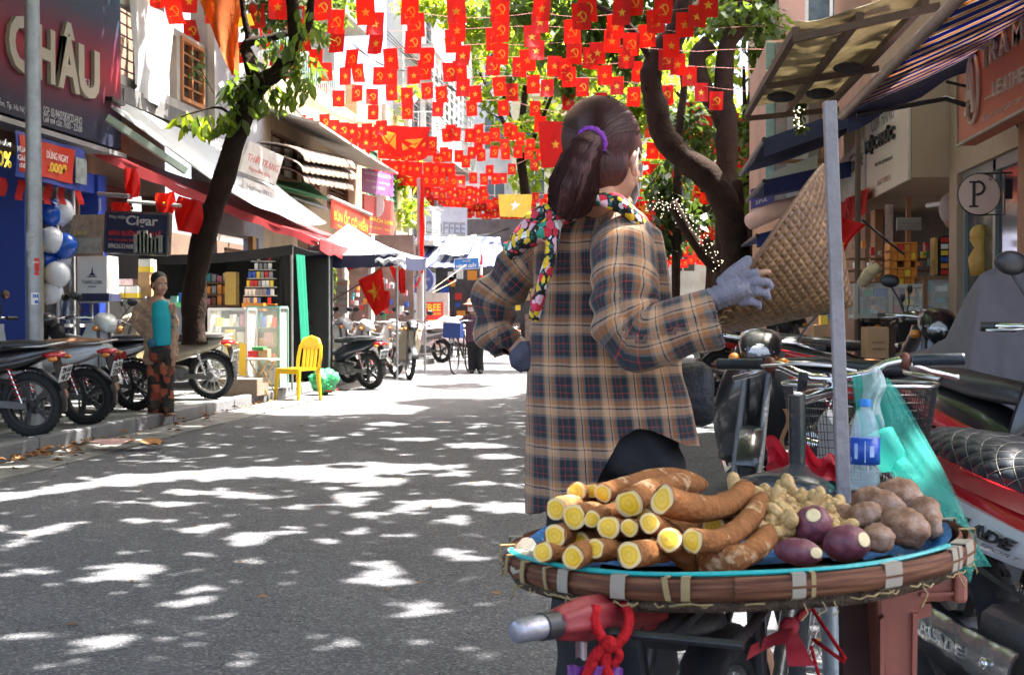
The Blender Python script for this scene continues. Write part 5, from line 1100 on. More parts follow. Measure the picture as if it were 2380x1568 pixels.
def cabinet(name,label,u0,u1,v0,v1,Y,dep,mf,shelves=3,fill=14,seed=0,base=.12):
 a, c = at(u0,v1,Y), at(u1,v0,Y); x0,x1,z0,z1 = a.x,c.x,max(base,a.z),c.z; r4 = random.Random(seed)
 t = thing(name,label,'display case',((x0+x1)/2,Y+dep/2,z0)); f = MB(); w_ = .018
 for x in (x0,x1):
  for y in (Y,Y+dep): f.box2((x-w_,y-w_,z0),(x+w_,y+w_,z1))
 for z in (z0+.03,z1):
  for y in (Y,Y+dep): f.box2((x0+w_,y-w_,z-w_),(x1-w_,y+w_,z+w_))
  for x in (x0,x1): f.box2((x-w_,Y+w_,z-w_),(x+w_,Y+dep-w_,z+w_))
 f.build('frame', mf, t)
 g = MB(); g.box2((x0+w_,Y,z0+.05),(x1-w_,Y+.004,z1-w_)); g.box2((x0-.002,Y+w_,z0+.05),(x0+.002,Y+dep-w_,z1-w_)); g.box2((x1-.002,Y+w_,z0+.05),(x1+.002,Y+dep-w_,z1-w_)); g.build('pane', M_glass, t)
 items = []
 for k in range(shelves):
  z = z0+.05+(z1-z0-.08)*k/shelves; s = MB(); s.box2((x0+w_,Y+.02,z),(x1-w_,Y+dep-.02,z+.008)); s.build('shelf', M_glass if k else M_offw, t)
  x = x0+.03
  while x < x1-.06:
   wd = r4.uniform(.04,.11); hh = r4.uniform(.4,.85)*(z1-z0)/shelves
   items.append((x,min(x1-.02,x+wd),z+.009,z+hh,Y+r4.uniform(.03,dep*.4))); x += wd+r4.uniform(.005,.03)
 return items, Y+dep-.03
GM = [P_red,P_white,P_yel,P_blue,P_org,M_card,P_grn,mat('pack_brown',(.2,.09,.04)),mat('pack_cream',(.6,.5,.35)),mat('pack_teal',(.05,.3,.32)),mat('pack_pink',(.55,.2,.25)),mat('pack_grey',(.3,.3,.32))]
def fill_items(its, yb, where, group, seed, name='packet', cat='packet'):
 r4 = random.Random(seed); names = ['red','white','yellow','blue','orange','cardboard','green','brown','cream','teal','pink','grey']
 for (x0,x1,z0,z1,y0) in its:
  k = r4.randrange(12)
  one(name, lambda b: b.box2((x0,y0,z0),(x1,min(yb,y0+.12),z1)), GM[k], names[k]+' '+name.replace('_',' ')+' standing '+where, cat, group+', '+names[k])
its, yb = cabinet('display_case','glass display case with pale frame in the open shop, left of three',1989,2066,662,742,13.0,.35,M_offw,3,seed=1); fill_items(its,yb,'inside the left glass case of the open shop','packets in the left glass case',1)
its, yb = cabinet('display_case','white framed low glass display case in the middle of the open shop',2070,2148,664,742,12.8,.35,M_offw,3,seed=2); fill_items(its,yb,'inside the middle glass case of the open shop','packets in the middle glass case',2)
its, yb = cabinet('display_case','taller glass display case beside the grey covered motorbike',2150,2252,645,742,12.75,.4,M_wood,3,seed=3); fill_items(its,yb,'inside the glass case beside the covered motorbike','packets in the taller glass case',3)
a, c = at(2067,664,13.2), at(2132,566,13.2)
t = thing('goods_rack','bright orange rack of cigarette packs on the shop counter','rack',((a.x+c.x)/2,13.4,a.z))
b = MB(); b.box2((a.x,13.45,a.z),(c.x,13.47,c.z))
for k in range(6): b.box2((a.x,13.2,a.z+(c.z-a.z)*k/5),(c.x,13.45,a.z+(c.z-a.z)*k/5+.015))
b.box2((a.x,13.2,a.z),(a.x+.015,13.45,c.z)); b.box2((c.x-.015,13.2,a.z),(c.x,13.45,c.z)); b.build('shelf_frame', M_orange, t)
r4 = random.Random(9)
for k in range(5):
 for j in range(4):
  if r4.random() < .2: continue
  x = a.x+.02+j*.068; z = a.z+(c.z-a.z)*k/5+.017; one('packet', lambda b: b.box2((x,13.22,z),(x+.06,13.3,z+.065)), r4.choice([M_orange,P_yel,P_red,P_org]), 'small orange or yellow packet on the bright orange rack', 'packet', 'packets on the orange rack')
box_item('display_board','tall dark blue poster board with a yellow emblem beside the glazed door','poster',2289,2319,538,642,11.6,.03,mat('poster_navy',(.01,.015,.09)))
b = MB(); c = at(2304,590,11.58); b.lathe([(.03,0),(.05,0),(.05,.004),(.03,.004)], 16, Matrix.Translation(c)@Matrix.Rotation(PI/2,4,'X'), close=True); b.build('emblem', P_yel, bpy.data.objects['display_board'])
one('mascot_figure', lambda b: (b.tube([at(2279,640,11.7),at(2277,600,11.7),at(2281,575,11.7),at(2276,550,11.7)], [.09,.1,.06,.09], 10), b.sphere(at(2277,545,11.7), .09, 10)), mat('figure_yellow',(.55,.33,.07),.5), 'yellow and brown promotional figure beside the navy poster board', 'figure', smooth=180)
box_item('display_shelf','upright narrow gold framed shelf hanging above the taller glass case','shelf',2172,2180,552,638,13.1,.2,mat('gold_trim',(.55,.38,.1),.4,metal=.5))
box_item('display_shelf','upright narrow dark shelf with coloured packs above the taller glass case','shelf',2184,2208,548,640,13.1,.2,M_dark)
for k in range(6):
 z = k; box_item('packet','coloured pack on the upright dark shelf','packet',2188,2204,552+z*15,563+z*15,13.08,.05,GM[k%5],'packs on the upright dark shelf')
box_item('poster','vertical paper strip of lettering hung in the shop','poster',2057,2076,475,575,13.6,.01,mat('poster_pale',(.5,.35,.33),.6,var=.6,scale=18))
box_item('blind_panel','half lowered slatted panel at the back of the open shop','blind',2085,2142,505,535,14.5,.05,M_offw)
for k in range(4): box_item('slat','','',2085,2137,506+7*k,511+7*k,14.46,.03,M_offw).pop('category',None)
for o in [o for o in bpy.data.objects if o.name.split('.')[0]=='slat' and o.parent is None]:
 p = bpy.data.objects['blind_panel']; o.location = o.location-p.location; o.parent = p
 for kk in ('label','category'):
  if kk in o: del o[kk]
one('fluorescent_tube', lambda b: b.tube([at(2155,478,13.2),at(2232,466,12.7)], .025, 8), M_white, 'white tube lamp under the cream fascia', 'lamp')
one('hanging_bag', lambda b: b.sphere(at(2208,485,12.9), (.11,.08,.16), 10), mat('bag_pale',(.5,.38,.36),.5), 'pale plastic bag hanging under the fascia by the tube lamp', 'bag', smooth=180)
one('hanging_bag', lambda b: b.sphere(at(2213,512,12.9), (.08,.07,.09), 10), mat('bag_tan',(.4,.25,.18),.5), 'small tan bag hanging below the pale bag', 'bag', smooth=180)
one('incense_bundle', lambda b: b.tube([at(2000,662,12.9),at(2020,635,12.9),at(2043,620,12.9)], [.05,.07,.05], 8), mat('net_cream',(.5,.42,.25),.6,var=.5,scale=20), 'bundle in cream netting lying on the left glass case', 'bundle', smooth=180)
b = MB(); pts = [at(2020,600,13.4),at(2043,640,13.4),at(2034,644,13.4)]
one('yellow_ribbon', lambda b: b.prism(pts, (0,.02,0)), P_yel, 'yellow paper streamer behind the netting bundle', 'streamer')
box_item('cardboard_box','brown carton with faint print standing on the right pavement','carton',2017,2066,760,832,11.0,.35,M_card)
b = MB()
for k in range(2): put_text(b,('FRAGILE','HANDLE WITH CARE')[k], at(2027,798+16*k,10.99), at(2057,798+16*k,10.99), at(2027,792+16*k,10.99), .0)
b.build('print', mat('carton_print',(.2,.1,.05)), bpy.data.objects['cardboard_box'])
box_item('cardboard_box','small brown carton left of the basket pole by the shop','carton',1893,1922,755,782,12.0,.3,M_card)
box_item('packet','yellow packet on the small carton by the shop','packet',1908,1924,733,754,12.0,.15,P_yel)
box_item('packet','blue tin behind the basket pole','packet',1922,1936,730,742,12.05,.15,P_blue)
box_item('stool','orange plastic crate low by the shop front behind the saddle','crate',2000,2060,838,862,9.5,.3,mat('crate_orange',(.5,.2,.06)))
for k in range(46):
 u = r4.uniform(1975,2330); v = r4.uniform(575,650) if u < 2250 else r4.uniform(640,720); s = r4.uniform(4,10); h = r4.uniform(6,20); Y = r4.uniform(13.3,14.4); kk = r4.randrange(12)
 box_item('packet', ['red','white','yellow','blue','orange','cardboard','green','brown','cream','teal','pink','grey'][kk]+' pack on the back shelves of the open shop','packet',u,u+s,v-h,v,Y,.1,GM[kk],'packs on the back shelves, %d'%kk)
b = MB()
for v in (600,628,655): a, c = at(1970,v,14.4), at(2245,v,14.4); b.box2((a.x,14.3,a.z-.015),(c.x,14.6,a.z))
b.build('back_shelf', M_wood, None, 0, 'dark wooden shelves along the back of the open shop', 'shelf', loc=at(2100,655,14.4), kind=None)
# ================================================================ kiosk goods on the left
its, yb = cabinet('display_case','aluminium framed glass display case in front of the kiosk',487,573,718,884,16.3,.4,mat('alu',(.6,.6,.6),.35,metal=.6),4,seed=11,base=.3); fill_items(its,yb,'in the aluminium case before the kiosk','packets in the aluminium case',11)
its, yb = cabinet('display_case','tall greenish glass case at the right end of the kiosk',576,648,714,900,16.75,.4,mat('green_edge_glass',(.2,.35,.3),.3),4,seed=12); fill_items(its,yb,'in the tall greenish glass case','packets in the greenish case',12)
box_item('advert_strip','yellow cigarette advert strip standing in the aluminium case','advert',556,572,798,872,16.28,.02,P_yel)
one('concrete_block', lambda b: b.box2((at(508,0,15.8).x,15.7,.1),(at(600,0,15.8).x,16.2,.33)), mat('block_brown',(.24,.18,.13),.85,var=.3,dirt=.5,bump=.4), 'brown stained concrete block on the kerb under the display case', 'block', bevel=.01)
t = thing('folding_table','small folding table with brass legs beside the display cases','table',(at(600,0,16.2).x,16.2,.1))
xa, xb_, zt = at(572,0,16.1).x, at(632,0,16.1).x, at(0,832,16.1).z
b = MB(); b.box2((xa,16.0,zt-.02),(xb_,16.4,zt)); b.build('tabletop', M_offw, t)
for s in ((xa,xb_),(xb_,xa)):
 for y in (16.03,16.37): b = MB(); b.tube([(s[0]*.85+s[1]*.15,y,zt-.02),(s[1]*.85+s[0]*.15,y,.1)], .011, 6); b.build('leg', mat('brass',(.45,.3,.12),.4,metal=.6), t)
for k,(u0,u1,v0,v1,m) in enumerate(((576,598,815,830,P_red),(600,622,812,830,M_card),(585,612,806,814,P_grn))): box_item('packet',('red','brown','green')[k]+' box on the small folding table','box',u0,u1,v0,v1,16.05,.15,m)
t = thing('pack_rack','tiered rack of small cigarette packs under the black tarpaulin','rack',at(605,708,17.0))
for k in range(6):
 a, c = at(562+4*k,706-20*k,17.0+.05*k), at(640-1*k,706-20*k,17.0+.05*k); b = MB(); b.box2((a.x,a.y,a.z-.012),(c.x,a.y+.12,a.z)); b.build('tier', M_offw if k else M_orange, t)
 n = 9-k
 for j in range(n):
  if r4.random() < .12: continue
  x = a.x+.01+(c.x-a.x-.03)*j/n; kk = r4.choice([0,1,2,3,8,11,1,3,11]); one('cigarette_pack', lambda b: b.box2((x,a.y+.03,a.z),(x+.042,a.y+.07,a.z+.088)), GM[kk], ['red','white','yellow','blue','','','','','cream','','','grey'][kk]+' cigarette pack on the tiered rack of the kiosk', 'pack', 'packs on the tiered rack, %d'%kk)
for k,(u0,u1,v0,v1,Y,m,lab) in enumerate(((470,545,640,700,17.4,M_dark,'x'),)): pass
its = []
for v,n in ((655,5),(683,6),(708,6)):
 for j in range(n):
  u = 466+13*j; its.append((at(u,v,17.5).x,at(u+10,v,17.5).x,at(u,v,17.5).z,at(u,v-r4.uniform(14,22),17.5).z,17.5))
fill_items(its,17.7,'on the kiosk shelf right of the tree trunk','boxes by the tree trunk',14,'carton_box','box')
b = MB()
for v in (656,684,709): a, c = at(462,v,17.5), at(545,v,17.5); b.box2((a.x,17.45,a.z-.02),(c.x,17.75,a.z))
b.build('kiosk_shelf', M_wood, None, 0, 'wooden kiosk shelves right of the slim tree trunk', 'shelf', loc=at(500,709,17.5))
box_item('glass_vase_box','tall clear presentation box with gold frame on the kiosk shelf','box',523,548,632,708,17.35,.15,mat('gold_trim',(.55,.38,.1)))
box_item('goods_box','long orange carton on the glass case at the kiosk','carton',562,612,704,722,16.9,.2,M_orange)
t2 = box_item('carton_box','large white carton printed with a dark emblem','carton',180,248,594,682,15.0,.35,M_white)
a = at(180,700,15.0); c = at(248,682,15.0)
b = MB(); b.box2((a.x-.002,14.995,at(0,700,15).z),(c.x+.03,15.36,at(0,682,15).z)); b.build('base_band', M_navy, t2)
b = MB(); put_text(b,'THANG LONG',at(190,660,14.995),at(238,660,14.995),at(190,651,14.995),.01); put_text(b,'PREMIUM',at(205,668,14.995),at(223,668,14.995),at(205,664,14.995),0)
b.prism([at(206,640,14.99),at(222,640,14.99),at(216,634,14.99),at(214,620,14.99),at(212,634,14.99)], (0,.004,0)); b.box2(at(203,644,14.99),at(225,641.5,14.994)); b.build('print', mat('print_navy',(.03,.04,.1)), t2)
for k,(u0,u1,v0,v1,m,lab) in enumerate(((296,324,690,712,P_white,'white top half of a yellow and white box, left on the cabinet'),(336,366,690,712,P_white,'white and yellow box beside it on the cabinet'),(366,396,650,712,M_card,'tall brown carton stacked on the cabinet behind the woman'),(322,350,602,616,P_white,'white box on top of the stack'),(370,398,602,650,M_card,'brown carton at the top behind the woman'))):
 pass
def two_tone(u0,u1,v0,v1,Y,label):
 o = box_item('goods_box',label,'box',u0,u1,v0,v1,Y,.2,P_white); vm = (v0+v1)/2+2; a, c = at(u0,v1,Y), at(u1,vm,Y); b = MB(); b.box2((a.x-.002,Y-.003,a.z),(c.x+.002,Y+.1,c.z)); b.build('yellow_band', P_yel, o)
two_tone(255,286,665,692,15.4,'white and yellow box at the left end of the white cabinet'); two_tone(292,320,665,692,15.4,'white and yellow box next to the brown cartons'); two_tone(322,350,602,632,15.5,'white and yellow box on top of the brown cartons')
box_item('carton_box','upper brown carton in the stack behind the woman in turquoise','carton',321,348,632,662,15.5,.25,M_card); box_item('carton_box','lower brown carton in the stack behind the woman in turquoise','carton',324,352,662,692,15.5,.25,M_card)
box_item('goods_box','flat red and white packet lying on the boxes by the large carton','packet',270,308,648,662,15.45,.2,mat('red_white_pack',(.6,.4,.4),.5,var=.8,scale=20))
box_item('white_cabinet','long white counter cabinet behind the parked motorbikes','cabinet',246,440,695,830,15.6,.5,M_whitew)
box_item('carton_box','white carton with a dark emblem on the counter at the trunk','carton',408,436,715,800,15.1,.3,M_white)
box_item('goods_box','green flat box on the counter left of the trunk','box',402,440,702,715,15.2,.3,P_grn); box_item('goods_box','blue boxes stacked on the green box','box',416,440,680,702,15.25,.2,P_blue); box_item('goods_box','mint box at the woman\'s shoulder','box',396,412,688,712,15.2,.2,mat('mint',(.2,.5,.4)))
t = thing('metal_rack','grey metal shelving rack in the shade under the large carton','rack',at(212,830,15.05))
b = MB()
for v in (700,745,790,830): a, c = at(180,v,15.0), at(250,v,15.0); b.box2((a.x,15.0,a.z-.02),(c.x,15.4,a.z))
for u in (180,250):
 for y in (15.0,15.4): p = at(u,700,15.0); b.box2((p.x-.015,y-.015,.1),(p.x+.015,y+.015,p.z))
b.build('shelf_frame', M_galv, t)
sign('shop_sign','navy framed cigar shop sign with white and red lettering hung from a tube',at(243,585,14.2),at(388,592,14.0),at(247,492,14.2),M_navy,frame=M_steel,fw=.03,th=.05,texts=[('Cigar',.33,.62,.84,.93,M_('pale_print',(.62,.55,.52)),.02),('Phụ kiện',.06,.82,.33,.93,M_('pale_print',(.62,.55,.52))),('BÁN BUÔN - BÁN LẺ',.06,.42,.9,.58,P_red,.03),('41 Nguyễn Siêu',.06,.27,.5,.36,P_red,.02),('0962632468',.06,.1,.46,.22,M_('pale_print',(.62,.55,.52)),.02)])
b = MB(); r5 = random.Random(2)
for k in range(7):
 x = .5+.06*k; p0, p1 = at(243+145*x,588,14.0), at(243+145*(x+.03),545-10*sin(k),14.0); b.box2((p0.x,p0.y-.06,p0.z),(p0.x+.07,p0.y-.045,p1.z))
b.build('cigar_picture', mat('ash_grey',(.3,.3,.26),.7,var=.4,scale=14), [o for o in bpy.data.objects if o.get('label','').startswith('navy framed cigar')][0])
one('sign_tube', lambda b: b.tube([at(298,468,14.3),at(420,478,14.1)], .022, 8), M_offw, 'pale tube from which the navy cigar sign hangs', 'tube')
one('sign_tube', lambda b: (b.tube([at(228,450,14.6),at(300,456,14.5)], .025, 8), b.tube([at(232,462,14.6),at(232,490,14.6)], .015, 6)), M_galv, 'grey lamp tube left of the cigar sign', 'tube')
sign('poster','two colourful product posters pinned left of the cigar sign',at(160,596,14.9),at(240,594,14.9),at(165,500,14.9),mat('poster_mix',(.32,.22,.15),.6,var=1.2,scale=11),th=.01,texts=[('SALE',.1,.52,.5,.6,P_yel)])
b = MB(); b.quad(at(164,590,14.88),at(236,588,14.88),at(236,552,14.88),at(166,554,14.88)); b.quad(at(180,588,14.87),at(200,588,14.87),at(194,562,14.87),at(176,562,14.87)); b.build('lower_print', mat('poster_pale2',(.5,.45,.38),.6,var=.5,scale=14), [o for o in bpy.data.objects if o.get('label','').startswith('two colourful')][0])
big_flag('hanging_flag','small red flag with gold star hung beside the cigar sign',[at(362,450,14.1),at(406,446,14.1),at(404,496,14.1),at(368,498,14.1)],'s',None,er=.5)
big_flag('hanging_flag','long limp red flag behind the slim tree trunk',[at(415,455,14.6),at(470,470,14.6),at(462,545,14.6),at(408,535,14.6)],None,None,wave=.09)
big_flag('hanging_flag','limp red flag with gold star on the tube beside the trunk',[at(262,470,14.5),at(300,472,14.5),at(300,492,14.5),at(262,492,14.5)],'s',None,er=.6)
big_flag('hanging_flag','narrow dark red flag furled under the red awning',[at(290,390,15.5),at(318,392,15.5),at(324,452,15.5),at(296,470,15.5)],None,None,wave=.06)
big_flag('hanging_flag','red flag with half a gold star hanging under the gazebo',[at(686,604,20.4),at(735,606,20.4),at(741,676,20.4),at(722,682,20.4)],'s',None,er=.45,ec=(.65,.16))
big_flag('hanging_flag','large red flag with a bright gold star on a slanting pole by the parked bikes',[at(832,652,21),at(888,622,20.8),at(896,718,20.7),at(872,735,20.9)],'s',M_red,er=.58,ec=(.5,.47),ang=-.12,wave=.015)
big_flag('hanging_flag','red flag part hidden right of the large starred flag',[at(886,674,21.5),at(906,676,21.5),at(904,716,21.5),at(890,718,21.5)],None)
big_flag('hanging_flag','slim red flag with a gold star by the grey sign',[at(902,612,22),at(938,604,22),at(943,680,22),at(930,682,22)],'s',None,er=.3,ec=(.75,.2))
big_flag('hanging_flag','small translucent red flag under the gazebo valance',[at(800,607,21),at(826,604,21),at(824,624,21),at(808,630,21)],'h' if 0 else None)
one('flag_staff', lambda b: b.tube([at(893,616,20.7),at(836,660,21.1),at(770,700,21.6)], .012, 6), M_wood, 'thin wooden staff of the large starred flag', 'pole')
one('green_plant', lambda b: [leaf_quad(b, at(767+r5.gauss(0,8), r5.uniform(610,690), 23+r5.uniform(-.2,.2)), .16, .07, r5, .3) for _ in range(160)], M_leaf, 'green climbing plant on the wall behind the gazebo', 'plant')
sign('menu_board','tall narrow white menu strip with orange head behind the bikes',at(783,728,22.5),at(808,728,22.5),at(783,650,22.5),M_whitew,th=.02,texts=[('MENU',.1,.84,.9,.93,P_org,.02),('PHỞ BÚN',.1,.6,.9,.66,P_black),('BÁNH MÌ',.1,.4,.9,.46,P_black),('CÀ PHÊ',.1,.2,.9,.26,P_red)])
t = thing('tiled_shop','pale tiled shop front behind the gazebo with pink pillars','building',(-6.6,25,.1))
for k,(u0,u1,v0,m) in enumerate(((692,712,560,M_pink),(722,730,560,M_whitew),(744,752,560,M_offw),(794,800,560,M_offw),(855,862,560,M_offw))):
 a, c = at(u0,0,24.2), at(u1,0,24.2); b = MB(); b.box2((a.x,24.2,.1),(c.x,24.5,2.75)); b.build('pillar', m, t)
a, c = at(690,0,25.2), at(960,0,25.2); b = MB(); b.box2((a.x,25.2,.1),(c.x,25.3,2.8)); b.build('back_wall', mat('shop_back2',(.3,.2,.17),.9,var=.5,scale=3), t)
for k in range(60):
 u = r5.uniform(800,940); v = r5.uniform(640,740); kk = r5.randrange(12); s = r5.uniform(3,8); box_item('shop_item','small '+['red','white','yellow','blue','orange','brown','green','dark','cream','teal','pink','grey'][kk]+' ware on the shelves behind the parked bikes','goods',u,u+s,v-s*1.6,v,24.6+r5.uniform(0,.4),.1,GM[kk],'wares behind the parked bikes, %d'%kk)
def chair():
 c = onZ(693,930,0); Y = c.y; t = thing('plastic_chair','bright yellow plastic chair on the road edge by the kiosk','chair',(c.x,c.y,0))
 mx = Matrix.Translation(c) @ Matrix.Rotation(R(-28),4,'Z')
 def tr(b): b.v = [tuple(mx @ V_(p)) for p in b.v]; return b
 b = MB(); b.slab(lambda u,v: V_(((u-.5)*(.42-.04*v), (v-.5)*.42, .44-.015*sin(PI*u)*sin(PI*v))), 8, 8, .03); tr(b).build('seat', M_yel, t, smooth=50)
 b = MB(); b.slab(lambda u,v: V_(((u-.5)*.42, -.21, .415-.05*v)), 6, 2, V_((0,.015,0))); tr(b).build('apron', M_yel, t)
 for x,y in ((-.19,-.19),(.19,-.19),(-.18,.19),(.18,.19)):
  b = MB(); b.tube([(x,y,.42),(x*1.14,y*1.16,0)], [.035,.022], 6); tr(b).build('leg', M_yel, t)
 def bk(x,z): return V_((x, .2+.16*(z-.44), z))
 b = MB(); b.tube([bk(-.2,.42),bk(-.205,.58),bk(-.19,.72),bk(-.13,.82),bk(0,.855),bk(.13,.82),bk(.19,.72),bk(.205,.58),bk(.2,.42)], .024, 8); tr(b).build('back_frame', M_yel, t, smooth=180)
 b = MB(); b.slab(lambda u,v: bk(-.17+.34*u, .70+.13*v*sin(PI*(.12+.76*u))), 10, 4, V_((0,.012,0))); tr(b).build('back_panel', M_yel, t)
 for k in range(4):
  x = -.105+.07*k; b = MB(); b.slab(lambda u,v: bk(x-.022+.044*u, .44+.29*v), 3, 4, V_((0,.012,0))); tr(b).build('back_slat', M_yel, t)
 return t
chair()
one('refuse_bag', lambda b: (b.sphere((0,0,0), (1,1,1), 26, k=18), setattr(b,'v',[tuple(at(752,886,18.0)+V_((p[0]*.21,p[1]*.2,p[2]*.19))*(1+.10*sin(p[0]*7+p[2]*5)+.07*sin(p[2]*13+p[1]*9)+.05*sin(p[0]*21+p[2]*3))) for p in b.v])), mat('green_bag',(.06,.4,.15),.2,var=.9,scale=9,bump=.8,bscale=22), 'shiny green plastic bag of rubbish beside the yellow chair', 'bag', smooth=180)
one('litter_scrap', lambda b: b.box2(at(755,910,17.9),at(785,903,18.2)), P_red, 'flat red scrap beside the green rubbish bag', 'litter')
# ================================================================ motorbikes
def paint(name, c, r=.28, coat=.7): return mat(name, c, r, var=.05, scale=3, bump=0, coat=coat, dirt=.25)
M_seatb = mat('seat_black', (.03,.03,.032), .4, var=.15, bump=.15, bscale=90, spec=.6)
M_plate = mat('plate_white', (.72,.73,.72), .4, var=.04, bump=0, dirt=.3)
M_lens_r = mat('lens_red', (.5,.01,.015), .12, var=.1, bump=0, coat=1); M_lens_o = mat('lens_orange', (.7,.22,.02), .15, bump=0, coat=1); M_lens_w = mat('lens_clear', (.6,.62,.64), .08, var=.1, bump=0, coat=1, spec=.8)
M_mirror = mat('mirror_glass', (.85,.86,.86), .03, 1, var=0, bump=0)
M_eng = mat('engine_alloy', (.2,.2,.2), .45, .6, var=.3, scale=12, dirt=.5, bump=.2)
PLATES = ['29-H1 4786','29-X3 2015','30-K9 8842','29-S6 1190','29-D2 7531','29-B1 6624','30-F4 3377']
def wheel(par, x, r=.28, tw=.045, spokes=0, rimc=None, hub=None, disc=True):
 Mx = Matrix.Translation(wloc(par)+V_((x,0,r))) @ Matrix.Rotation(PI/2,4,'X')
 b = MB(); n = 12; b.lathe([(r-tw+tw*cos(2*PI*k/n), tw*1.05*sin(2*PI*k/n)) for k in range(n)], 36, Mx, close=True)
 for k in range(36):
  a = 2*PI*k/36
  for s in (-1,1): b.box(Mx @ V_(((r-.003)*cos(a+.05*s), (r-.003)*sin(a+.05*s), s*.02)), (.008,.02,.02), Mx.to_3x3() @ Matrix.Rotation(a,3,'Z'))
 o = b.build('wheel', M_rubber, par, smooth=60)
 b = MB(); ri = r-2*tw+.008; b.lathe([(ri,-.028),(ri-.018,-.028),(ri-.022,0),(ri-.018,.028),(ri,.028)], 36, Mx, close=True)
 b.lathe([(.001,-.04),(.05,-.04),(.055,0),(.05,.04),(.001,.04)], 16, Mx)
 if spokes:
  for k in range(spokes):
   a = 2*PI*k/spokes; c = 1 if k%2 else -1
   b.tube([Mx @ V_((.045*cos(a+.7*c),.045*sin(a+.7*c),.03*c)), Mx @ V_(((ri-.015)*cos(a),(ri-.015)*sin(a),0))], .0022, 4)
 else:
  for k in range(5):
   a = 2*PI*k/5
   for d in (-.16,.16): b.beam(Mx @ V_((.04*cos(a+d),.04*sin(a+d),0)), Mx @ V_(((ri-.01)*cos(a+d*.6),(ri-.01)*sin(a+d*.6),0)), .02, .028, up=(0,1,0))
 b.build('rim', rimc or (M_steel if spokes else mat('rim_dark',(.07,.07,.075),.4,.5)), o, smooth=40)
 if disc: b = MB(); b.lathe([(.06,.05),(.095,.05),(.095,.056),(.06,.056)], 24, Mx, close=True); b.build('brake_drum', M_steel, o)
 return o
def arc_fender(par, x, r, a0, a1, w_, m, name='fender', lift=.02):
 c = wloc(par); b = MB()
 b.slab(lambda u,v: c+V_((x+(r+lift+.015*cos((v-.5)*2.6))*cos(R(a0+(a1-a0)*u)), (v-.5)*w_, r+(r+lift+.02*cos((v-.5)*2.6))*sin(R(a0+(a1-a0)*u)))), 14, 6, V_((0,0,-.006)))
 return b.build(name, m, par, smooth=60)
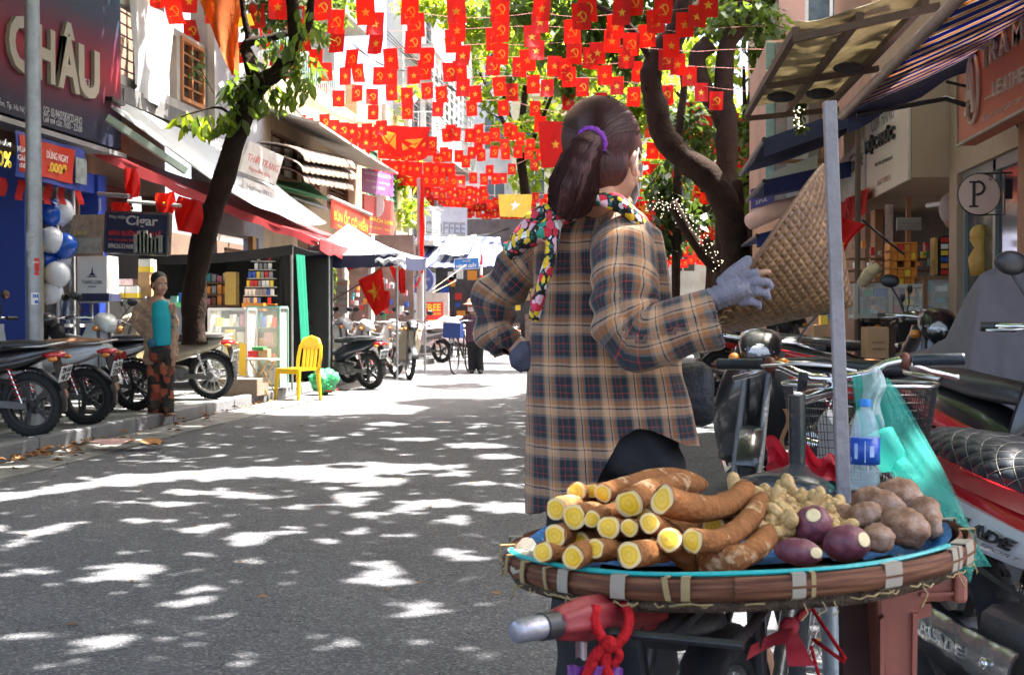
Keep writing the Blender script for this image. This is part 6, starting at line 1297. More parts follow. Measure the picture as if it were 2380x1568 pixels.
def make_bike(name, label, body, accent, seat=None, spokes=0, wr=.28, style='underbone', plate=None, text=None, shock=None, mirrors=True, shield=None, seatlen=.8, exhaust=None, rack=False, loc=(0,0,0)):
 t = thing(name, label, 'motorbike', loc); O = V_(loc); seat = seat or M_seatb; shield = shield or body
 wheel(t, -.62, wr, .042, spokes); wheel(t, .63, wr, .038, spokes)
 def B(fn, nm, m, sm=50, **k): b = MB(); fn(b); b.v = [tuple(V_(p)+O) for p in b.v]; return b.build(nm, m, t, smooth=sm, **k)
 fat = 1.25 if style == 'scooter' else 1.0
 tail = B(lambda b: b.loft([(-.90,0,.755,.03,.018),(-.84,0,.75,.06*fat,.04),(-.66,0,.70,.105*fat,.075),(-.40,0,.645,.125*fat,.10),(-.15,0,.58,.12*fat,.12),(.06,0,.50,.085*fat,.11),(.13,0,.46,.06,.08)], 18), 'tail_body', body)
 B(lambda b: [b.slab(lambda u,v: V_((-.80+.85*u, s*((.098+.035*sin(PI*u))*fat+.01+.012*sin(PI*v)), .745-.17*u+(-.085+.07*v)*(.5+.5*sin(PI*u**.7)))), 14, 5, V_((0,-s*.02,0))) for s in (-1,1)], 'side_panel', accent)
 st = B(lambda b: b.loft([(-.03-seatlen,0,.80,.04,.012),(-.02-seatlen,0,.805,.09,.026),(-.55,0,.80,.115*fat**.5,.045),(-.30,0,.775,.125*fat**.5,.05),(-.12,0,.765,.11*fat**.5,.05),(.04,0,.755,.075,.042),(.09,0,.735,.05,.025)], 20, e=3), 'seat', seat)
 B(lambda b: b.tube([(-.45,-.13*fat,.79),(-.8,-.12*fat,.80),(-.93,-.06,.82),(-.93,.06,.82),(-.8,.12*fat,.80),(-.45,.13*fat,.79)], .011, 8), 'grab_rail', M_steel, 180)
 tl = B(lambda b: b.loft([(-.945,0,.715,.03,.012),(-.93,0,.715,.075,.025),(-.87,0,.72,.095,.035),(-.78,0,.715,.08,.02)], 14), 'tail_light', M_lens_r)
 for s in (-1,1): B(lambda b: b.sphere((-.90,s*.125,.69), (.045,.022,.022), 10), 'turn_signal', M_lens_o, 180)
 if style == 'scooter':
  B(lambda b: b.loft([(.05,0,.40,.12,.09),(.12,0,.34,.17,.05),(.34,0,.33,.18,.045),(.44,0,.40,.16,.07)], 14, e=4), 'footboard', M_black)
 else:
  B(lambda b: b.loft([(.02,0,.50,.085,.10),(.15,0,.49,.075,.09),(.30,0,.58,.065,.10),(.40,0,.72,.05,.12)], 12), 'spine', accent)
 B(lambda b: (b.loft([(-.34,0,.31,.06,.05),(-.26,0,.32,.11,.09),(-.05,0,.33,.12,.10),(.10,0,.36,.09,.075),(.24,0,.40,.06,.055)], 12, e=4), b.tube([(-.16,-.14,.30),(-.16,.14,.30)], .075, 16), [b.box((.12+.018*k,0,.385),(.006,.17,.13)) for k in range(6)]), 'engine', M_eng, 40)
 B(lambda b: (b.beam((-.62,.075,.28),(-.16,.075,.31),.03,.06), b.beam((-.62,-.075,.28),(-.16,-.075,.31),.03,.05)), 'swing_arm', M_eng)
 B(lambda b: (b.tube([(.14,-.05,.30),(.05,-.12,.2),(-.2,-.145,.215),(-.35,-.15,.25),(-.36,-.15,.25),(-.86,-.165,.36)], [.016,.016,.018,.02,.046,.042], 12)), 'exhaust', exhaust or M_chrome, 40)
 for s in (-1,1):
  sh = B(lambda b: b.tube([(-.60,s*.12,.31),(-.47,s*.12,.66)], .011, 8), 'shock_absorber', M_chrome)
  bb = MB(); bb.tube([V_((-.585+.095*k/40,s*.12+.026*cos(k*1.0),.35+.27*k/40))+V_((.026*sin(k*1.0),0,0))+O for k in range(41)], .006, 5); bb.build('spring', shock or M_redp, sh, smooth=180)
 arc_fender(t, -.62, wr, 70, 190, .10, M_black)
 for s in (-1,1): B(lambda b: b.tube([(.40,s*.065,.92),(.50,s*.065,.62),(.63,s*.065,wr)], [.018,.02,.024], 10), 'fork', M_eng, 60)
 arc_fender(t, .63, wr, 20, 165, .12, body)
 B(lambda b: b.slab(lambda u,v: V_((.40+.10*v*(1-v)*2-.13*(2*u-1)**2-.08*(1-v)+.02, (u-.5)*(.44 if style!='scooter' else .46)*(.62+.38*sin(PI*min(1,v*.9+.15))), .34+.62*v)), 14, 12, V_((-.02,0,0))), 'leg_shield', shield, 60)
 B(lambda b: b.loft([(.30,0,.99,.05,.04),(.34,0,1.0,.10,.07),(.42,0,1.0,.125,.085),(.50,0,.965,.11,.09),(.56,0,.93,.07,.06),(.575,0,.92,.03,.02)], 16), 'handle_cowl', body)
 B(lambda b: b.sphere((.53,0,.955), (.045,.085,.06), 14, Matrix.Rotation(-.4,3,'Y')), 'headlight', M_lens_w, 180)
 for s in (-1,1): B(lambda b: b.sphere((.50,s*.135,.90), (.04,.035,.03), 10), 'turn_signal', M_lens_o, 180)
 B(lambda b: b.tube([(.27,-.36,1.0),(.36,-.2,1.015),(.38,0,1.01),(.36,.2,1.015),(.27,.36,1.0)], .012, 8), 'handlebar', M_chrome, 180)
 for s in (-1,1):
  B(lambda b: b.tube([(.31,s*.25,1.007),(.27,s*.365,.998)], .019, 10), 'grip', M_black, 60)
  B(lambda b: b.tube([(.36,s*.2,1.01),(.35,s*.28,.995),(.32,s*.37,.985)], .006, 6), 'brake_lever', M_steel, 180)
  if mirrors:
   mi = B(lambda b: (b.tube([(.34,s*.2,1.02),(.36,s*.25,1.12),(.35,s*.31,1.2)], .006, 6), b.sphere((.36,s*.32,1.235), (.022,.065,.045), 14)), 'mirror', M_black, 60)
   bb = MB(); bb.lathe([(.001,.0),(.055,.0)], 20, Matrix.Translation(O+V_((.337,s*.32,1.235))) @ Matrix.Rotation(-PI/2,4,'Y') @ Matrix.Diagonal((.68,1,1,1))); bb.build('mirror_glass', M_mirror, mi)
 pl = B(lambda b: b.box((-.945,0,.555),(.006,.19,.14), Matrix.Rotation(-.3,3,'Y')), 'licence_plate', M_plate)
 B(lambda b: b.slab(lambda u,v: V_((-.87-.07*u,(v-.5)*.13,.69-.27*u+.0)), 4, 4, V_((.012,0,0))), 'mud_flap', M_black)
 if plate is not None:
  bb = MB(); a_, c_ = plate.split(' '); n_ = V_((-1,0,-.31)).normalized(); up = V_((-.31,0,1)).normalized(); c0 = V_((-.9485,0,.555))+O
  for s_, dz, h in ((a_,.012,.045),(c_,-.058,.055)): put_text(bb, s_, c0+V_((0,.075,0))+up*dz, c0+V_((0,-.075,0))+up*dz, c0+V_((0,.075,0))+up*(dz+h), .02)
  bb.build('plate_number', P_black, pl)
 if text:
  bb = MB(); put_text(bb, text, O+V_((-.62,-.155*fat,.60)), O+V_((-.30,-.165*fat,.56)), O+V_((-.62,-.155*fat,.68)), .03); bb.build('decal', P_red, t)
  bb = MB(); put_text(bb, text, O+V_((-.30,.165*fat,.56)), O+V_((-.62,.155*fat,.60)), O+V_((-.30,.165*fat,.64)), .03); bb.build('decal', P_red, t)
 B(lambda b: b.tube([(.0,.1,.24),(-.06,.2,.02)], .011, 6), 'kickstand', M_black)
 return t
W0, W1 = paint('bike_white',(.62,.63,.64)), paint('bike_black',(.015,.015,.017)); Wr = paint('bike_red',(.5,.012,.02)); Wg = paint('bike_grey',(.12,.12,.125)); Wbe = paint('bike_beige',(.5,.43,.3)); Wdb = paint('bike_navy',(.03,.035,.05)); Wsil = paint('bike_silver',(.5,.5,.52))
M_seatbr = mat('seat_brown',(.26,.13,.07),.5,var=.15,bump=.15)
def place(o, x, y, hx, hy, z=0, lean=.10):
 o.location = (x,y,z); a = math.atan2(hy,hx); o.rotation_euler = Euler((-lean,0,a),'XYZ'); return o
def park(o, rx, ry, hx, hy, z=0, lean=.08):
 l = math.hypot(hx,hy); hx, hy = hx/l, hy/l; return place(o, rx+.62*hx, ry+.62*hy, hx, hy, z, lean)
a = make_bike('motorbike','black motorbike with red rear springs, only its tail inside the frame at far left',W1,W1,plate='29-H1 47',spokes=0,wr=.285,shock=M_redp); park(a,-5.28,10.3,-1,.02,.1)
a = make_bike('motorbike','white and grey motorbike with a brown seat parked second from the left',W0,W0,seat=M_seatbr,plate='29-X3 20',wr=.275); park(a,-5.32,11.45,-1,.05,.1)
a = make_bike('motorbike','black motorbike with white side panels and red lettering behind the woman in turquoise',W1,W0,plate='29-S6 11',text='TEM',wr=.275); park(a,-5.62,13.3,-1,.08,.1)
a = make_bike('motorbike','vintage beige moped with spoked wheels and a long dark seat beside the tree trunk',Wbe,Wbe,seat=mat('seat_worn',(.06,.05,.045),.6),spokes=28,plate='29-D2 75',style='underbone',wr=.30,shock=M_chrome); park(a,-5.42,15.2,-1,.06,.1)
a = make_bike('scooter','white scooter nosed out between the lamp post and the large carton',W0,W1,style='scooter',wr=.24,plate='30-K9 88'); place(a,-6.25,13.3,.55,-.5,.1)
a = make_bike('motorbike','dark motorbike with a glossy seat and cream leg shield beside the yellow chair',Wdb,Wdb,seat=mat('seat_gloss',(.05,.055,.06),.22,var=.1,bump=.05,spec=.8),plate='29-B1 66',shield=Wbe,wr=.285,spokes=0); park(a,-4.28,19.2,-.85,.5,.0)
a = make_bike('moped','old black moped with a cream leg shield facing the road',W1,Wg,shield=Wbe,spokes=28,wr=.285,plate='30-F4 33'); place(a,-4.45,22.6,.38,-.9,.0)
proto_w = make_bike('scooter','white scooter behind the dark motorbike, front wheel to the road',W0,W0,style='scooter',wr=.24,plate='29-H1 90'); place(proto_w,-5.45,22.8,.6,-.75,.0)
a = dup(proto_w, label='second white scooter half hidden behind the first white one'); place(a,-5.2,24.0,.65,-.7,.0)
a = dup(proto_w, label='pale scooter nosed out by the green curtain of the kiosk'); place(a,-5.35,20.3,.8,-.5,.05)
a = make_bike('motorbike','silver motorbike with a bright rear wheel behind the slim lamp post',Wsil,Wg,plate='30-K9 11',wr=.285); park(a,-4.95,30.2,-.9,.4,.0)
a = dup(a, label='silver motorbike standing beyond the notice board'); park(a,-3.9,36,-.9,.5,.0)
proto_r = make_bike('motorbike','black and red motorbike with a chrome trimmed seat in front of the open shop',W1,Wr,plate='29-X3 77',wr=.285); place(proto_r,1.95,13.6,.95,-.2,.12)
a = dup(proto_r, label='black motorbike with a plain dark seat left of the brown carton'); place(a,1.95,11.4,.97,-.1,.12)
a = dup(proto_r, label='dark motorbike deep in the shade behind the woven hat'); place(a,1.55,16.2,.9,.3,.12)
a = dup(proto_r, label='black motorbike under the navy awnings by the big tree'); place(a,1.6,18.2,.9,.4,.12)
a_sc = a = make_bike('scooter','dark scooter with a bright round mirror facing the camera by the brown carton',W1,Wg,style='scooter',wr=.25,plate='29-S6 55'); place(a,1.86,8.9,-.12,-1,.12)
a = make_bike('motorbike','dark grey motorbike with red decals parked across the kerb behind the handlebars',Wg,Wr,plate='29-B1 12',wr=.285); place(a,1.62,7.6,.98,-.2,.06,lean=.1)
a = make_bike('motorbike','black motorbike with a red flank and long dark seat beyond the wire basket',W1,Wr,plate='29-D2 31',wr=.285); place(a,1.42,5.1,.25,-.97,.08)
a = dup(a_sc, label='dark scooter with a mirror showing beside the seller\'s elbow'); place(a,.60,7.7,-.1,-1,.0)
def cover():
 r6 = random.Random(4); c = V_((1.93,7.3,.12)); t = thing('covered_motorbike','motorbike under a grey fabric cover with folds, by the orange pillar','motorbike',c)
 ax = V_((.42,-.9,0)).normalized(); ay = V_((-ax.y,ax.x,0)); prof = [(-.95,.62),(-.8,.78),(-.45,.84),(-.1,.95),(.12,1.2),(.26,1.33),(.40,1.12),(.52,.95),(.62,.7)]
 xs = [p[0] for p in prof]; zs = [p[1] for p in prof]
 def f(u,v):
  x = -1.0+1.7*u; top = float(np.interp(x,xs,zs)); s = (v-.5)*2; w_ = .10+.14*abs(sin((x+1)*1.1)); a = abs(s)
  if a < .3: y = s/.3*w_; z = top-.06*(a/.3)**2
  else:
   q = (a-.3)/.7; y = math.copysign(w_+.20*q**.8+.07*sin(x*14+3*math.copysign(1,s)+q*2)*q+.04*sin(x*29+s*2)*q, s); z = top-.06-(top-.22)*q
  z += .018*sin(x*23+s*6)*q if a >= .3 else 0; x2 = x+.03*sin(s*9+x*4); return c+ax*x2+ay*y+V_((0,0,z))
 b = MB(); b.slab(f, 60, 44, .004); b.build('cover', mat('cover_grey',(.17,.15,.165),.8,var=.2,bump=.5,bscale=9), t, smooth=180)
cover()
def pink_cover(x,y,lab):
 c = V_((x,y,0)); b = MB(); b.slab(lambda u,v: c+V_(((u-.5)*1.5, (v-.5)*.8, .45+.55*sin(PI*v)*(.8+.4*sin(PI*u))+.03*sin(u*22)+.03*sin(v*15))), 24, 14, .005)
 b.build('bike_cover', mat('cover_pink',(.5,.38,.4),.75,var=.08), None, 180, lab, 'cover', loc=c)
pink_cover(-4.85,31.2,'faded pink cover sheet over a parked bike beside the notice board'); pink_cover(-5.6,27.0,'faded pink cover sheet over a bike left of the slim lamp post')
def near_scooter():
 t = thing('scooter','shiny red and white scooter with a quilted black seat at the right edge','scooter',(0,0,0))
 Rd, Wh = paint('gloss_red',(.55,.012,.02),.15,1.0), paint('gloss_white',(.66,.66,.67),.2,.9)
 def B(fn, nm, m, sm=50, par=None): b = MB(); fn(b); return b.build(nm, m, par or t, smooth=sm)
 wheel(t,-.62,.27,.055,0,M_black,disc=False); wheel(t,.63,.27,.05,0,M_black,disc=False)
 def q(x,y):
  a, c = (x+y*1.15)/.078, (x-y*1.15)/.078; return abs(sin(PI*a))**.45*abs(sin(PI*c))**.45
 xs = [-.80,-.72,-.5,-.25,-.1,.06,.12]; zt = [.80,.825,.828,.80,.785,.78,.755]; hw = [.05,.10,.135,.14,.125,.085,.04]
 def fs(u,v):
  x = -.80+.92*u; z = float(np.interp(x,xs,zt)); w_ = float(np.interp(x,xs,hw)); th = PI*(v*1.3-.15); ce = math.copysign(abs(cos(th))**.7, cos(th)); se = math.copysign(abs(sin(th))**.8, sin(th))
  arc = (v-.5)*w_*3.2; d = .009*q(x,arc); return V_((x, (w_+d*abs(ce))*-ce, z-.07+(.07+d)*se))
 st = B(lambda b: b.grid(fs, 190, 90), 'seat', mat('seat_quilt',(.018,.022,.032),.5,var=.1,bump=.08,bscale=120,spec=.35), 180)
 b = MB()
 k = -16
 for sgn in (-1,1):
  for k in range(-8,8):
   pts = []
   for i in range(40):
    v = .06+.88*i/39;
    x = -.3
    for _ in range(6):
     w_ = float(np.interp(x,xs,hw)); arc = (v-.5)*w_*3.2; x = .078*k - sgn*arc*1.15 - .39*0
    if -.76 < x < .08: u = (x+.80)/.92; pts.append(fs(u,v)+V_((0,0,.0035))+V_((0,-.003 if v<.5 else .003,0)))
    else:
     if len(pts) > 2: b.tube(pts,.0011,4,caps=False)
     pts = []
   if len(pts) > 2: b.tube(pts,.0011,4,caps=False)
 b.build('stitching', mat('stitch_thread',(.28,.26,.22),.8), st)
 B(lambda b: b.loft([(-.92,0,.765,.03,.02),(-.86,0,.76,.09,.05),(-.66,0,.72,.145,.065),(-.40,0,.68,.165,.06),(-.10,0,.62,.165,.06),(.12,0,.54,.12,.07)], 22), 'tail_body', Rd)
 for s in (-1,1):
  B(lambda b: b.slab(lambda u,v: V_((-.84+.98*u, s*(.115+.065*sin(PI*min(1,u*.75+.12))+.012*sin(PI*v)), .735-.13*u-.10*v*(.35+.65*sin(PI*min(1,u*.8+.1))))), 24, 7, V_((0,-s*.03,0))), 'side_panel', Wh)
  B(lambda b: b.slab(lambda u,v: V_((-.86+.9*u, s*(.11+.055*sin(PI*min(1,u*.75+.12))), .80-.10*u+.0-.045*v)), 20, 4, V_((0,-s*.02,0))), 'red_trim', Rd)
  B(lambda b: b.prism([V_((-.76,s*.168,.655)),V_((-.30,s*.197,.545)),V_((.05,s*.19,.49)),V_((.05,s*.19,.478)),V_((-.30,s*.197,.53)),V_((-.5,s*.19,.575))],(0,s*.004,0)), 'decal', P_black)
 def side(u,v): return V_((-.84+.98*u, -(.118+.065*sin(PI*min(1,u*.75+.12))+.012*sin(PI*v)), .735-.13*u-.10*v*(.35+.65*sin(PI*min(1,u*.8+.1)))))
 def on_side(body,u0,u1,v0,v1,m,bold,ext,nm):
  v_, f_ = glyphs(body,bold,.01); a = np.array(v_); X0,Y0 = a[:,0].min(),a[:,1].min(); W_,H_ = a[:,0].max()-X0,a[:,1].max()-Y0; b = MB()
  b.add([side(u0+(u1-u0)*((p[0]-X0)/W_-.06*(1-(p[1]-Y0)/H_)), v0+(v1-v0)*(1-(p[1]-Y0)/H_))+V_((0,-.002-ext*(p[2]/.01+1)*.5,0)) for p in v_], f_); b.build(nm, m, t)
 on_side('AIR BLADE',.36,.80,.24,.58,mat('badge_dark',(.05,.05,.055),.25,metal=.5),.03,.008,'badge')
 on_side('PREMIUM SPORT',.42,.82,.68,.80,mat('print_grey3',(.2,.2,.2)),.0,.001,'small_print')
 tl = B(lambda b: b.loft([(-.955,0,.745,.03,.012),(-.93,0,.745,.10,.03),(-.80,0,.745,.13,.03)], 14), 'tail_light', M_lens_r)
 B(lambda b: b.loft([(.05,0,.36,.12,.09),(.12,0,.30,.18,.05),(.34,0,.29,.19,.045),(.46,0,.40,.17,.08)], 14, e=4), 'footboard', M_black)
 B(lambda b: (b.loft([(-.45,.02,.30,.05,.05),(-.3,0,.32,.13,.10),(-.05,0,.33,.14,.11),(.08,0,.36,.1,.08)], 12, e=4),), 'engine', M_eng, 40)
 for s in (-1,1):
  sh = B(lambda b: b.tube([(-.61,s*.165,.29),(-.45,s*.165,.66)], .020, 14), 'shock_absorber', M_chrome, 60)
  b = MB(); b.tube([(-.555,s*.165,.42),(-.515,s*.165,.51)], .034, 16); b.build('canister', mat('shock_sleeve',(.05,.02,.025),.35,coat=.5), sh, smooth=60)
  b = MB(); b.tube([(-.60,s*.165,.31),(-.56,s*.165,.405)], .028, 16); b.tube([(-.51,s*.165,.52),(-.455,s*.165,.65)], .033, 16); b.build('reservoir', M_chrome, sh, smooth=60)
 b = MB(); d = V_((.4,0,.9)).normalized(); c = V_((-.535,-.2005,.465)); put_text(b,'VS',c-d*.022+V_((-.02,0,0)),c-d*.022+V_((.034,0,0)),c+d*.022+V_((-.02,0,0)),.02); b.build('print', P_red, t)
 ex = B(lambda b: b.tube([(.1,-.10,.26),(-.1,-.17,.22),(-.22,-.17,.265),(-.26,-.17,.275),(-.80,-.175,.375),(-.85,-.175,.385)], [.02,.025,.035,.062,.066,.05], 18), 'exhaust', M_black, 50)
 gfun = lambda u,v: V_((-.74+.78*u, -.225-.018*sin(PI*v)-.004*sin(u*31)*sin(v*7), .335-.06*u+.10*v-.02*sin(PI*u)))
 g = B(lambda b: b.slab(gfun, 20, 8, V_((0,.008,0))), 'exhaust_guard', mat('guard_alloy',(.6,.6,.6),.25,.9,var=.3,scale=18,bump=.25,bscale=22), 60, ex)
 v_, f_ = glyphs('AIR BLADE',.02,.01); a = np.array(v_); X0,Y0 = a[:,0].min(),a[:,1].min(); W_,H_ = a[:,0].max()-X0,a[:,1].max()-Y0
 b = MB(); b.add([gfun(.30+.45*((p[0]-X0)/W_),.32+.3*((p[1]-Y0)/H_))+V_((0,-.003-.004*(p[2]/.01+1)*.5,0)) for p in v_], f_); b.build('raised_letter', mat('letter_alloy',(.75,.75,.74),.3,.8), g)
 for u in (.12,.88): b = MB(); b.sphere(gfun(u,.5)+V_((0,-.006,0)), (.016,.01,.016), 10); b.build('bolt', M_chrome, g, smooth=180)
 arc_fender(t,-.62,.27,60,185,.12,M_black)
 pl = B(lambda b: b.box((-.97,0,.53),(.006,.19,.14), Matrix.Rotation(-.35,3,'Y')), 'licence_plate', M_plate)
 B(lambda b: b.slab(lambda u,v: V_((-.88-.09*u,(v-.5)*.14,.72-.3*u)), 4, 4, V_((.014,0,0))), 'mud_flap', M_black)
 for s in (-1,1): B(lambda b: b.tube([(.40,s*.065,.92),(.63,s*.065,.27)], .02, 10), 'fork', M_black)
 arc_fender(t,.63,.27,20,165,.13,Rd)
 B(lambda b: b.slab(lambda u,v: V_((.42+.10*v*(1-v)*2-.15*(2*u-1)**2-.08*(1-v), (u-.5)*.48*(.62+.38*sin(PI*min(1,v*.9+.15))), .34+.62*v)), 14, 12, V_((-.03,0,0))), 'leg_shield', Rd, 60)
 B(lambda b: b.loft([(.30,0,.99,.05,.04),(.36,0,1.0,.12,.08),(.48,0,.97,.12,.09),(.57,0,.92,.05,.04)], 16), 'handle_cowl', Rd)
 B(lambda b: b.sphere((.54,0,.86), (.05,.14,.08), 14), 'headlight', M_lens_w, 180)
 B(lambda b: b.tube([(.27,-.36,1.0),(.38,0,1.01),(.27,.36,1.0)], .012, 8), 'handlebar', M_chrome, 180)
 for s in (-1,1): B(lambda b: b.tube([(.31,s*.25,1.007),(.27,s*.365,.998)], .019, 10), 'grip', M_black, 60)
 return t
ns = near_scooter(); park(ns, .865, 3.60, .25, -.97, .0, lean=.06)
# ================================================================ the seller's bicycle and its load
HD = V_((.27,.963,0)).normalized(); HS = V_((HD.y,-HD.x,0))     # heading and right-hand side of the bicycle
RA = V_((.115,1.98,.315)); FA = RA+HD*1.08; FA.z = .315
M_fr = mat('frame_black',(.02,.02,.022),.35,var=.2,coat=.3,dirt=.3); M_grip = mat('grip_rubber',(.025,.03,.04),.35,var=.1,bump=.1)
t = thing('bicycle','old black bicycle loaded with a bamboo tray, seen from behind','bicycle',(RA.x,RA.y,0)); BK = t
def BB(fn, nm, m, sm=50, par=None): b = MB(); fn(b); return b.build(nm, m, par or t, smooth=sm)
def bwheel(c, r=.315):
 Mx = Matrix(((HD.x,0,HS.x,c.x),(HD.y,0,HS.y,c.y),(0,1,0,c.z),(0,0,0,1))); n = 10; tw = .019
 b = MB(); b.lathe([(r-tw+tw*cos(2*PI*k/n), tw*sin(2*PI*k/n)) for k in range(n)], 48, Mx, close=True); o = b.build('wheel', M_rubber, t, smooth=60)
 b = MB(); ri = r-.036; b.lathe([(ri,-.014),(ri-.012,-.012),(ri-.012,.012),(ri,.014)], 48, Mx, close=True); b.lathe([(.001,-.04),(.018,-.04),(.018,.04),(.001,.04)], 12, Mx); b.build('rim', M_steel, o, smooth=40)
 for k in range(28):
  a = 2*PI*k/28; c_ = 1 if k%2 else -1; b = MB(); b.tube([Mx @ V_((.018*cos(a+1.1*c_),.018*sin(a+1.1*c_),.03*c_)), Mx @ V_((ri*cos(a),ri*sin(a),0))], .0013, 4); b.build('spoke', M_steel, o)
bwheel(RA); bwheel(FA)
def bp(f, s, z): return RA+HD*f+HS*s+V_((0,0,z-RA.z))
BB(lambda b: b.slab(lambda u,v: RA+HD*((.345)*cos(R(15+190*u)))+V_((0,0,.345*sin(R(15+190*u))))+HS*((v-.5)*.075)+(HD*cos(R(15+190*u))+V_((0,0,sin(R(15+190*u)))))*(-.02*(2*v-1)**2), 24, 7, HD*.003), 'mudguard', M_fr, 60)
for k,a in enumerate((188,194)):
 BB(lambda b: b.sphere(RA+HD*(.347*cos(R(a)))+V_((0,0,.347*sin(R(a))))-HS*.012, (.007,.007,.007), 8), 'bolt', M_white, 180)
BB(lambda b: (b.tube([bp(0,.07,.315),bp(.36,.02,.30)],.010,8), b.tube([bp(0,-.07,.315),bp(.36,-.02,.30)],.010,8), b.tube([bp(0,.07,.315),bp(.27,.02,.70)],.008,8), b.tube([bp(0,-.07,.315),bp(.27,-.02,.70)],.008,8), b.tube([bp(.36,0,.28),bp(.26,0,.86)],.015,10), b.tube([bp(.36,0,.30),bp(.80,0,.62)],.017,10), b.tube([bp(.28,0,.55),bp(.80,0,.78)],.015,10), b.tube([bp(.80,0,.58),bp(.77,0,.98)],.018,10)), 'frame', M_fr, 60)
for s in (-1,1): BB(lambda b: b.tube([bp(.81,.05*s,.60),bp(.86,.055*s,.5),bp(1.08,.055*s,.315)],.011,8), 'fork', M_fr, 60)
BB(lambda b: (b.lathe([(.001,-.004),(.09,-.004),(.09,.004),(.001,.004)],24, Matrix.Translation(bp(.36,.07,.28)) @ Matrix(((HD.x,0,HS.x,0),(HD.y,0,HS.y,0),(0,1,0,0),(0,0,0,1)))), b.beam(bp(.36,.09,.28),bp(.40,.09,.12),.012,.02), b.beam(bp(.36,-.09,.28),bp(.32,-.09,.44),.012,.02), b.box(bp(.40,.15,.12),(.09,.06,.02)), b.box(bp(.32,-.15,.44),(.09,.06,.02))), 'crank', M_eng, 40)
BB(lambda b: [b.tube([bp(-.30,s*.09,.715),bp(.20,s*.09,.715)],.008,6) for s in (-1,0,1)]+[b.tube([bp(f,-.1,.715),bp(f,.1,.715)],.007,6) for f in (-.3,-.05,.2)]+[b.tube([bp(-.15,s*.09,.71),bp(0,s*.08,.315)],.007,6) for s in (-1,1)], 'rack', M_fr, 60)
BB(lambda b: (b.tube([bp(.0,-.10,.315),bp(-.06,-.26,.0)],.012,8), b.tube([bp(.0,-.09,.71),bp(-.03,-.17,.16)],.007,8)), 'stand', M_fr, 60)
sc = at(1835,1130,2.62)
def sad(b):
 secs = []
 for x,hw,z in ((-.135,.055,.004),(-.12,.085,.0),(-.07,.105,0),(-.01,.085,-.002),(.06,.045,.0),(.12,.026,.004),(.145,.012,.0)): secs.append((x,0,z,hw,.036 if abs(x)<.13 else .022))
 q = MB(); q.loft(secs, 18, e=2.4); Mx = Matrix(((HD.x,-HS.x,0,sc.x),(HD.y,-HS.y,0,sc.y),(0,0,1,sc.z),(0,0,0,1))); b.merge(q, Mx)
BB(sad, 'saddle', mat('saddle_vinyl',(.03,.032,.04),.25,var=.1,bump=.08,bscale=60,spec=.7), 180)
BB(lambda b: b.tube([sc+V_((0,0,-.03)), bp(.26,0,.83)],.013,10), 'seat_post', M_chrome, 60)
hc = at(1930,868,3.02); L0 = at(1668,846,3.10); L1 = at(1772,846,3.06); R0_ = at(2243,834,2.95); R1_ = at(2122,836,2.98)
hb = BB(lambda b: b.tube([L1-(L0-L1)*.1,at(1815,850,3.05),at(1850,866,3.03),at(1885,878,3.02),hc+V_((0,0,-.012)),at(1975,876,3.0),at(2020,868,2.99),at(2060,846,2.985),at(2100,837,2.98),R1_-(R0_-R1_)*.1],.0115,12), 'handlebar', M_chrome, 180)
for p,q in ((L0,L1),(R0_,R1_)):
 g = BB(lambda b: b.tube([p,p+(q-p)*.04,p+(q-p)*.06,q],[.0125,.0145,.0138,.0135],16), 'grip', M_grip, 60, hb)
for p in (at(1790,848,3.05),at(2103,838,2.98)): BB(lambda b: b.sphere(p,(.016,.014,.02),12), 'lever_clamp', mat('rust_clamp',(.16,.06,.04),.5,metal=.4), 180, hb)
for pts in ((at(1790,855,3.07),at(1760,866,3.12),at(1705,880,3.16)),(at(2103,846,3.0),at(2160,862,3.06),at(2215,876,3.1),at(2228,876,3.1))): BB(lambda b: b.tube(pts,[.006,.0075,.007,.008][:len(pts)],10), 'brake_lever', M_steel, 180, hb)
BB(lambda b: b.tube([hc+V_((0,0,.0)),at(1925,910,3.02),bp(.79,0,.97)],[.014,.015,.016],12), 'stem', M_chrome, 60)
BB(lambda b: b.tube([at(1770,850,3.0),at(1850,845,2.93),at(1930,850,2.94),at(1990,862,2.97)],.0035,6), 'brake_cable', M_white, 180)
bw_ = [at(1818,930,3.30),at(2165,915,3.22)]; bc = (bw_[0]+bw_[1])/2+HD*.10
def bask(f,s,z): return bc+HD*f+HS*s+V_((0,0,z))
def rim_pts(z,kx_,ky_):
 o = []
 for k in range(33):
  a = 2*PI*k/32; ca,sa = cos(a),sin(a); o.append(bask(ky_*math.copysign(abs(sa)**.6,sa), kx_*math.copysign(abs(ca)**.6,ca), z))
 return o
bt = thing('wire_basket','black wire mesh basket on the front of the bicycle','basket',bc-V_((0,0,.22)))
b = MB(); b.tube(rim_pts(.03,.195,.14),.005,6,caps=False); b.build('rim', M_steel, bt, smooth=180)
b = MB(); lv = [rim_pts(.03-.24*k/12,.195-.035*k/12,.14-.03*k/12) for k in range(13)]
for k in range(1,13): b.tube(lv[k],.0012,3,caps=False)
for j in range(0,128):
 f_ = j/4; i0 = int(f_); fr = f_-i0
 pp = lambda k: lv[k][i0]*(1-fr)+lv[k][min(32,i0+1)]*fr
 b.tube([pp(0),pp(6),pp(12)],.0011,3,caps=False)
for k in range(-7,8): b.tube([bask(-.11,.022*k,-.21),bask(.11,.022*k,-.21)],.0013,3)
b.build('mesh_side', M_black, bt, kind='stuff')
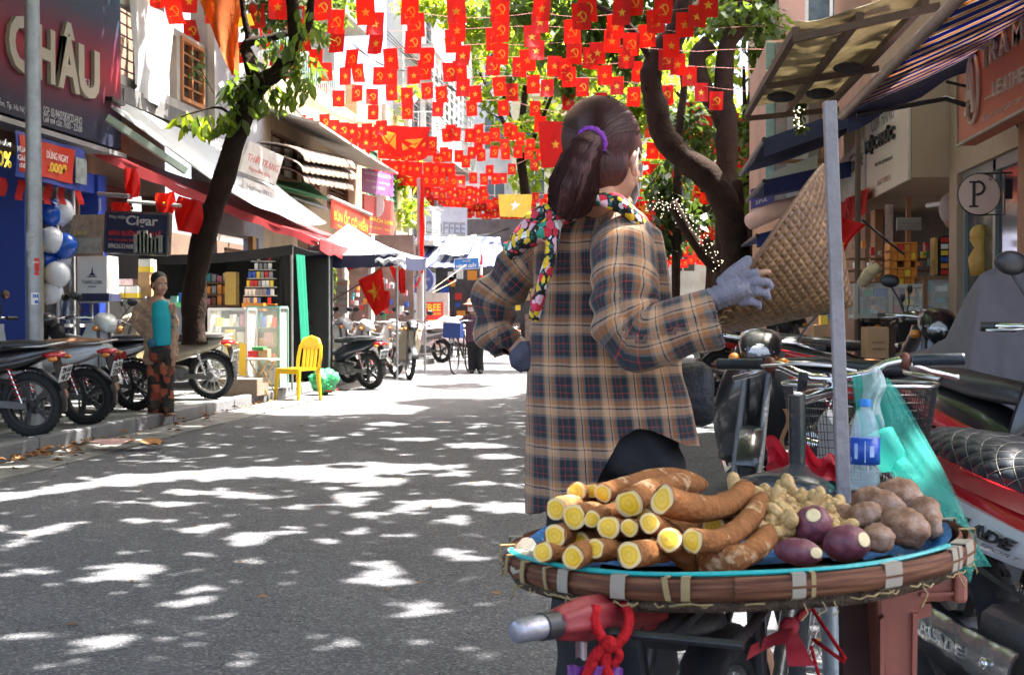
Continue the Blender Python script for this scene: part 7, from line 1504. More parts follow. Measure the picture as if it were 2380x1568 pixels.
one('paper_bundle', lambda b: b.slab(lambda u,v: bask(-.06+.12*v,-.10+.12*u,-.08+.03*sin(u*9)+.02*sin(v*7)), 6, 6, .12), mat('paper_pale',(.5,.48,.46),.8,var=.3,scale=9), 'pale crumpled paper bundle lying in the wire basket', 'paper')
one('basket_strap', lambda b: (b.beam(at(1868,865,2.96),at(1840,1070,3.0),.022,.006,up=(0,-1,0)),), M_fr, 'dark flat strap from the handlebar down past the basket', 'strap')
one('rag', lambda b: b.slab(lambda u,v: at(1820+10*u+8*sin(v*6),950+95*v,3.1), 4, 8, V_((0,.004,0))), mat('rag_brown',(.3,.15,.06),.8,var=.4), 'narrow brown rag tied to the basket edge', 'rag')
rb = at(1870,1075,2.9)
one('plastic_bag', lambda b: b.grid(lambda u,v: rb+V_((-.085+.17*u, -.03*sin(PI*u)+.02*sin(u*13+v*9), -.045+.10*v*(1-.45*u)+.012*sin(u*17)+.006*sin(v*21+u*11))), 26, 16), mat('red_film',(.62,.03,.05),.25,var=.2,trans=.3,bump=.4,bscale=30), 'crumpled red plastic bag behind the saddle', 'bag', smooth=60)
one('paper_label', lambda b: b.sphere(rb+V_((-.05,-.05,-.035)),(.04,.02,.025),10), mat('foil_mix',(.35,.3,.3),.3,var=1.,scale=40), 'printed foil packet in front of the red bag', 'packet', smooth=180)
p0, p1 = at(1962,1175,2.36), at(1928,236,2.36)
one('square_pole', lambda b: b.beam(p0-(p1-p0)*.08, p1, .0235, .0235, up=(0,-1,0)), mat('pole_grey',(.27,.25,.25),.6,.15,var=.25,scale=14,dirt=.45,bump=.2), 'square galvanised pole standing upright beside the bamboo tray', 'pole', bevel=.002)
wb = at(2010,1140,2.50); s_ = 2.50/FPX
t2 = thing('water_bottle','clear water bottle with a blue label and blue cap','bottle',wb)
M_pet = bpy.data.materials.new('clear_bottle'); M_pet.use_nodes = True; N, L, bb = nodes_of(M_pet); bb.inputs['Base Color'].default_value = (.62,.82,.85,1); bb.inputs['Roughness'].default_value = .06; bb.inputs['Alpha'].default_value = .22; bb.inputs['Coat Weight'].default_value = .6
b = MB(); b.lathe([(.001,0),(30*s_,2*s_),(33*s_,8*s_),(33*s_,50*s_),(31*s_,54*s_),(33*s_,58*s_),(33*s_,126*s_),(31*s_,132*s_),(29*s_,150*s_),(22*s_,172*s_),(11*s_,190*s_),(11*s_,196*s_)], 28, Matrix.Translation(wb)); b.build('body', M_pet, t2, smooth=60)
b = MB(); b.lathe([(12.5*s_,192*s_),(13.5*s_,193*s_),(13.5*s_,206*s_),(12*s_,209*s_),(.001,209*s_)], 20, Matrix.Translation(wb)); b.build('cap', mat('cap_blue',(.01,.2,.6),.35), t2, smooth=40)
b = MB(); b.lathe([(33.6*s_,62*s_),(33.6*s_,122*s_)], 36, Matrix.Translation(wb)); o = b.build('label', mat('label_blue',(.02,.09,.45),.35,var=.5,scale=30,bump=0), t2, smooth=180)
b = MB()
for k,(a0,z0,z1,w_) in enumerate(((-.9,75,110,.25),(-.2,68,116,.08),(.15,80,105,.3),(-1.3,68,78,.12))): b.grid(lambda u,v: wb+V_((34*s_*sin(a0+w_*u),-34*s_*cos(a0+w_*u),(z0+(z1-z0)*v)*s_)), 6, 2)
b.build('label_print', mat('label_pale',(.35,.5,.75),.4,var=.2), t2)
M_film = bpy.data.materials.new('green_film'); M_film.use_nodes = True; N, L, bb = nodes_of(M_film)
bb.inputs['Base Color'].default_value = (.10,.58,.52,1); bb.inputs['Roughness'].default_value = .18; bb.inputs['Alpha'].default_value = .5; bb.inputs['Specular IOR Level'].default_value = .7
tc = N.new('ShaderNodeTexCoord'); mp = N.new('ShaderNodeMapping'); mp.inputs['Scale'].default_value = (14,14,1.6); L.new(tc.outputs['Object'], mp.inputs[0]); n = N.new('ShaderNodeTexNoise'); n.inputs['Scale'].default_value = 2.2; n.inputs['Detail'].default_value = 6; L.new(mp.outputs[0], n.inputs['Vector']); bpn = N.new('ShaderNodeBump'); bpn.inputs['Strength'].default_value = .45; bpn.inputs['Distance'].default_value = .01; L.new(n.outputs['Fac'], bpn.inputs['Height']); L.new(bpn.outputs[0], bb.inputs['Normal'])
tr = N.new('ShaderNodeBsdfTranslucent'); tr.inputs[0].default_value = (.12,.78,.68,1); m1 = N.new('ShaderNodeMixShader'); m1.inputs[0].default_value = .35; L.new(bb.outputs[0], m1.inputs[1]); tp = N.new('ShaderNodeBsdfTransparent'); tp.inputs[0].default_value = (.55,.9,.85,1)
m2 = N.new('ShaderNodeMixShader'); m2.inputs[0].default_value = .42; L.new(tr.outputs[0], m1.inputs[2]); L.new(m1.outputs[0], m2.inputs[1]); L.new(tp.outputs[0], m2.inputs[2]); L.new(m2.outputs[0], N['Material Output'].inputs[0])
edge_l = [(1980,872,2.93),(1988,930,2.9),(2000,1010,2.85),(2060,1080,2.7),(2130,1150,2.5),(2165,1220,2.3),(2160,1285,2.2),(2150,1335,2.15)]
edge_r = [(2050,868,2.93),(2078,905,2.9),(2110,960,2.85),(2150,1030,2.7),(2195,1110,2.5),(2235,1200,2.35),(2262,1260,2.25),(2292,1308,2.2)]
def edge(E,t_):
 x = t_*(len(E)-1); i = min(len(E)-2,int(x)); f = x-i; a = at(*E[i]); c = at(*E[i+1]); return a*(1-f)+c*f
gb = thing('plastic_bag','thin translucent teal plastic bag hanging from the right handlebar over the tray','bag',at(2015,870,2.93))
b = MB(); b.grid(lambda u,v: edge(edge_l,v)*(1-u)+edge(edge_r,v)*u+V_((0,-.035*sin(PI*u)*(.4+v)+.012*sin(u*14+v*3)*(.4+v)+.006*sin(u*31),0.01*sin(u*9)*v)), 40, 50); b.build('film', M_film, gb, smooth=180)
b = MB(); b.grid(lambda u,v: edge(edge_l,v)*(1-u)+edge(edge_r,v)*u+V_((.012*u,.05*sin(PI*u)*(.3+v)+.010*sin(u*17+v*4),-.008)), 30, 40); b.build('back_film', M_film, gb, smooth=180)
cf_ = mat('clear_wrap',(.75,.8,.8),.12,var=.1,bump=.8,bscale=45,alpha=.5)
one('plastic_wrap', lambda b: b.grid(lambda u,v: at(1996+55*u-18*v*u+22*v+6*sin(v*9),856+165*v+8*sin(u*7),2.86)+V_((0,-.025*sin(PI*u)+.01*sin(v*14+u*8),0)), 18, 26), cf_, 'crumpled clear plastic wrap knotted over the teal bag', 'plastic wrap', smooth=60)
one('plastic_cup', lambda b: b.tube([at(2045,1005,2.72),at(2068,1060,2.70),at(2075,1090,2.70)],[.03,.034,.026],16), M_film, 'small teal plastic pouch beside the water bottle', 'pouch', smooth=60)
TC = V_((at(1702,0,2.07).x, 2.07, .772)); TR = .368
def tz(x, y): return TC.z + (x-TC.x)*.06 + (y-TC.y)*-.02
def ringp(a, r, dz): x = TC.x+r*cos(a); y = TC.y+r*sin(a); return V_((x,y,tz(x,y)+dz))
M_bam = bpy.data.materials.new('split_bamboo'); M_bam.use_nodes = True; N, L, bb = nodes_of(M_bam); tc = N.new('ShaderNodeTexCoord')
at_ = N.new('ShaderNodeAttribute'); at_.attribute_name = 'cloth'; mp = N.new('ShaderNodeMapping'); mp.inputs['Scale'].default_value = (3,60,1); L.new(at_.outputs['Vector'], mp.inputs[0]); n = N.new('ShaderNodeTexNoise'); n.inputs['Scale'].default_value = 3; n.inputs['Detail'].default_value = 6; L.new(mp.outputs[0], n.inputs['Vector'])
rp = ramp(N, [(.25,(.035,.014,.008)),(.45,(.09,.033,.016)),(.6,(.16,.065,.032)),(.8,(.23,.13,.075))], 'LINEAR'); L.new(n.outputs['Fac'], rp.inputs[0]); L.new(rp.outputs[0], bb.inputs['Base Color']); bb.inputs['Roughness'].default_value = .7; bb.inputs['Specular IOR Level'].default_value = .25
bpn = N.new('ShaderNodeBump'); bpn.inputs['Strength'].default_value = .4; bpn.inputs['Distance'].default_value = .004; L.new(n.outputs['Fac'], bpn.inputs['Height']); L.new(bpn.outputs[0], bb.inputs['Normal'])
tray = thing('bamboo_tray','wide round bamboo tray with lashed rim on the bicycle rack','tray',TC-V_((0,0,.04)))
def hoop(a0, a1, r, z0, z1, th, nm, seg=60, lump=.0, m=None):
 b = MB(); vs = []; at_l = []
 prof = [(r,z0),(r+th*.6,z0+(z1-z0)*.12),(r+th,z0+(z1-z0)*.5),(r+th*.6,z1-(z1-z0)*.12),(r,z1),(r-th*.35,z1-(z1-z0)*.15),(r-th*.35,z0+(z1-z0)*.15)]
 for i in range(seg+1):
  a = a0+(a1-a0)*i/seg
  for j,(rr2,zz) in enumerate(prof): vs.append(ringp(a, rr2+lump*sin(a*11+j), zz+lump*.7*sin(a*7))); at_l.append((a*r, zz, j*.1))
 n_ = len(prof); fs = [(i*n_+j, i*n_+(j+1)%n_, (i+1)*n_+(j+1)%n_, (i+1)*n_+j) for i in range(seg) for j in range(n_)]
 fs += [tuple(range(n_)), tuple(seg*n_+j for j in reversed(range(n_)))]
 b.add(vs, fs); return b.build(nm, m or M_bam, tray, smooth=50, attr=at_l)
hoop(R(-200),R(-92),TR-.002,-.015,.017,.009,'rim_band'); hoop(R(-93),R(-20),TR+.004,-.013,.019,.009,'rim_band'); hoop(R(-22),R(165),TR-.001,-.014,.018,.009,'rim_band')
hoop(0,2*PI,TR-.014,-.016,.021,.007,'inner_hoop',90)
hoop(0,2*PI,TR-.020,-.034,-.013,.012,'lower_hoop',90,.002,mat('woven_dark',(.09,.055,.03),.8,var=.6,scale=30,bump=.8,bscale=80))
mwv = bpy.data.materials.new('woven_bamboo'); mwv.use_nodes = True; N, L, bb = nodes_of(mwv); tc = N.new('ShaderNodeTexCoord'); ck = N.new('ShaderNodeTexBrick'); ck.inputs['Scale'].default_value = 34; ck.inputs['Color1'].default_value = (.2,.12,.06,1); ck.inputs['Color2'].default_value = (.12,.07,.035,1); ck.inputs['Mortar'].default_value = (.03,.02,.01,1); L.new(tc.outputs['Object'], ck.inputs['Vector']); L.new(ck.outputs['Color'], bb.inputs['Base Color'])
b = MB(); b.lathe([(.001,0)], 3) if 0 else None
vs, fs = [], []; nr, na = 8, 48
for i in range(nr+1):
 r_ = (TR-.012)*i/nr
 for j in range(na): p = ringp(2*PI*j/na, max(r_,.001), -.045+.03*(r_/TR)**4); vs.append(p)
for i in range(nr):
 for j in range(na): fs.append((i*na+j, i*na+(j+1)%na, (i+1)*na+(j+1)%na, (i+1)*na+j))
b.add(vs, fs); b.add([V_(p)+V_((0,0,-.012)) for p in vs], [f[::-1] for f in fs]); b.build('dish', mwv, tray, smooth=180)
M_tie = mat('tie_white',(.3,.26,.2),.8,var=.2,bump=.1); M_tiey = mat('tie_straw',(.3,.22,.09),.7,var=.3)
for k,(deg,w_,kind) in enumerate(((-190,.012,0),(-176,.01,1),(-160,.010,1),(-149,.012,1),(-139,.006,2),(-133,.02,0),(-118,.022,0),(-107,.008,2),(-103,.012,1),(-80,.018,0),(-77,.006,1),(-59,.02,0),(-57,.012,0),(-37,.016,0),(-34,.012,0),(-27,.04,0),(-8,.012,1),(10,.012,0),(60,.015,1),(120,.015,1))):
 a = R(deg); b = MB(); da = w_/TR/2
 b.slab(lambda u,v: ringp(a-da+2*da*u+(.02*(v-.5) if kind==2 else 0), TR+.0105+.002*sin(PI*v)-(.012 if v>.93 else 0), .0205-.037*v), 3, 8, V_((.0,.0,.0))-V_((cos(a),sin(a),0))*.0015); b.slab(lambda u,v: ringp(a-da+2*da*u, TR+.0105-.024*v, .0215), 3, 3, .0015)
 b.build('lashing', (M_tie,M_tiey,M_tiey)[kind], tray)
b = MB(); r7 = random.Random(3)
for k in range(60):
 a = R(-195+190*(k+r7.uniform(-.3,.3))/60); l_ = r7.uniform(.03,.09)
 if r7.random() < .6: b.tube([ringp(a,TR+.006,-.017+r7.uniform(-.003,.002)),ringp(a+l_*.5,TR+.010,-.019+r7.uniform(-.004,.003)),ringp(a+l_,TR+.007,-.018+r7.uniform(-.003,.003))],r7.uniform(.0009,.0017),4)
 if r7.random() < .12: b.tube([ringp(a,TR+.006,-.02),ringp(a+.01,TR+.012,-.03-r7.random()*.01),ringp(a+.03*r7.uniform(-1,1),TR+.012,-.034-.015*r7.random())],.0012,4)
b.build('straw_binding', M_tiey, tray, kind='stuff')
hoop(R(-168),R(-35),TR-.006,.018,.0255,.006,'teal_strip',60,.001,mat('teal_strip',(.02,.36,.36),.4,var=.2))
M_lin = mat('blue_liner',(.01,.15,.42),.45,var=.15,bump=.5,bscale=30)
b = MB(); vs, fs = [], []; r7 = random.Random(6)
for i in range(9):
 r_ = (TR-.025)*i/8
 for j in range(48): a = 2*PI*j/48; vs.append(ringp(a, max(.001,r_), -.035+.052*(i/8)**5+(.006*sin(a*9+i)+.004*r7.random())*(i/8)))
for i in range(8):
 for j in range(48):
  q_ = (i*48+j, i*48+(j+1)%48, (i+1)*48+(j+1)%48, (i+1)*48+j)
  if vs[q_[2]].y > TC.y+.03-.26*(vs[q_[2]].x < TC.x-.25)-.14*(vs[q_[2]].x > TC.x+.27)+.02*sin(j*1.7): fs.append(q_)
b.add(vs, fs); b.build('blue_sheet', M_lin, None, 60, 'bright blue plastic sheet lining the bamboo tray', 'plastic sheet', loc=TC)
one('white_rag', lambda b: b.slab(lambda u,v: ringp(R(-178+26*u), TR-.045+.05*v+.005*sin(u*9), .022+.012*sin(u*7+v*5)-.01*v), 10, 6, .004), M_tie, 'folded white plastic strip on the left edge of the tray', 'plastic strip', smooth=60)
M_cas = mat('cassava_skin',(.29,.115,.035),.8,spec=.2,var=.45,scale=24,dirt=.4,bump=.45,bscale=70)
N, L, bb = nodes_of(M_cas); src = bb.inputs['Base Color'].links[0].from_socket; n = N.new('ShaderNodeTexNoise'); n.inputs['Scale'].default_value = 17; n.inputs['Detail'].default_value = 7; n.inputs['Roughness'].default_value = .65; L.new(N.new('ShaderNodeTexCoord').outputs['Object'], n.inputs['Vector']); rp = ramp(N, [(.58,(0,0,0)),(.64,(.85,)*3)], 'LINEAR'); L.new(n.outputs['Fac'], rp.inputs[0]); mx = N.new('ShaderNodeMix'); mx.data_type = 'RGBA'; L.new(rp.outputs[0], mx.inputs[0]); L.new(src, mx.inputs[6]); mx.inputs[7].default_value = (.5,.34,.19,1); L.new(mx.outputs[2], bb.inputs['Base Color'])
mc = bpy.data.materials.new('cassava_cut'); mc.use_nodes = True; N, L, bb = nodes_of(mc); at_ = N.new('ShaderNodeAttribute'); at_.attribute_name = 'cloth'; sp = N.new('ShaderNodeSeparateXYZ'); L.new(at_.outputs['Vector'], sp.inputs[0])
nz = N.new('ShaderNodeTexNoise'); nz.inputs['Scale'].default_value = 60; L.new(N.new('ShaderNodeTexCoord').outputs['Object'], nz.inputs['Vector'])
rp = ramp(N, [(0,(.7,.42,.1)),(.10,(.8,.52,.06)),(.22,(.72,.42,.012)),(.5,(.8,.5,.03)),(.62,(.66,.36,.01)),(.74,(.8,.52,.05)),(.82,(.74,.55,.24)),(.95,(.62,.45,.22))], 'LINEAR'); L.new(math_n(N,L,'ADD',sp.outputs[0],math_n(N,L,'MULTIPLY',math_n(N,L,'SUBTRACT',nz.outputs['Fac'],.5),.3)), rp.inputs[0]); L.new(rp.outputs[0], bb.inputs['Base Color']); bb.inputs['Roughness'].default_value = .5; bb.inputs['Subsurface Weight'].default_value = .0
def catmull(P, n=6):
 P = [V_(p) for p in P]; k = len(P); o = []
 for i in range(k-1):
  for j in range(n):
   t_ = j/n; p0,p1,p2,p3 = [P[min(max(i+q,0),k-1)] for q in (-1,0,1,2)]
   o.append(.5*((2*p1)+(p2-p0)*t_+(2*p0-5*p1+4*p2-p3)*t_*t_+(3*p1-p0-3*p2+p3)*t_**3))
 return o+[P[-1]]
def root(label, pts, r0, taper=.75, seed=0, endtip=.35):
 """pts: photo points (u,v,Y); the first is the cut face"""
 P = catmull([at(*p) for p in pts], 6); k = len(P); rg = random.Random(seed)
 rs = []
 for i in range(k):
  s = i/(k-1); r_ = r0*(1-(1-taper)*s)*(1+.05*sin(s*9+seed)+.03*sin(s*23+seed*2));
  if s > .8: r_ *= math.sqrt(max(.02,1-((s-.8)/.2)**2*(1-endtip**2)))
  rs.append(r_)
 b = MB(); b.tube(P, rs, 20); base = P[0]
 vs = [V_(p) for p in b.v]; vs = [p+V_((rg.gauss(0,1),rg.gauss(0,1),rg.gauss(0,1)))*r0*.012 for p in vs]; b.v = [tuple(p) for p in vs]
 o = b.build('cassava_root', M_cas, None, 180, label, 'cassava', 'cassava roots in the tray', loc=base)
 d = (P[0]-P[1]).normalized(); x = d.cross(V_((0,0,1))).normalized(); y = d.cross(x); b = MB(); at_l = []; vs = []
 for i in range(7):
  for j in range(20):
   a = 2*PI*j/20; r_ = rs[0]*(i/6)*(1.0+.012*sin(a*3+seed)); vs.append(P[0]+d*(.0025-.002*(i/6)**3+.0015*sin(a*2+seed)*(i/6))+x*cos(a)*max(r_,1e-4)+y*sin(a)*max(r_,1e-4)); at_l.append((i/6,0,0))
 b.add(vs, [(i*20+j, i*20+(j+1)%20, (i+1)*20+(j+1)%20, (i+1)*20+j) for i in range(6) for j in range(20)]); b.build('cut_face', mc, o, smooth=180, attr=at_l)
 return o
RT = [('thick curving root with a large round cut face at the top of the heap',[(1540,1160,1.86),(1600,1178,1.90),(1660,1180,1.96),(1715,1158,2.05),(1735,1130,2.12)],36,.85),
('thick root with a wide pale cut face left of the largest one',[(1463,1170,1.90),(1510,1140,1.98),(1570,1125,2.08),(1630,1130,2.2)],33,.8),
('curved root whose cut face points at the tray rim, right of centre',[(1610,1256,1.79),(1660,1256,1.83),(1710,1235,1.90),(1750,1195,1.98),(1772,1150,2.06)],30,.85),
('root ending upright with an oval cut face beside the curved one',[(1556,1254,1.80),(1575,1275,1.84),(1610,1300,1.88),(1680,1300,1.92)],30,1.0),
('front root with a bright cut face hanging over the teal rim',[(1463,1289,1.745),(1500,1284,1.80),(1560,1278,1.88)],32,.95),
('short root with a neat round cut face left of the front one',[(1384,1274,1.79),(1420,1278,1.84),(1470,1280,1.92)],25,1.05),
('low root with a dull cut face at the front left',[(1332,1294,1.77),(1370,1280,1.82),(1420,1276,1.90)],30,1.0),
('pale ended stub lying lowest at the far left of the heap',[(1262,1282,1.82),(1300,1287,1.88),(1340,1290,1.95)],24,.95),
('medium root with a rayed cut face in the middle row',[(1415,1225,1.85),(1450,1232,1.92),(1500,1240,2.0)],27,1.0),
('small root with a broken cut face in the middle row',[(1463,1226,1.84),(1490,1228,1.9),(1530,1232,1.98)],22,1.1),
('root with a big yellow cut face at the left of the middle row',[(1335,1200,1.90),(1370,1195,1.97),(1420,1190,2.06)],31,.95),
('bright end lit root at the upper left of the heap',[(1293,1182,1.97),(1330,1175,2.04),(1380,1170,2.12)],28,.95),
('narrow root squeezed between the big yellow one and the heap centre',[(1376,1205,1.89),(1410,1192,1.97),(1470,1180,2.06)],22,1.1),
('small root with an oval cut face at the top left',[(1340,1142,2.05),(1365,1150,2.1),(1400,1158,2.16)],23,1.0),
('little root with a bright cut face next to the top left one',[(1376,1140,2.06),(1400,1138,2.1),(1440,1135,2.18)],17,1.2),
('long root lying along the back top of the heap',[(1402,1146,2.0),(1460,1125,2.08),(1530,1108,2.18),(1590,1112,2.28),(1640,1130,2.36)],23,1.05),
('root with a tilted yellow cut face under the thick ones',[(1510,1215,1.82),(1535,1228,1.88),(1575,1245,1.95)],25,1.1),
('root with a chipped ragged end at the left edge',[(1290,1245,1.88),(1320,1243,1.94),(1370,1240,2.02)],29,.95)]
for k,(lab,pts,r_,tp_) in enumerate(RT): root('cassava '+lab, pts, r_*pts[0][2]/FPX*.98, tp_, k)
root('cassava root lying low at the right with a peeled pale patch', [(1640,1312,1.86),(1700,1300,1.84),(1755,1275,1.88),(1795,1232,1.96)], 34*1.85/FPX, .8, 31)
root('cassava root deep inside the heap', [(1420,1250,1.95),(1500,1255,2.0),(1600,1230,2.1),(1700,1215,2.15)], 40*2/FPX, .8, 32)
for k,(u,v,Yc,du,dv) in enumerate(((1350,1262,1.92,120,-10),(1440,1262,1.93,130,-12),(1530,1270,1.90,110,-6),(1590,1285,1.86,90,4),(1400,1228,2.0,120,-8),(1500,1205,2.03,120,-14),(1330,1225,2.0,110,-10),(1440,1180,2.08,110,-10),(1660,1225,2.0,90,-30))):
 root('cassava root hidden low in the heap under the cut ends', [(u,v,Yc),(u+du*.5,v+dv*.6,Yc+.07),(u+du,v+dv,Yc+.14)], 27*Yc/FPX, .95, 50+k)
M_gin = mat('ginger_skin',(.55,.36,.14),.55,var=.4,scale=60,bump=.5,bscale=110)
r8 = random.Random(12)
gp_ = []
for k in range(3):
 b = MB()
 for j in range(3+(k==1)):
  a = r8.uniform(0,6.3); d = V_((cos(a),sin(a),r8.uniform(-.2,.5))); p = V_((r8.uniform(-.008,.008),r8.uniform(-.008,.008),0))
  b.tube([p-d*.008,p-d*.004,p,p+d*.008,p+d*.014,p+d*.020,p+d*.028,p+d*.034,p+d*.037],[.003,.009,.0105,.0095,.0075,.0085,.009,.0065,.002],10)
 o = b.build('ginger_root', M_gin, None, 180, 'knobbly pale ginger piece in the heap behind the cassava', 'ginger', 'ginger pieces heaped in the tray', loc=(0,0,0)); gp_.append(o)
k = 0
for i in range(74):
 u = r8.uniform(1715,1945); f_ = (u-1715)/230; v = r8.uniform(1128+42*f_, 1250-20*f_ if u > 1800 else 1225); Y = 2.24-(v-1128)/122*.30+r8.uniform(-.02,.02)
 o = gp_[k] if k < 3 else dup(gp_[k%3]); k += 1; o.location = at(u,v,Y); o.rotation_euler = (r8.uniform(0,6),r8.uniform(-.5,.5),r8.uniform(0,6)); s = r8.uniform(.8,1.3); o.scale = (s,s,s)
mp_ = bpy.data.materials.new('purple_skin'); mp_.use_nodes = True; N, L, bb = nodes_of(mp_); tc = N.new('ShaderNodeTexCoord'); n = N.new('ShaderNodeTexNoise'); n.inputs['Scale'].default_value = 38; n.inputs['Detail'].default_value = 8; L.new(tc.outputs['Object'], n.inputs['Vector']); rp = ramp(N, [(.3,(.08,.02,.035)),(.5,(.16,.04,.06)),(.62,(.2,.07,.075)),(.72,(.34,.22,.14))], 'LINEAR'); L.new(n.outputs['Fac'], rp.inputs[0]); L.new(rp.outputs[0], bb.inputs['Base Color']); bb.inputs['Roughness'].default_value = .5; bpn = N.new('ShaderNodeBump'); bpn.inputs['Strength'].default_value = .4; bpn.inputs['Distance'].default_value = .01; L.new(n.outputs['Fac'], bpn.inputs['Height']); L.new(bpn.outputs[0], bb.inputs['Normal'])
M_fl = mat('peeled_flesh',(.72,.58,.32),.6,var=.12,scale=30)
for lab,u,v,Y,rl,rr,ax_,cap,ca in (('upright purple yam with a round pale cut top',1891,1219,1.96,46,43,(.05,-.15,1),(-.12,-.72,.6),24),('long purple yam lying in front with its pale cut end right',1856,1281,1.85,54,31,(.95,-.3,-.05),(.80,-.6,.05),26),('purple yam with a split yellow cut end at the right',1968,1262,1.90,52,42,(.93,-.3,.2),(.72,-.62,.3),27)):
 c = at(u,v,Y); s_ = Y/FPX; A_ = V_(ax_).normalized(); q_ = A_.to_track_quat('Z','Y').to_matrix(); D_ = Matrix.Diagonal((rr*s_,rr*s_,rl*s_)); T_ = q_ @ D_
 b = MB(); b.sphere((0,0,0),1,22,k=16); dd = (D_.inverted() @ q_.transposed() @ V_(cap).normalized()).normalized(); k_c = cos(R(ca)); fl = lambda p: p-dd*max(0,p.dot(dd)-k_c); b.v = [tuple(c+T_ @ fl(V_(p)*(1+.03*sin(p[0]*7+u)+.025*sin(p[2]*11+p[1]*5)))) for p in b.v]; o = b.build('purple_yam', mp_, None, 180, lab, 'yam', 'purple yams in the tray', loc=c)
 d = (D_.inverted() @ q_.transposed() @ V_(cap).normalized()).normalized(); cq = d.to_track_quat('Z','Y').to_matrix(); b = MB()
 b.lathe([(sin(R(ca))*(i/5+.001), cos(R(ca))+.018-.012*(i/5)**2) for i in range(6)], 20); b.v = [tuple(c+T_ @ (cq @ V_((p[0]*.95,p[1]*.95,p[2]+.03)))) for p in b.v]; b.build('cut_face', M_fl, o, smooth=180)
mt = bpy.data.materials.new('taro_skin'); mt.use_nodes = True; N, L, bb = nodes_of(mt); tc = N.new('ShaderNodeTexCoord'); n = N.new('ShaderNodeTexNoise'); n.inputs['Scale'].default_value = 26; n.inputs['Detail'].default_value = 9; n.inputs['Roughness'].default_value = .7; L.new(tc.outputs['Object'], n.inputs['Vector'])
rp = ramp(N, [(.3,(.08,.035,.018)),(.45,(.24,.12,.06)),(.58,(.36,.23,.16)),(.72,(.5,.4,.35))], 'LINEAR'); L.new(n.outputs['Fac'], rp.inputs[0]); L.new(rp.outputs[0], bb.inputs['Base Color']); bb.inputs['Roughness'].default_value = .85; bpn = N.new('ShaderNodeBump'); bpn.inputs['Strength'].default_value = .9; bpn.inputs['Distance'].default_value = .012; L.new(n.outputs['Fac'], bpn.inputs['Height']); L.new(bpn.outputs[0], bb.inputs['Normal'])
for k,(u,v,Y,rx,rz,tilt,lab) in enumerate(((2095,1155,2.16,55,42,.3,'largest taro corm on top of the pile at the right'),(2022,1168,2.14,42,36,-.2,'upper left taro corm behind the purple yams'),(2060,1175,2.06,52,34,.5,'pale streaked taro corm in the middle of the pile'),(2105,1225,1.98,60,45,.35,'taro corm with a dark seam at the front right'),(2150,1195,2.05,38,40,.2,'taro corm at the right edge by the blue sheet'),(2010,1200,2.03,45,34,-.3,'shaggy taro corm just right of the upright yam'),(2040,1250,1.93,40,34,.1,'low taro corm beside the split yam'),(1965,1205,2.07,38,30,.2,'small dark taro corm behind the upright yam'),(2165,1225,2.02,26,30,0,'little taro corm at the tray edge on the right'))):
 s = Y/FPX; rg = random.Random(k+40); c = at(u,v,Y); mm = Euler((0,tilt,rg.uniform(-.6,.6))).to_matrix(); b = MB(); b.sphere((0,0,0),(1,1,1),24,k=16)
 vs = []
 for p in b.v:
  p = V_(p); x = p.x; f_ = 1+.06*sin(x*17+k)*.6+.05*sin(p.z*7+k*2)+.04*sin(p.y*9+k)-.10*max(0,x)**3+rg.gauss(0,.006)
  vs.append(c+mm @ V_((p.x*rx*s*f_, p.y*rz*s*1.05*f_, p.z*rz*s*f_)))
 b.v = [tuple(p) for p in vs]; b.build('taro_corm', mt, None, 180, lab, 'taro', 'taro corms in the tray', loc=c)
one('dirt_crumbs', lambda b: [b.sphere(ringp(R(r8.uniform(-60,-30)),TR-.06+r8.uniform(-.03,.02),.0),(.006,.005,.004),6,k=4) for _ in range(40)], mat('soil',(.1,.08,.08),.9), 'dark soil crumbs along the right of the tray', 'soil')
bpy.data.objects['dirt_crumbs']['kind'] = 'stuff'
um = thing('umbrella','folded dark red umbrella with a silver tip tied under the tray','umbrella',at(1230,1462,1.62))
M_umb = mat('umbrella_red',(.22,.015,.02),.55,var=.15,bump=.2,bscale=30)
P = [at(1290,1452,1.66),at(1340,1440,1.70),at(1400,1430,1.76),at(1480,1420,1.9),at(1580,1410,2.1)]
b = MB(); Pc = catmull(P,5); k = len(Pc); b.tube(Pc,[.019+.010*min(1,i/6) for i in range(k)],26)
b.v = [tuple(V_(p)+(V_(p)-Pc[min(k-1,i//26)])*(.10*sin((i%26)*2*PI/26*7))) for i,p in enumerate(b.v)]; b.build('canopy', M_umb, um, smooth=180)
b = MB(); b.tube([at(1258,1456,1.64),at(1296,1450,1.665)],.0185,20); b.build('collar', M_black, um, smooth=60)
b = MB(); b.tube([at(1196,1468,1.60),at(1200,1467,1.602),at(1262,1455,1.642)],[.012,.0155,.016],20); b.build('tip', mat('tip_silver',(.3,.3,.33),.35,.6), um, smooth=60)
M_rope = mat('red_ribbon',(.42,.012,.016),.9,var=.35,scale=20,bump=.6,bscale=90,spec=.15)
one('red_ribbon', lambda b: (b.tube(catmull([at(1385,1408,1.7),at(1382,1440,1.69),at(1398,1480,1.68),at(1425,1500,1.68),at(1455,1470,1.69),at(1462,1430,1.72),at(1450,1405,1.75)],5),.0075,10), b.tube(catmull([at(1412,1495,1.68),at(1405,1530,1.68),at(1412,1590,1.68)],5),[.01]*11,8), b.tube(catmull([at(1418,1495,1.68),at(1385,1520,1.67),at(1362,1575,1.67),at(1350,1610,1.67)],5),[.008]*16,8), b.tube(catmull([at(1418,1490,1.68),at(1440,1520,1.68),at(1425,1545,1.68)],5),.006,8), b.sphere(at(1415,1496,1.675),.012,10)), M_rope, 'bright red cloth ribbon knotted round the umbrella', 'ribbon', smooth=180)
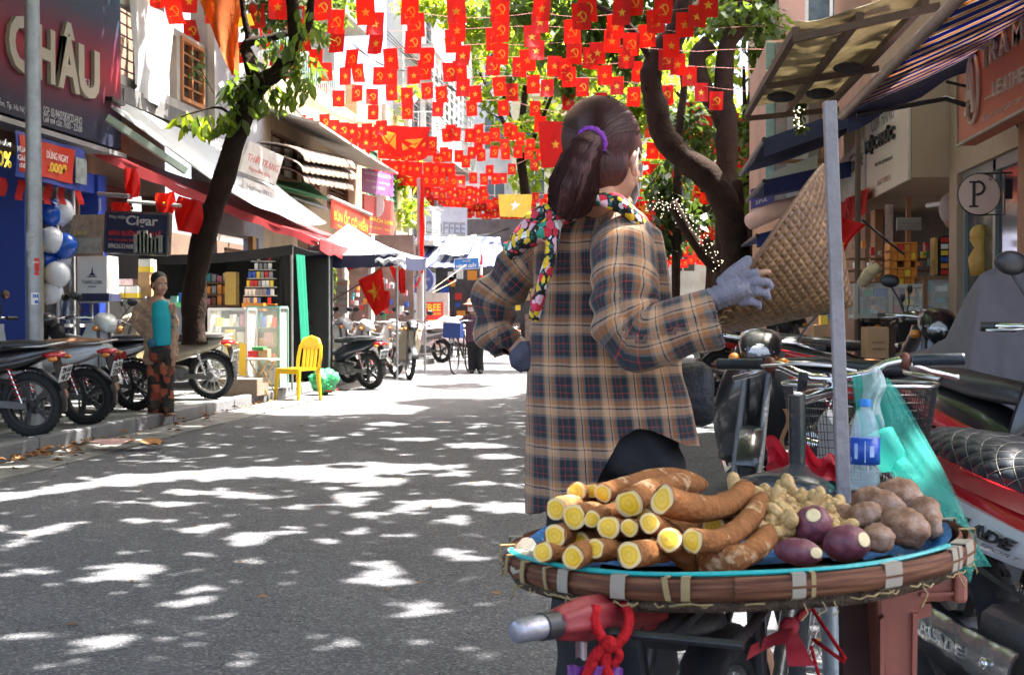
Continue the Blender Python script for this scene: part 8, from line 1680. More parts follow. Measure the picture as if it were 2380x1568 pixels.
one('plastic_bag', lambda b: b.grid(lambda u,v: at(1318+130*u,1548+80*v-18*sin(PI*u),1.70)+V_((0,-.03*sin(PI*u)+.008*sin(u*17+v*9),.004*sin(v*20))), 24, 14), mat('purple_film',(.22,.05,.3),.25,trans=.3,bump=.5,bscale=40), 'purple plastic bag hanging at the bottom edge under the ribbon', 'bag', smooth=60)
one('white_cloth', lambda b: b.slab(lambda u,v: at(1338+26*u,1478+52*v,1.74)+V_((0,.01*sin(u*6),0)), 6, 6, V_((0,.004,0))), mat('cloth_pinkish',(.55,.42,.4),.8), 'scrap of pale cloth under the umbrella', 'cloth')
one('black_bag', lambda b: b.sphere(at(1560,1440,2.02),(.09,.09,.045),14), mat('bag_black',(.02,.018,.018),.6,bump=.4,bscale=25), 'black bundle tied beneath the tray beside the umbrella', 'bag', smooth=180)
one('red_bow', lambda b: (b.slab(lambda u,v: at(1745+95*u-10*v,1500-42*u+ (34)*v+5*sin(u*5),1.80)+V_((0,.02*sin(u*4),0)), 10, 4, V_((0,.003,0))), b.slab(lambda u,v: at(1828+46*u*v+34*v*0+18*u,1455+85*v,1.82)+V_((.0,.02*sin(v*4),0)), 5, 10, V_((0,.003,0))), b.sphere(at(1835,1455,1.81),.014,10), b.tube([at(1850,1440,1.83),at(1890,1395,1.9)],.006,6)), mat('bow_red',(.3,.012,.02),.75,var=.2), 'dark red cloth bow tied under the tray by the rear wheel', 'ribbon', smooth=60)
one('red_string', lambda b: (b.tube(catmull([at(1880,1402,1.95),at(1905,1440,1.93),at(1945,1500,1.9),at(1965,1530,1.88)],5),.003,6), b.tube(catmull([at(1890,1485,1.93),at(1925,1510,1.9),at(1962,1538,1.88)],5),.003,6), b.tube(catmull([at(1885,1500,1.93),at(1895,1540,1.92),at(1910,1590,1.92)],5),.003,6)), M_rope, 'thin bright red cords hanging under the tray', 'cord', smooth=180)
one('steel_pole', lambda b: (b.tube([at(1925,1375,2.3),at(1935,1620,2.3)],.016,10),), mat('pole_worn',(.42,.5,.56),.4,metal=.4,dirt=.6,var=.3), 'worn bluish steel tube standing under the right of the tray', 'pole', smooth=60)
one('wood_post', lambda b: b.beam(at(1990,1370,2.15),at(1990,1640,2.15),.05,.05,up=(0,-1,0)), mat('post_dark_red',(.07,.025,.02),.7,var=.3,dirt=.5), 'dark wooden upright beneath the tray', 'post')
M_sto = mat('stool_brown',(.34,.11,.075),.4,var=.1,dirt=.2,bump=.03)
st = thing('plastic_stool','reddish brown plastic stool hung on its side under the tray','stool',at(2090,1570,2.05))
b = MB(); b.prism([at(2035,1375,2.02),at(2060,1352,2.02),at(2110,1342,2.02),at(2228,1340,2.02),at(2240,1344,2.02),at(2245,1398,2.02),at(2150,1400,2.02),at(2132,1420,2.02),at(2128,1620,2.02),at(2050,1620,2.02)],(0,.10,0)); b.build('leg', M_sto, st, bevel=.008)
b = MB(); b.box2(at(2218,1402,2.005),at(2248,1338,2.012)+V_((0,.12,0))); b.build('rim', M_sto, st, bevel=.006)
b = MB(); b.prism([at(2046,1440,2.0),at(2056,1432,2.0),at(2056,1620,2.0),at(2046,1620,2.0)],(0,.02,0)); b.prism([at(2122,1425,2.01),at(2134,1425,2.01),at(2130,1620,2.01),at(2120,1620,2.01)],(0,.02,0)); b.prism([at(2140,1378,2.01),at(2236,1374,2.01),at(2236,1381,2.01),at(2140,1386,2.01)],(0,.02,0)); b.build('rib', M_sto, st)
b = MB(); b.prism([at(2130,1402,2.05),at(2165,1402,2.05),at(2165,1430,2.05),at(2130,1440,2.05)],(0,.06,0)); b.build('gusset', M_sto, st)
one('brown_bag', lambda b: b.sphere(at(1755,1540,2.35),(.035,.03,.05),10), mat('kraft',(.4,.22,.13),.8,bump=.4), 'small brown paper wad behind the rear wheel spokes', 'paper', smooth=180)
# ================================================================ people
def remesh(b, voxel, smooth=6, fac=.5):
 me = bpy.data.meshes.new('tmp'); me.from_pydata(b.v, [], b.f); o = bpy.data.objects.new('tmp', me); COL.objects.link(o)
 m = o.modifiers.new('r', 'REMESH'); m.mode = 'VOXEL'; m.voxel_size = voxel
 if smooth: s = o.modifiers.new('s', 'SMOOTH'); s.iterations = smooth; s.factor = fac
 dg = bpy.context.evaluated_depsgraph_get(); e = o.evaluated_get(dg); m2 = e.to_mesh()
 v = np.empty(len(m2.vertices)*3, dtype=np.float32); m2.vertices.foreach_get('co', v); v = v.reshape(-1,3)
 f = [tuple(p.vertices) for p in m2.polygons]
 e.to_mesh_clear(); bpy.data.objects.remove(o); bpy.data.meshes.remove(me)
 r = MB(); r.v = [tuple(map(float,p)) for p in v]; r.f = f; r.mi = [0]*len(f); return r
def segdist(V, pts, rad):
 """for every vertex: normalised distance, arc length and angle about a poly-line"""
 pts = [np.array(p, dtype=float) for p in pts]; best = np.full(len(V), 1e9); S = np.zeros(len(V)); A = np.zeros(len(V)); WS = np.zeros(len(V)); acc = 0
 d0 = pts[-1]-pts[0]; d0 /= np.linalg.norm(d0); ref = np.array([0,1.,0]) if abs(d0[1]) < .8 else np.array([1.,0,0])
 for i in range(len(pts)-1):
  a, c = pts[i], pts[i+1]; d = c-a; l = np.linalg.norm(d); d = d/l; x = ref-d*ref.dot(d); x /= np.linalg.norm(x); y = np.cross(d, x)
  t_ = np.clip((V-a)@d, 0, l); q = V-a-np.outer(t_, d); dist = np.linalg.norm(q, axis=1); r_ = rad[i]+(rad[i+1]-rad[i])*t_/l; nd = dist/r_
  m = nd < best; best[m] = nd[m]; wt = np.exp(-np.minimum(nd,30)*9); S += wt*(acc+np.clip((V-a)@d,-.3*l,1.3*l)); WS += wt; A[m] = (np.arctan2(q@y, q@x)*np.mean(rad))[m]; acc += l
 return best, S/np.maximum(WS,1e-300), A
def plaid_mat(name, stops_u, stops_v, fu, fv, rough=.85):
 m = bpy.data.materials.new(name); m.use_nodes = True; N, L, bb = nodes_of(m); a = N.new('ShaderNodeAttribute'); a.attribute_name = 'cloth'; sp = N.new('ShaderNodeSeparateXYZ'); L.new(a.outputs['Vector'], sp.inputs[0])
 nz = N.new('ShaderNodeTexNoise'); nz.inputs['Scale'].default_value = 14; nz.inputs['Detail'].default_value = 3; L.new(a.outputs['Vector'], nz.inputs['Vector'])
 wob = math_n(N,L,'MULTIPLY',math_n(N,L,'SUBTRACT',nz.outputs['Fac'],.5),.006)
 outs = []
 for i,(st,fr) in enumerate(((stops_u,fu),(stops_v,fv))):
  x = math_n(N,L,'FRACT',math_n(N,L,'MULTIPLY',math_n(N,L,'ADD',sp.outputs[i],wob),fr)); r = ramp(N, st); L.new(x, r.inputs[0]); outs.append(r.outputs[0])
 mx = N.new('ShaderNodeMix'); mx.data_type = 'RGBA'; mx.inputs[0].default_value = .5; L.new(outs[0], mx.inputs[6]); L.new(outs[1], mx.inputs[7])
 L.new(mx.outputs[2], bb.inputs['Base Color']); bb.inputs['Roughness'].default_value = rough; bb.inputs['Specular IOR Level'].default_value = .25; bb.inputs['Sheen Weight'].default_value = .15
 n2 = N.new('ShaderNodeTexNoise'); n2.inputs['Scale'].default_value = 500; L.new(a.outputs['Vector'], n2.inputs['Vector']); bp_ = N.new('ShaderNodeBump'); bp_.inputs['Strength'].default_value = .25; bp_.inputs['Distance'].default_value = .003; L.new(n2.outputs['Fac'], bp_.inputs['Height']); L.new(bp_.outputs[0], bb.inputs['Normal'])
 return m
M_skin = bpy.data.materials.new('skin'); M_skin.use_nodes = True; N, L, bb = nodes_of(M_skin); tc = N.new('ShaderNodeTexCoord'); n = N.new('ShaderNodeTexNoise'); n.inputs['Scale'].default_value = 30; n.inputs['Detail'].default_value = 5; L.new(tc.outputs['Object'], n.inputs['Vector']); rp = ramp(N, [(.3,(.38,.19,.115)),(.7,(.5,.27,.17))], 'LINEAR'); L.new(n.outputs['Fac'], rp.inputs[0]); L.new(rp.outputs[0], bb.inputs['Base Color']); bb.inputs['Roughness'].default_value = .5; bb.inputs['Subsurface Weight'].default_value = .12; bb.inputs['Subsurface Radius'].default_value = (.01,.004,.002)
def head_parts(b, c, f, s=1., ears=True):
 f = V_(f).normalized(); z = V_((0,0,1)); l = z.cross(f).normalized(); z = f.cross(l); Mx = Matrix((f,l,z)).transposed()
 P = lambda x,y,zz: V_(c)+(f*x+l*y+z*zz)*s
 E = lambda p,r: b.sphere(P(*p), [q*s for q in r], 14, Mx, 10)
 E((-.012,0,.035),(.098,.076,.088)); E((.03,0,-.03),(.066,.062,.086)); E((.045,0,-.072),(.045,.046,.042)); E((.074,0,-.092),(.018,.022,.016))
 b.tube([P(.088,0,.01),P(.103,0,-.018),P(.108,0,-.033)],[.008*s,.0095*s,.012*s],8); E((.096,.011,-.036),(.011,.009,.008)); E((.096,-.011,-.036),(.011,.009,.008))
 for q in (-1,1):
  E((.079,q*.032,.022),(.014,.024,.009)); E((.064,q*.038,-.03),(.03,.026,.026)); E((-.006,q*.077,-.012),(.018,.009,.032)); E((-.002,q*.078,-.036),(.009,.007,.010))
 E((.09,0,-.060),(.013,.023,.007)); E((.089,0,-.069),(.013,.019,.006))
 return P, Mx
def face_bits(par, P, s=1.):
 eye = M_('eye_white',(.7,.68,.64),.2,bump=0,var=.02); dk = M_('eye_dark',(.015,.01,.008),.2,bump=0); lip = M_('lips',(.35,.09,.08),.45,bump=0); br = M_('eyebrow',(.03,.02,.015),.8,bump=0)
 for q in (-1,1):
  b = MB(); b.sphere(P(.080,q*.032,.002),(.011*s,.0135*s,.0075*s),10); e = b.build('eye', eye, par, smooth=180); b = MB(); b.sphere(P(.088,q*.031,.002),(.0045*s,)*3,8); b.build('iris', dk, e, smooth=180)
  b = MB(); b.tube([P(.092,q*.015,.021),P(.093,q*.032,.026),P(.080,q*.05,.019)],[.003*s,.004*s,.002*s],6); b.build('eyebrow', br, par)
 b = MB(); b.sphere(P(.097,0,-.061),(.007*s,.021*s,.0045*s),10); b.sphere(P(.096,0,-.069),(.007*s,.017*s,.0045*s),10); b.build('lips', lip, par, smooth=180)
M_hair = bpy.data.materials.new('hair_brown'); M_hair.use_nodes = True; N, L, bb = nodes_of(M_hair); tc = N.new('ShaderNodeTexCoord'); mp = N.new('ShaderNodeMapping'); mp.inputs['Scale'].default_value = (150,150,9); L.new(tc.outputs['Object'], mp.inputs[0]); n = N.new('ShaderNodeTexNoise'); n.inputs['Scale'].default_value = 2; n.inputs['Detail'].default_value = 5; L.new(mp.outputs[0], n.inputs['Vector']); rp = ramp(N, [(.3,(.018,.006,.006)),(.55,(.06,.016,.013)),(.8,(.15,.036,.023))], 'LINEAR'); L.new(n.outputs['Fac'], rp.inputs[0]); L.new(rp.outputs[0], bb.inputs['Base Color']); bb.inputs['Roughness'].default_value = .52; bb.inputs['Specular IOR Level'].default_value = .35; bp_ = N.new('ShaderNodeBump'); bp_.inputs['Strength'].default_value = .7; bp_.inputs['Distance'].default_value = .006; L.new(n.outputs['Fac'], bp_.inputs['Height']); L.new(bp_.outputs[0], bb.inputs['Normal'])
M_hairs = mat('hair_strand', (.055,.016,.012), .5, var=.6, scale=60, bump=0, spec=.6); M_hairb = mat('hair_black', (.014,.011,.011), .4, var=.4, scale=40, bump=.5, bscale=80)
W = 2.9; Q = lambda u,v,Y=W: at(u,v,Y); S_ = lambda px,Y=W: px*Y/FPX
seller = thing('person','woman seen from behind in a plaid shirt and floral scarf holding a woven hat','person',(Q(1440,0).x, W, 0))
fdir = V_((.38,.925,-.05)); hc_ = Q(1404,372,2.86)
bd = MB(); Ph, Mh = head_parts(bd, hc_, fdir, 1.0)
bd.tube([Ph(-.03,0,-.02),Ph(-.035,0,-.09),Q(1405,500,2.88)],[.05,.049,.062],14)
bd.tube([Q(1400,500,2.9),Q(1395,560,2.9),Q(1395,700,2.9),Q(1400,850,2.9),Q(1415,980,2.92)],ell=[(.055,.075),(.085,.12),(.095,.13),(.09,.125),(.10,.145)],r=None,n=18,up=(1,0,0))
bd.tube([Q(1455,540,2.84),Q(1450,660,2.70),Q(1468,765,2.65)],[.05,.045,.04],12); bd.tube([Q(1468,765,2.65),Q(1560,735,2.63),Q(1660,700,2.62)],[.042,.036,.026],12)
bd.tube([Q(1275,560,2.94),Q(1200,640,2.95),Q(1140,705,2.95)],[.036,.03,.026],12); bd.tube([Q(1146,705,2.955),Q(1162,765,2.95),Q(1212,812,2.93)],[.026,.026,.025],12)
bd.tube([Q(1207,806,2.93),Q(1222,828,2.92),Q(1235,845,2.92)],[.026,.036,.02],10)
for sx,u0,u1 in ((-1,1360,1365),(1,1480,1505)):
 p = Q(u0,1000,2.92); a_ = V_((Q(u1,0,2.95).x, 2.95, .06)); bd.tube([p,(p+a_)/2+V_((0,.02,.05)),a_+V_((0,0,.04)),a_],[.085,.062,.04,.045],12); bd.tube([a_+V_((0,-.05,-.02)),a_+V_((.03,.06,-.02)),a_+V_((.05,.15,-.035))],[.03,.036,.022],10)
bd.tube([Q(1752,637,2.585),Q(1776,632,2.58),Q(1791,631,2.58),Q(1796,631,2.58)],[.0085,.0085,.0075,.002],10)
r_ = remesh(bd, .006, 4); body = r_.build('body', M_skin, seller, smooth=180)
hm = MB(); E = lambda p,r: hm.sphere(Ph(*p), r, 20, Mh, 14)
E((-.024,0,.043),(.105,.086,.094)); E((-.055,0,-.015),(.062,.066,.07)); E((-.005,.0,.055),(.094,.083,.078)); E((.02,-.045,.03),(.05,.036,.05)); E((-.045,-.045,-.02),(.03,.035,.05))
tailp = catmull([Q(1380,326,2.745),Q(1366,340,2.715),Q(1346,385,2.70),Q(1334,430,2.705),Q(1326,468,2.72),Q(1322,492,2.735),Q(1318,512,2.74)],5)
k = len(tailp); tr_ = [float(np.interp(i/(k-1),[0,.1,.25,.5,.7,.86,1],[.022,.027,.040,.053,.047,.03,.004])) for i in range(k)]
cap = remesh(hm, .006, 5); hair = cap.build('hair', M_hair, seller, smooth=180)
b = MB(); b.tube(tailp, tr_, 22); b.v = [tuple(V_(p)+ (V_(p)-tailp[min(k-1,i//22)])*(.035*sin((i%22)*2.1)+.03*sin((i%22)*5.3+i*.01))) for i,p in enumerate(b.v)]
b.build('ponytail', M_hair, hair, smooth=180)
b = MB(); rh = random.Random(5)
for i in range(420):
 a = rh.uniform(0,2*PI); q = math.sqrt(rh.random()); pts = []
 for j in range(0,k,3):
  d = (tailp[min(k-1,j+1)]-tailp[max(0,j-1)]).normalized(); x = d.cross(V_((0,1,0))).normalized(); y = d.cross(x); rr = tr_[j]*(.93+.1*q+.05*sin(j*.7+i)); pts.append(tailp[j]+x*cos(a+.02*j)*rr+y*sin(a+.02*j)*rr)
 b.tube(pts, [.0009]*(len(pts)-1)+[.0003], 3, caps=False)
tie = tailp[3]
for i in range(620):     # strands pulled from the hairline to the tie
 a = rh.uniform(0,2*PI); e = rh.uniform(.15,1.45); st = Ph(-.024+.107*cos(a)*sin(e), .088*sin(a)*sin(e), .043+.096*cos(e)) if rh.random() < .75 else Ph(-.055+.06*cos(a), .07*sin(a), -.03-.05*rh.random())
 cc = Ph(-.03,0,.03); v0, v1 = st-cc, tie-cc
 if v0.y > .05: continue
 ang_ = v0.angle(v1); pts = []
 for j in range(9):
  t_ = j/8; v = (v0.normalized()*sin((1-t_)*ang_)+v1.normalized()*sin(t_*ang_))/max(.01,sin(ang_)); lr = v0.length*(1-t_)+v1.length*t_; d = Mh.transposed() @ v; ell = 1/math.sqrt((d.x/.107)**2+(d.y/.089)**2+(d.z/.097)**2)
  pts.append(Ph(-.024,0,.043)+v.normalized()*(ell/ max(1e-6,v.length) *v.length if 0 else ell*d.length*1.0/ d.length*1.0)*1.0 if t_ < .8 else cc+v.normalized()*lr)
 b.tube(pts, .0008, 3, caps=False)
for i in range(14):
 p = Ph(-.03,rh.uniform(-.07,.07),.13); pts = [p+V_((rh.uniform(-.01,.01)*j,rh.uniform(-.01,.01)*j,.006*j-.0012*j*j)) for j in range(6)]; b.tube(pts,.0005,3,caps=False)
b.build('hair_strands', M_hairs, hair, kind='stuff')
b = MB(); d = (tailp[4]-tailp[1]).normalized(); x = d.cross(V_((0,1,0))).normalized(); y = d.cross(x); c = tailp[2]
b.tube([c+x*.029*cos(a)+y*.027*sin(a)+d*.002*sin(a*9) for a in [2*PI*i/40 for i in range(41)]],[.0075+.0012*sin(i*2.4) for i in range(41)],10,caps=False); b.build('hair_tie', mat('purple_elastic',(.22,.03,.35),.7,bump=.4,bscale=150), hair, smooth=180)
b = MB(); b.slab(lambda u,v: Ph(.118-.03*(2*u-1)**2-.03*v*v+.012*(1-v), -.056+.112*u, .004-.10*v), 12, 10, -fdir*.003); b.build('face_mask', mat('mask_white',(.72,.72,.74),.8,bump=.1), seller, smooth=180)
b = MB(); b.tube([Ph(.085,-.056,.0),Ph(.03,-.078,.012),Ph(-.012,-.089,.02),Ph(-.022,-.088,-.02),Ph(.02,-.075,-.05),Ph(.08,-.055,-.075)],.0018,6); b.build('mask_loop', P_white, seller)
b = MB(); b.sphere(Ph(.002,-.088,-.05),.005,8); b.build('earring', mat('gold_metal',(.7,.45,.1),.25,.9), seller)
sh = MB()
torso = [(446,1412,50,.055,2.855),(476,1404,74,.072,2.875),(505,1396,112,.09,2.89),(540,1394,142,.108,2.90),(600,1397,152,.115,2.90),(680,1400,158,.118,2.90),(770,1400,168,.12,2.90),(860,1406,178,.125,2.90),(950,1416,188,.13,2.90),(1040,1426,197,.135,2.90),(1130,1430,201,.135,2.90),(1215,1432,203,.135,2.90)]
tp = [Q(u,v,Y) for v,u,h,d,Y in torso]; sh.tube(tp, None, 30, ell=[(d,S_(h)) for v,u,h,d,Y in torso], up=(1,0,0))
sl_r = [Q(1448,528,2.84),Q(1452,590,2.75),Q(1448,680,2.68),Q(1455,755,2.65),Q(1482,788,2.64),Q(1540,776,2.63),Q(1600,758,2.62),Q(1652,744,2.615),Q(1668,740,2.615)]; rr_ = [S_(x,2.68) for x in (62,76,77,75,76,68,64,68,72)]
sl_l = [Q(1290,545,2.92),Q(1235,605,2.95),Q(1180,660,2.96),Q(1146,708,2.96),Q(1150,755,2.96),Q(1168,795,2.95),Q(1180,815,2.945)]; rl_ = [S_(x) for x in (58,57,52,50,47,43,40)]
sh.tube(sl_r, rr_, 22); sh.tube(sl_l, rl_, 20)
sm = remesh(sh, .0085, 7, .5); V = np.array(sm.v)
pt = [np.array(p) for p in tp]
zc = np.array([p[2] for p in pt]); o_ = np.argsort(zc); ucx = np.interp(V[:,2], zc[o_], np.array([p[0] for p in pt])[o_]); ucy = np.interp(V[:,2], zc[o_], np.array([p[1] for p in pt])[o_]); hwv = np.interp(V[:,2], zc[o_], np.array([S_(h) for v,u,h,d,Y in torso])[o_]); hdv = np.interp(V[:,2], zc[o_], np.array([d for v,u,h,d,Y in torso])[o_])
nt_ = np.sqrt(((V[:,0]-ucx)/hwv)**2+((V[:,1]-ucy)/hdv)**2); ta = np.arctan2(V[:,0]-ucx, -(V[:,1]-ucy))
def fine(P_,R_):
 c = catmull(P_,7); return c, list(np.interp(np.linspace(0,len(P_)-1,len(c)), range(len(P_)), R_))
nr_, sr_, ar_ = segdist(V, *fine(sl_r, rr_)); nl_, sl__, al_ = segdist(V, *fine(sl_l, rl_))
isR = (nr_ < nt_*.97) & (sr_ > .02); isL = (nl_ < nt_*.97) & (sl__ > .02) & ~isR
attr = np.zeros((len(V),3)); attr[:,0] = ta*.155+(V[:,0]-ucx)*.25+.011; attr[:,1] = V[:,2];
attr[isR,0] = ar_[isR]*1.0+.03; attr[isR,1] = sr_[isR]; attr[isL,0] = al_[isL]; attr[isL,1] = sl__[isL]
nrm = np.zeros_like(V);
F4 = np.array([f for f in sm.f if len(f)==4]); e1 = V[F4[:,2]]-V[F4[:,0]]; e2 = V[F4[:,3]]-V[F4[:,1]]; fn = np.cross(e1,e2)
for j in range(4): np.add.at(nrm, F4[:,j], fn)
nrm /= (np.linalg.norm(nrm,axis=1,keepdims=True)+1e-12)
zz = V[:,2]; low = np.clip((1.1-zz)/.5, 0, 1)
d_t = .010*low*np.sin(ta*9+zz*3)+.006*low*np.sin(ta*17-zz*5+1)+.004*np.exp(-((zz-1.28)/.05)**2)*np.sin(ta*6+2)+.005*np.sin(zz*30+ta*4)*np.exp(-((zz-1.05)/.08)**2)*(ta>.3)
d_r = .006*np.exp(-((sr_-.26)/.07)**2)*np.sin(sr_*120+ar_*25)+.006*np.exp(-((sr_-.36)/.06)**2)*np.sin(ar_*85+sr_*40)+.004*np.sin(sr_*28+ar_*14)
d_l = .010*np.sin(sl__*75+al_*20)*np.clip(sl__/.2,0,1)+.005*np.sin(al_*60)
V2 = V + nrm*np.where(isR,d_r,np.where(isL,d_l,d_t))[:,None]
sm.v = [tuple(map(float,p)) for p in V2]
Rinv = np.array(_RM.transposed()); L3 = (V2-np.array(_C)) @ Rinv.T; uu = CX+FPX*L3[:,0]/-L3[:,2]; vv = CY-FPX*L3[:,1]/-L3[:,2]
hem = np.interp(uu, [1225,1240,1300,1370,1400,1440,1480,1510,1560,1595,1625,1640],[1193,1193,1182,1150,1095,1020,996,1000,1020,1038,1038,1030])
kill = (vv > hem) | ((~isR)&(~isL)&(zz > Q(0,470,2.88).z+.0)&(nt_<.9)&False) | (isR & (sr_ > sum((sl_r[i+1]-sl_r[i]).length for i in range(len(sl_r)-1))-.004)) | (isL & (sl__ > sum((sl_l[i+1]-sl_l[i]).length for i in range(len(sl_l)-1))-.004))
keepf = [f for f in sm.f if not all(kill[i] for i in f)]
used = sorted({i for f in keepf for i in f}); mp_i = {j:i for i,j in enumerate(used)}
from collections import Counter
ec = Counter(tuple(sorted((f[i],f[(i+1)%len(f)]))) for f in keepf for i in range(len(f))); rim_v = {i for e,c in ec.items() if c == 1 for i in e}
for i in rim_v:
 if abs(vv[i]-hem[i]) < 60 and vv[i] > 960 and not isL[i]: x_,y_,z_ = sm.v[i]; sm.v[i] = (x_,y_,z_+(vv[i]-hem[i])*y_/FPX)
sm2 = MB(); sm2.v = [sm.v[i] for i in used]; sm2.f = [tuple(mp_i[i] for i in f) for f in keepf]; sm2.mi = [0]*len(sm2.f)
tan_l, tan_d, dk_, gry, redl, nav = (.5,.28,.14), (.39,.165,.058), (.018,.026,.028), (.17,.14,.12), (.36,.035,.03), (.01,.012,.018)
pst = [(0,tan_l),(.10,(.5,.32,.19)),(.17,nav),(.20,(.5,.32,.19)),(.26,tan_d),(.37,gry),(.43,dk_),(.55,redl),(.57,dk_),(.66,(.03,.042,.05)),(.73,redl),(.75,dk_),(.93,gry)]
shirt = sm2.build('shirt', plaid_mat('plaid_shirt', pst, pst, 11.2, 10.8), seller, smooth=180, attr=attr[used]); so_ = shirt.modifiers.new('solid','SOLIDIFY'); so_.thickness = .003; so_.offset = 1
sub = shirt.modifiers.new('sub','SUBSURF'); sub.levels = 1; sub.render_levels = 1
if 0: b = MB(); b.slab(lambda u,v: Q(1372+70*u,452+26*sin(PI*u)*0+34*v+20*u*v,2.80-.05*sin(PI*u)+.0), 12, 5, V_((0,.004,0))); b.build('collar', mat('collar_lining',(.45,.42,.38),.8), seller, smooth=180)
tr = MB(); tr.tube([Q(1412,930,2.90),Q(1420,1010,2.91),Q(1425,1080,2.92)],None,20,ell=[(.095,S_(145)),(.11,S_(160)),(.112,S_(162))],up=(1,0,0))
for u0,u1,u2 in ((1358,1352,1368),(1500,1505,1512)):
 p0_, p2_ = Q(u0,1060,2.92), V_((Q(u2,0,2.95).x,2.95,.07)); tr.tube([p0_,Q(u1,1250,2.93),Q((u1+u2)/2,1500,2.94),p2_],[S_(98),S_(86),S_(72),S_(70)],16)
tm = remesh(tr, .012, 6); Vt = np.array(tm.v); tm.v = [tuple(map(float,p+np.array([.004*sin(p[2]*40+p[0]*30),.006*sin(p[2]*33+p[0]*50),0]))) for p in Vt]
tm.build('trousers', mat('trousers_black',(.012,.011,.013),.8,var=.3,bump=.2,bscale=30), seller, smooth=180)
b = MB(); b.loft([(-.04,0,0,.03,.05),(-.03,0,0,.05,.072),(.015,0,0,.05,.076),(.034,0,-.004,.04,.066),(.042,0,-.008,.02,.05)],18,e=2.6); c = Q(1617,915,2.93); b.v = [tuple(c+V_((p[0],p[1],p[2]))) for p in b.v]; b.build('waist_bag', mat('bag_nylon',(.014,.014,.018),.6,bump=.3,bscale=60), seller, smooth=60)
for sx,u1 in ((-1,1368),(1,1512)):
 b = MB(); a_ = V_((Q(u1,0,2.95).x,2.95,.03)); b.tube([a_+V_((-.01,-.07,0)),a_+V_((.0,-.02,.012)),a_+V_((.02,.06,.005)),a_+V_((.04,.16,-.005)),a_+V_((.045,.185,-.008))],[.03,.045,.046,.035,.012],14); b.build('shoe', M_black, seller, smooth=180)
mf = bpy.data.materials.new('floral_cloth'); mf.use_nodes = True; N, L, bb = nodes_of(mf); tc = N.new('ShaderNodeTexCoord'); vo = N.new('ShaderNodeTexVoronoi'); vo.inputs['Scale'].default_value = 50; vo.inputs['Randomness'].default_value = .8; L.new(tc.outputs['Object'], vo.inputs['Vector'])
sc_ = N.new('ShaderNodeSeparateColor'); L.new(vo.outputs['Color'], sc_.inputs[0]); rp = ramp(N, [(0,(.8,.52,.02)),(.38,(.6,.02,.04)),(.56,(.72,.42,.46)),(.68,(.78,.74,.7)),(.82,(.03,.28,.18)),(.88,(.68,.05,.09))]); L.new(sc_.outputs[0], rp.inputs[0])
v2 = N.new('ShaderNodeTexVoronoi'); v2.inputs['Scale'].default_value = 150; L.new(tc.outputs['Object'], v2.inputs['Vector']); s2 = N.new('ShaderNodeSeparateColor'); L.new(v2.outputs['Color'], s2.inputs[0]); r2 = ramp(N, [(0,(.01,.009,.009)),(.5,(.01,.14,.1)),(.62,(.012,.011,.01)),(.78,(.55,.45,.42)),(.84,(.01,.009,.009))]); L.new(s2.outputs[0], r2.inputs[0])
msk = math_n(N,L,'LESS_THAN',math_n(N,L,'ADD',vo.outputs['Distance'],math_n(N,L,'MULTIPLY',v2.outputs['Distance'],.18)),.66); ctr = math_n(N,L,'LESS_THAN',vo.outputs['Distance'],.10)
m1 = N.new('ShaderNodeMix'); m1.data_type = 'RGBA'; L.new(msk,m1.inputs[0]); L.new(r2.outputs[0],m1.inputs[6]); L.new(rp.outputs[0],m1.inputs[7]); m2 = N.new('ShaderNodeMix'); m2.data_type = 'RGBA'; L.new(ctr,m2.inputs[0]); L.new(m1.outputs[2],m2.inputs[6]); m2.inputs[7].default_value = (.5,.2,.02,1); L.new(m2.outputs[2], bb.inputs['Base Color']); bb.inputs['Roughness'].default_value = .85
sb = MB()
def strap(pts, ws, th):
 P = catmull(pts,5); k = len(P); sb.tube(P,None,16,ell=[(th,float(np.interp(i/(k-1),np.linspace(0,1,len(ws)),ws))) for i in range(k)], up=(0,1,0))
strap([Q(1330,476,2.79),Q(1385,462,2.76),Q(1425,468,2.74),Q(1470,500,2.76),Q(1502,545,2.84)],[S_(18),S_(26),S_(28),S_(26),S_(14)],.018)
strap([Q(1345,478,2.79),Q(1300,505,2.775),Q(1262,535,2.77),Q(1222,560,2.79),Q(1176,586,2.82)],[S_(22),S_(40),S_(46),S_(34),S_(6)],.022)
strap([Q(1300,490,2.78),Q(1262,492,2.78),Q(1230,522,2.79),Q(1195,560,2.81)],[S_(30),S_(30),S_(28),S_(8)],.018)
strap([Q(1292,520,2.76),Q(1280,590,2.75),Q(1262,660,2.755),Q(1247,710,2.76),Q(1240,748,2.765)],[S_(34),S_(38),S_(36),S_(26),S_(4)],.014)
sc2 = remesh(sb, .0055, 3); Vs = np.array(sc2.v); sc2.v = [tuple(map(float,p+np.array([0,.006*sin(p[0]*110+p[2]*70),.003*sin(p[0]*90)]))) for p in Vs]
sc2.build('scarf', mf, seller, smooth=180)
gl = MB(); G = lambda u,v,Y=2.60: at(u,v,Y)
gl.tube([G(1636,704,2.615),G(1660,695,2.612),G(1690,682,2.605),G(1722,672,2.60),G(1742,668,2.598)],None,18,ell=[(.024,.036),(.025,.036),(.026,.046),(.024,.047),(.017,.040)],up=(0,1,0))
gl.tube([G(1680,664,2.60),G(1702,638,2.59),G(1722,620,2.588),G(1742,603,2.59),G(1748,598,2.59)],[.020,.0165,.014,.0115,.005],12)
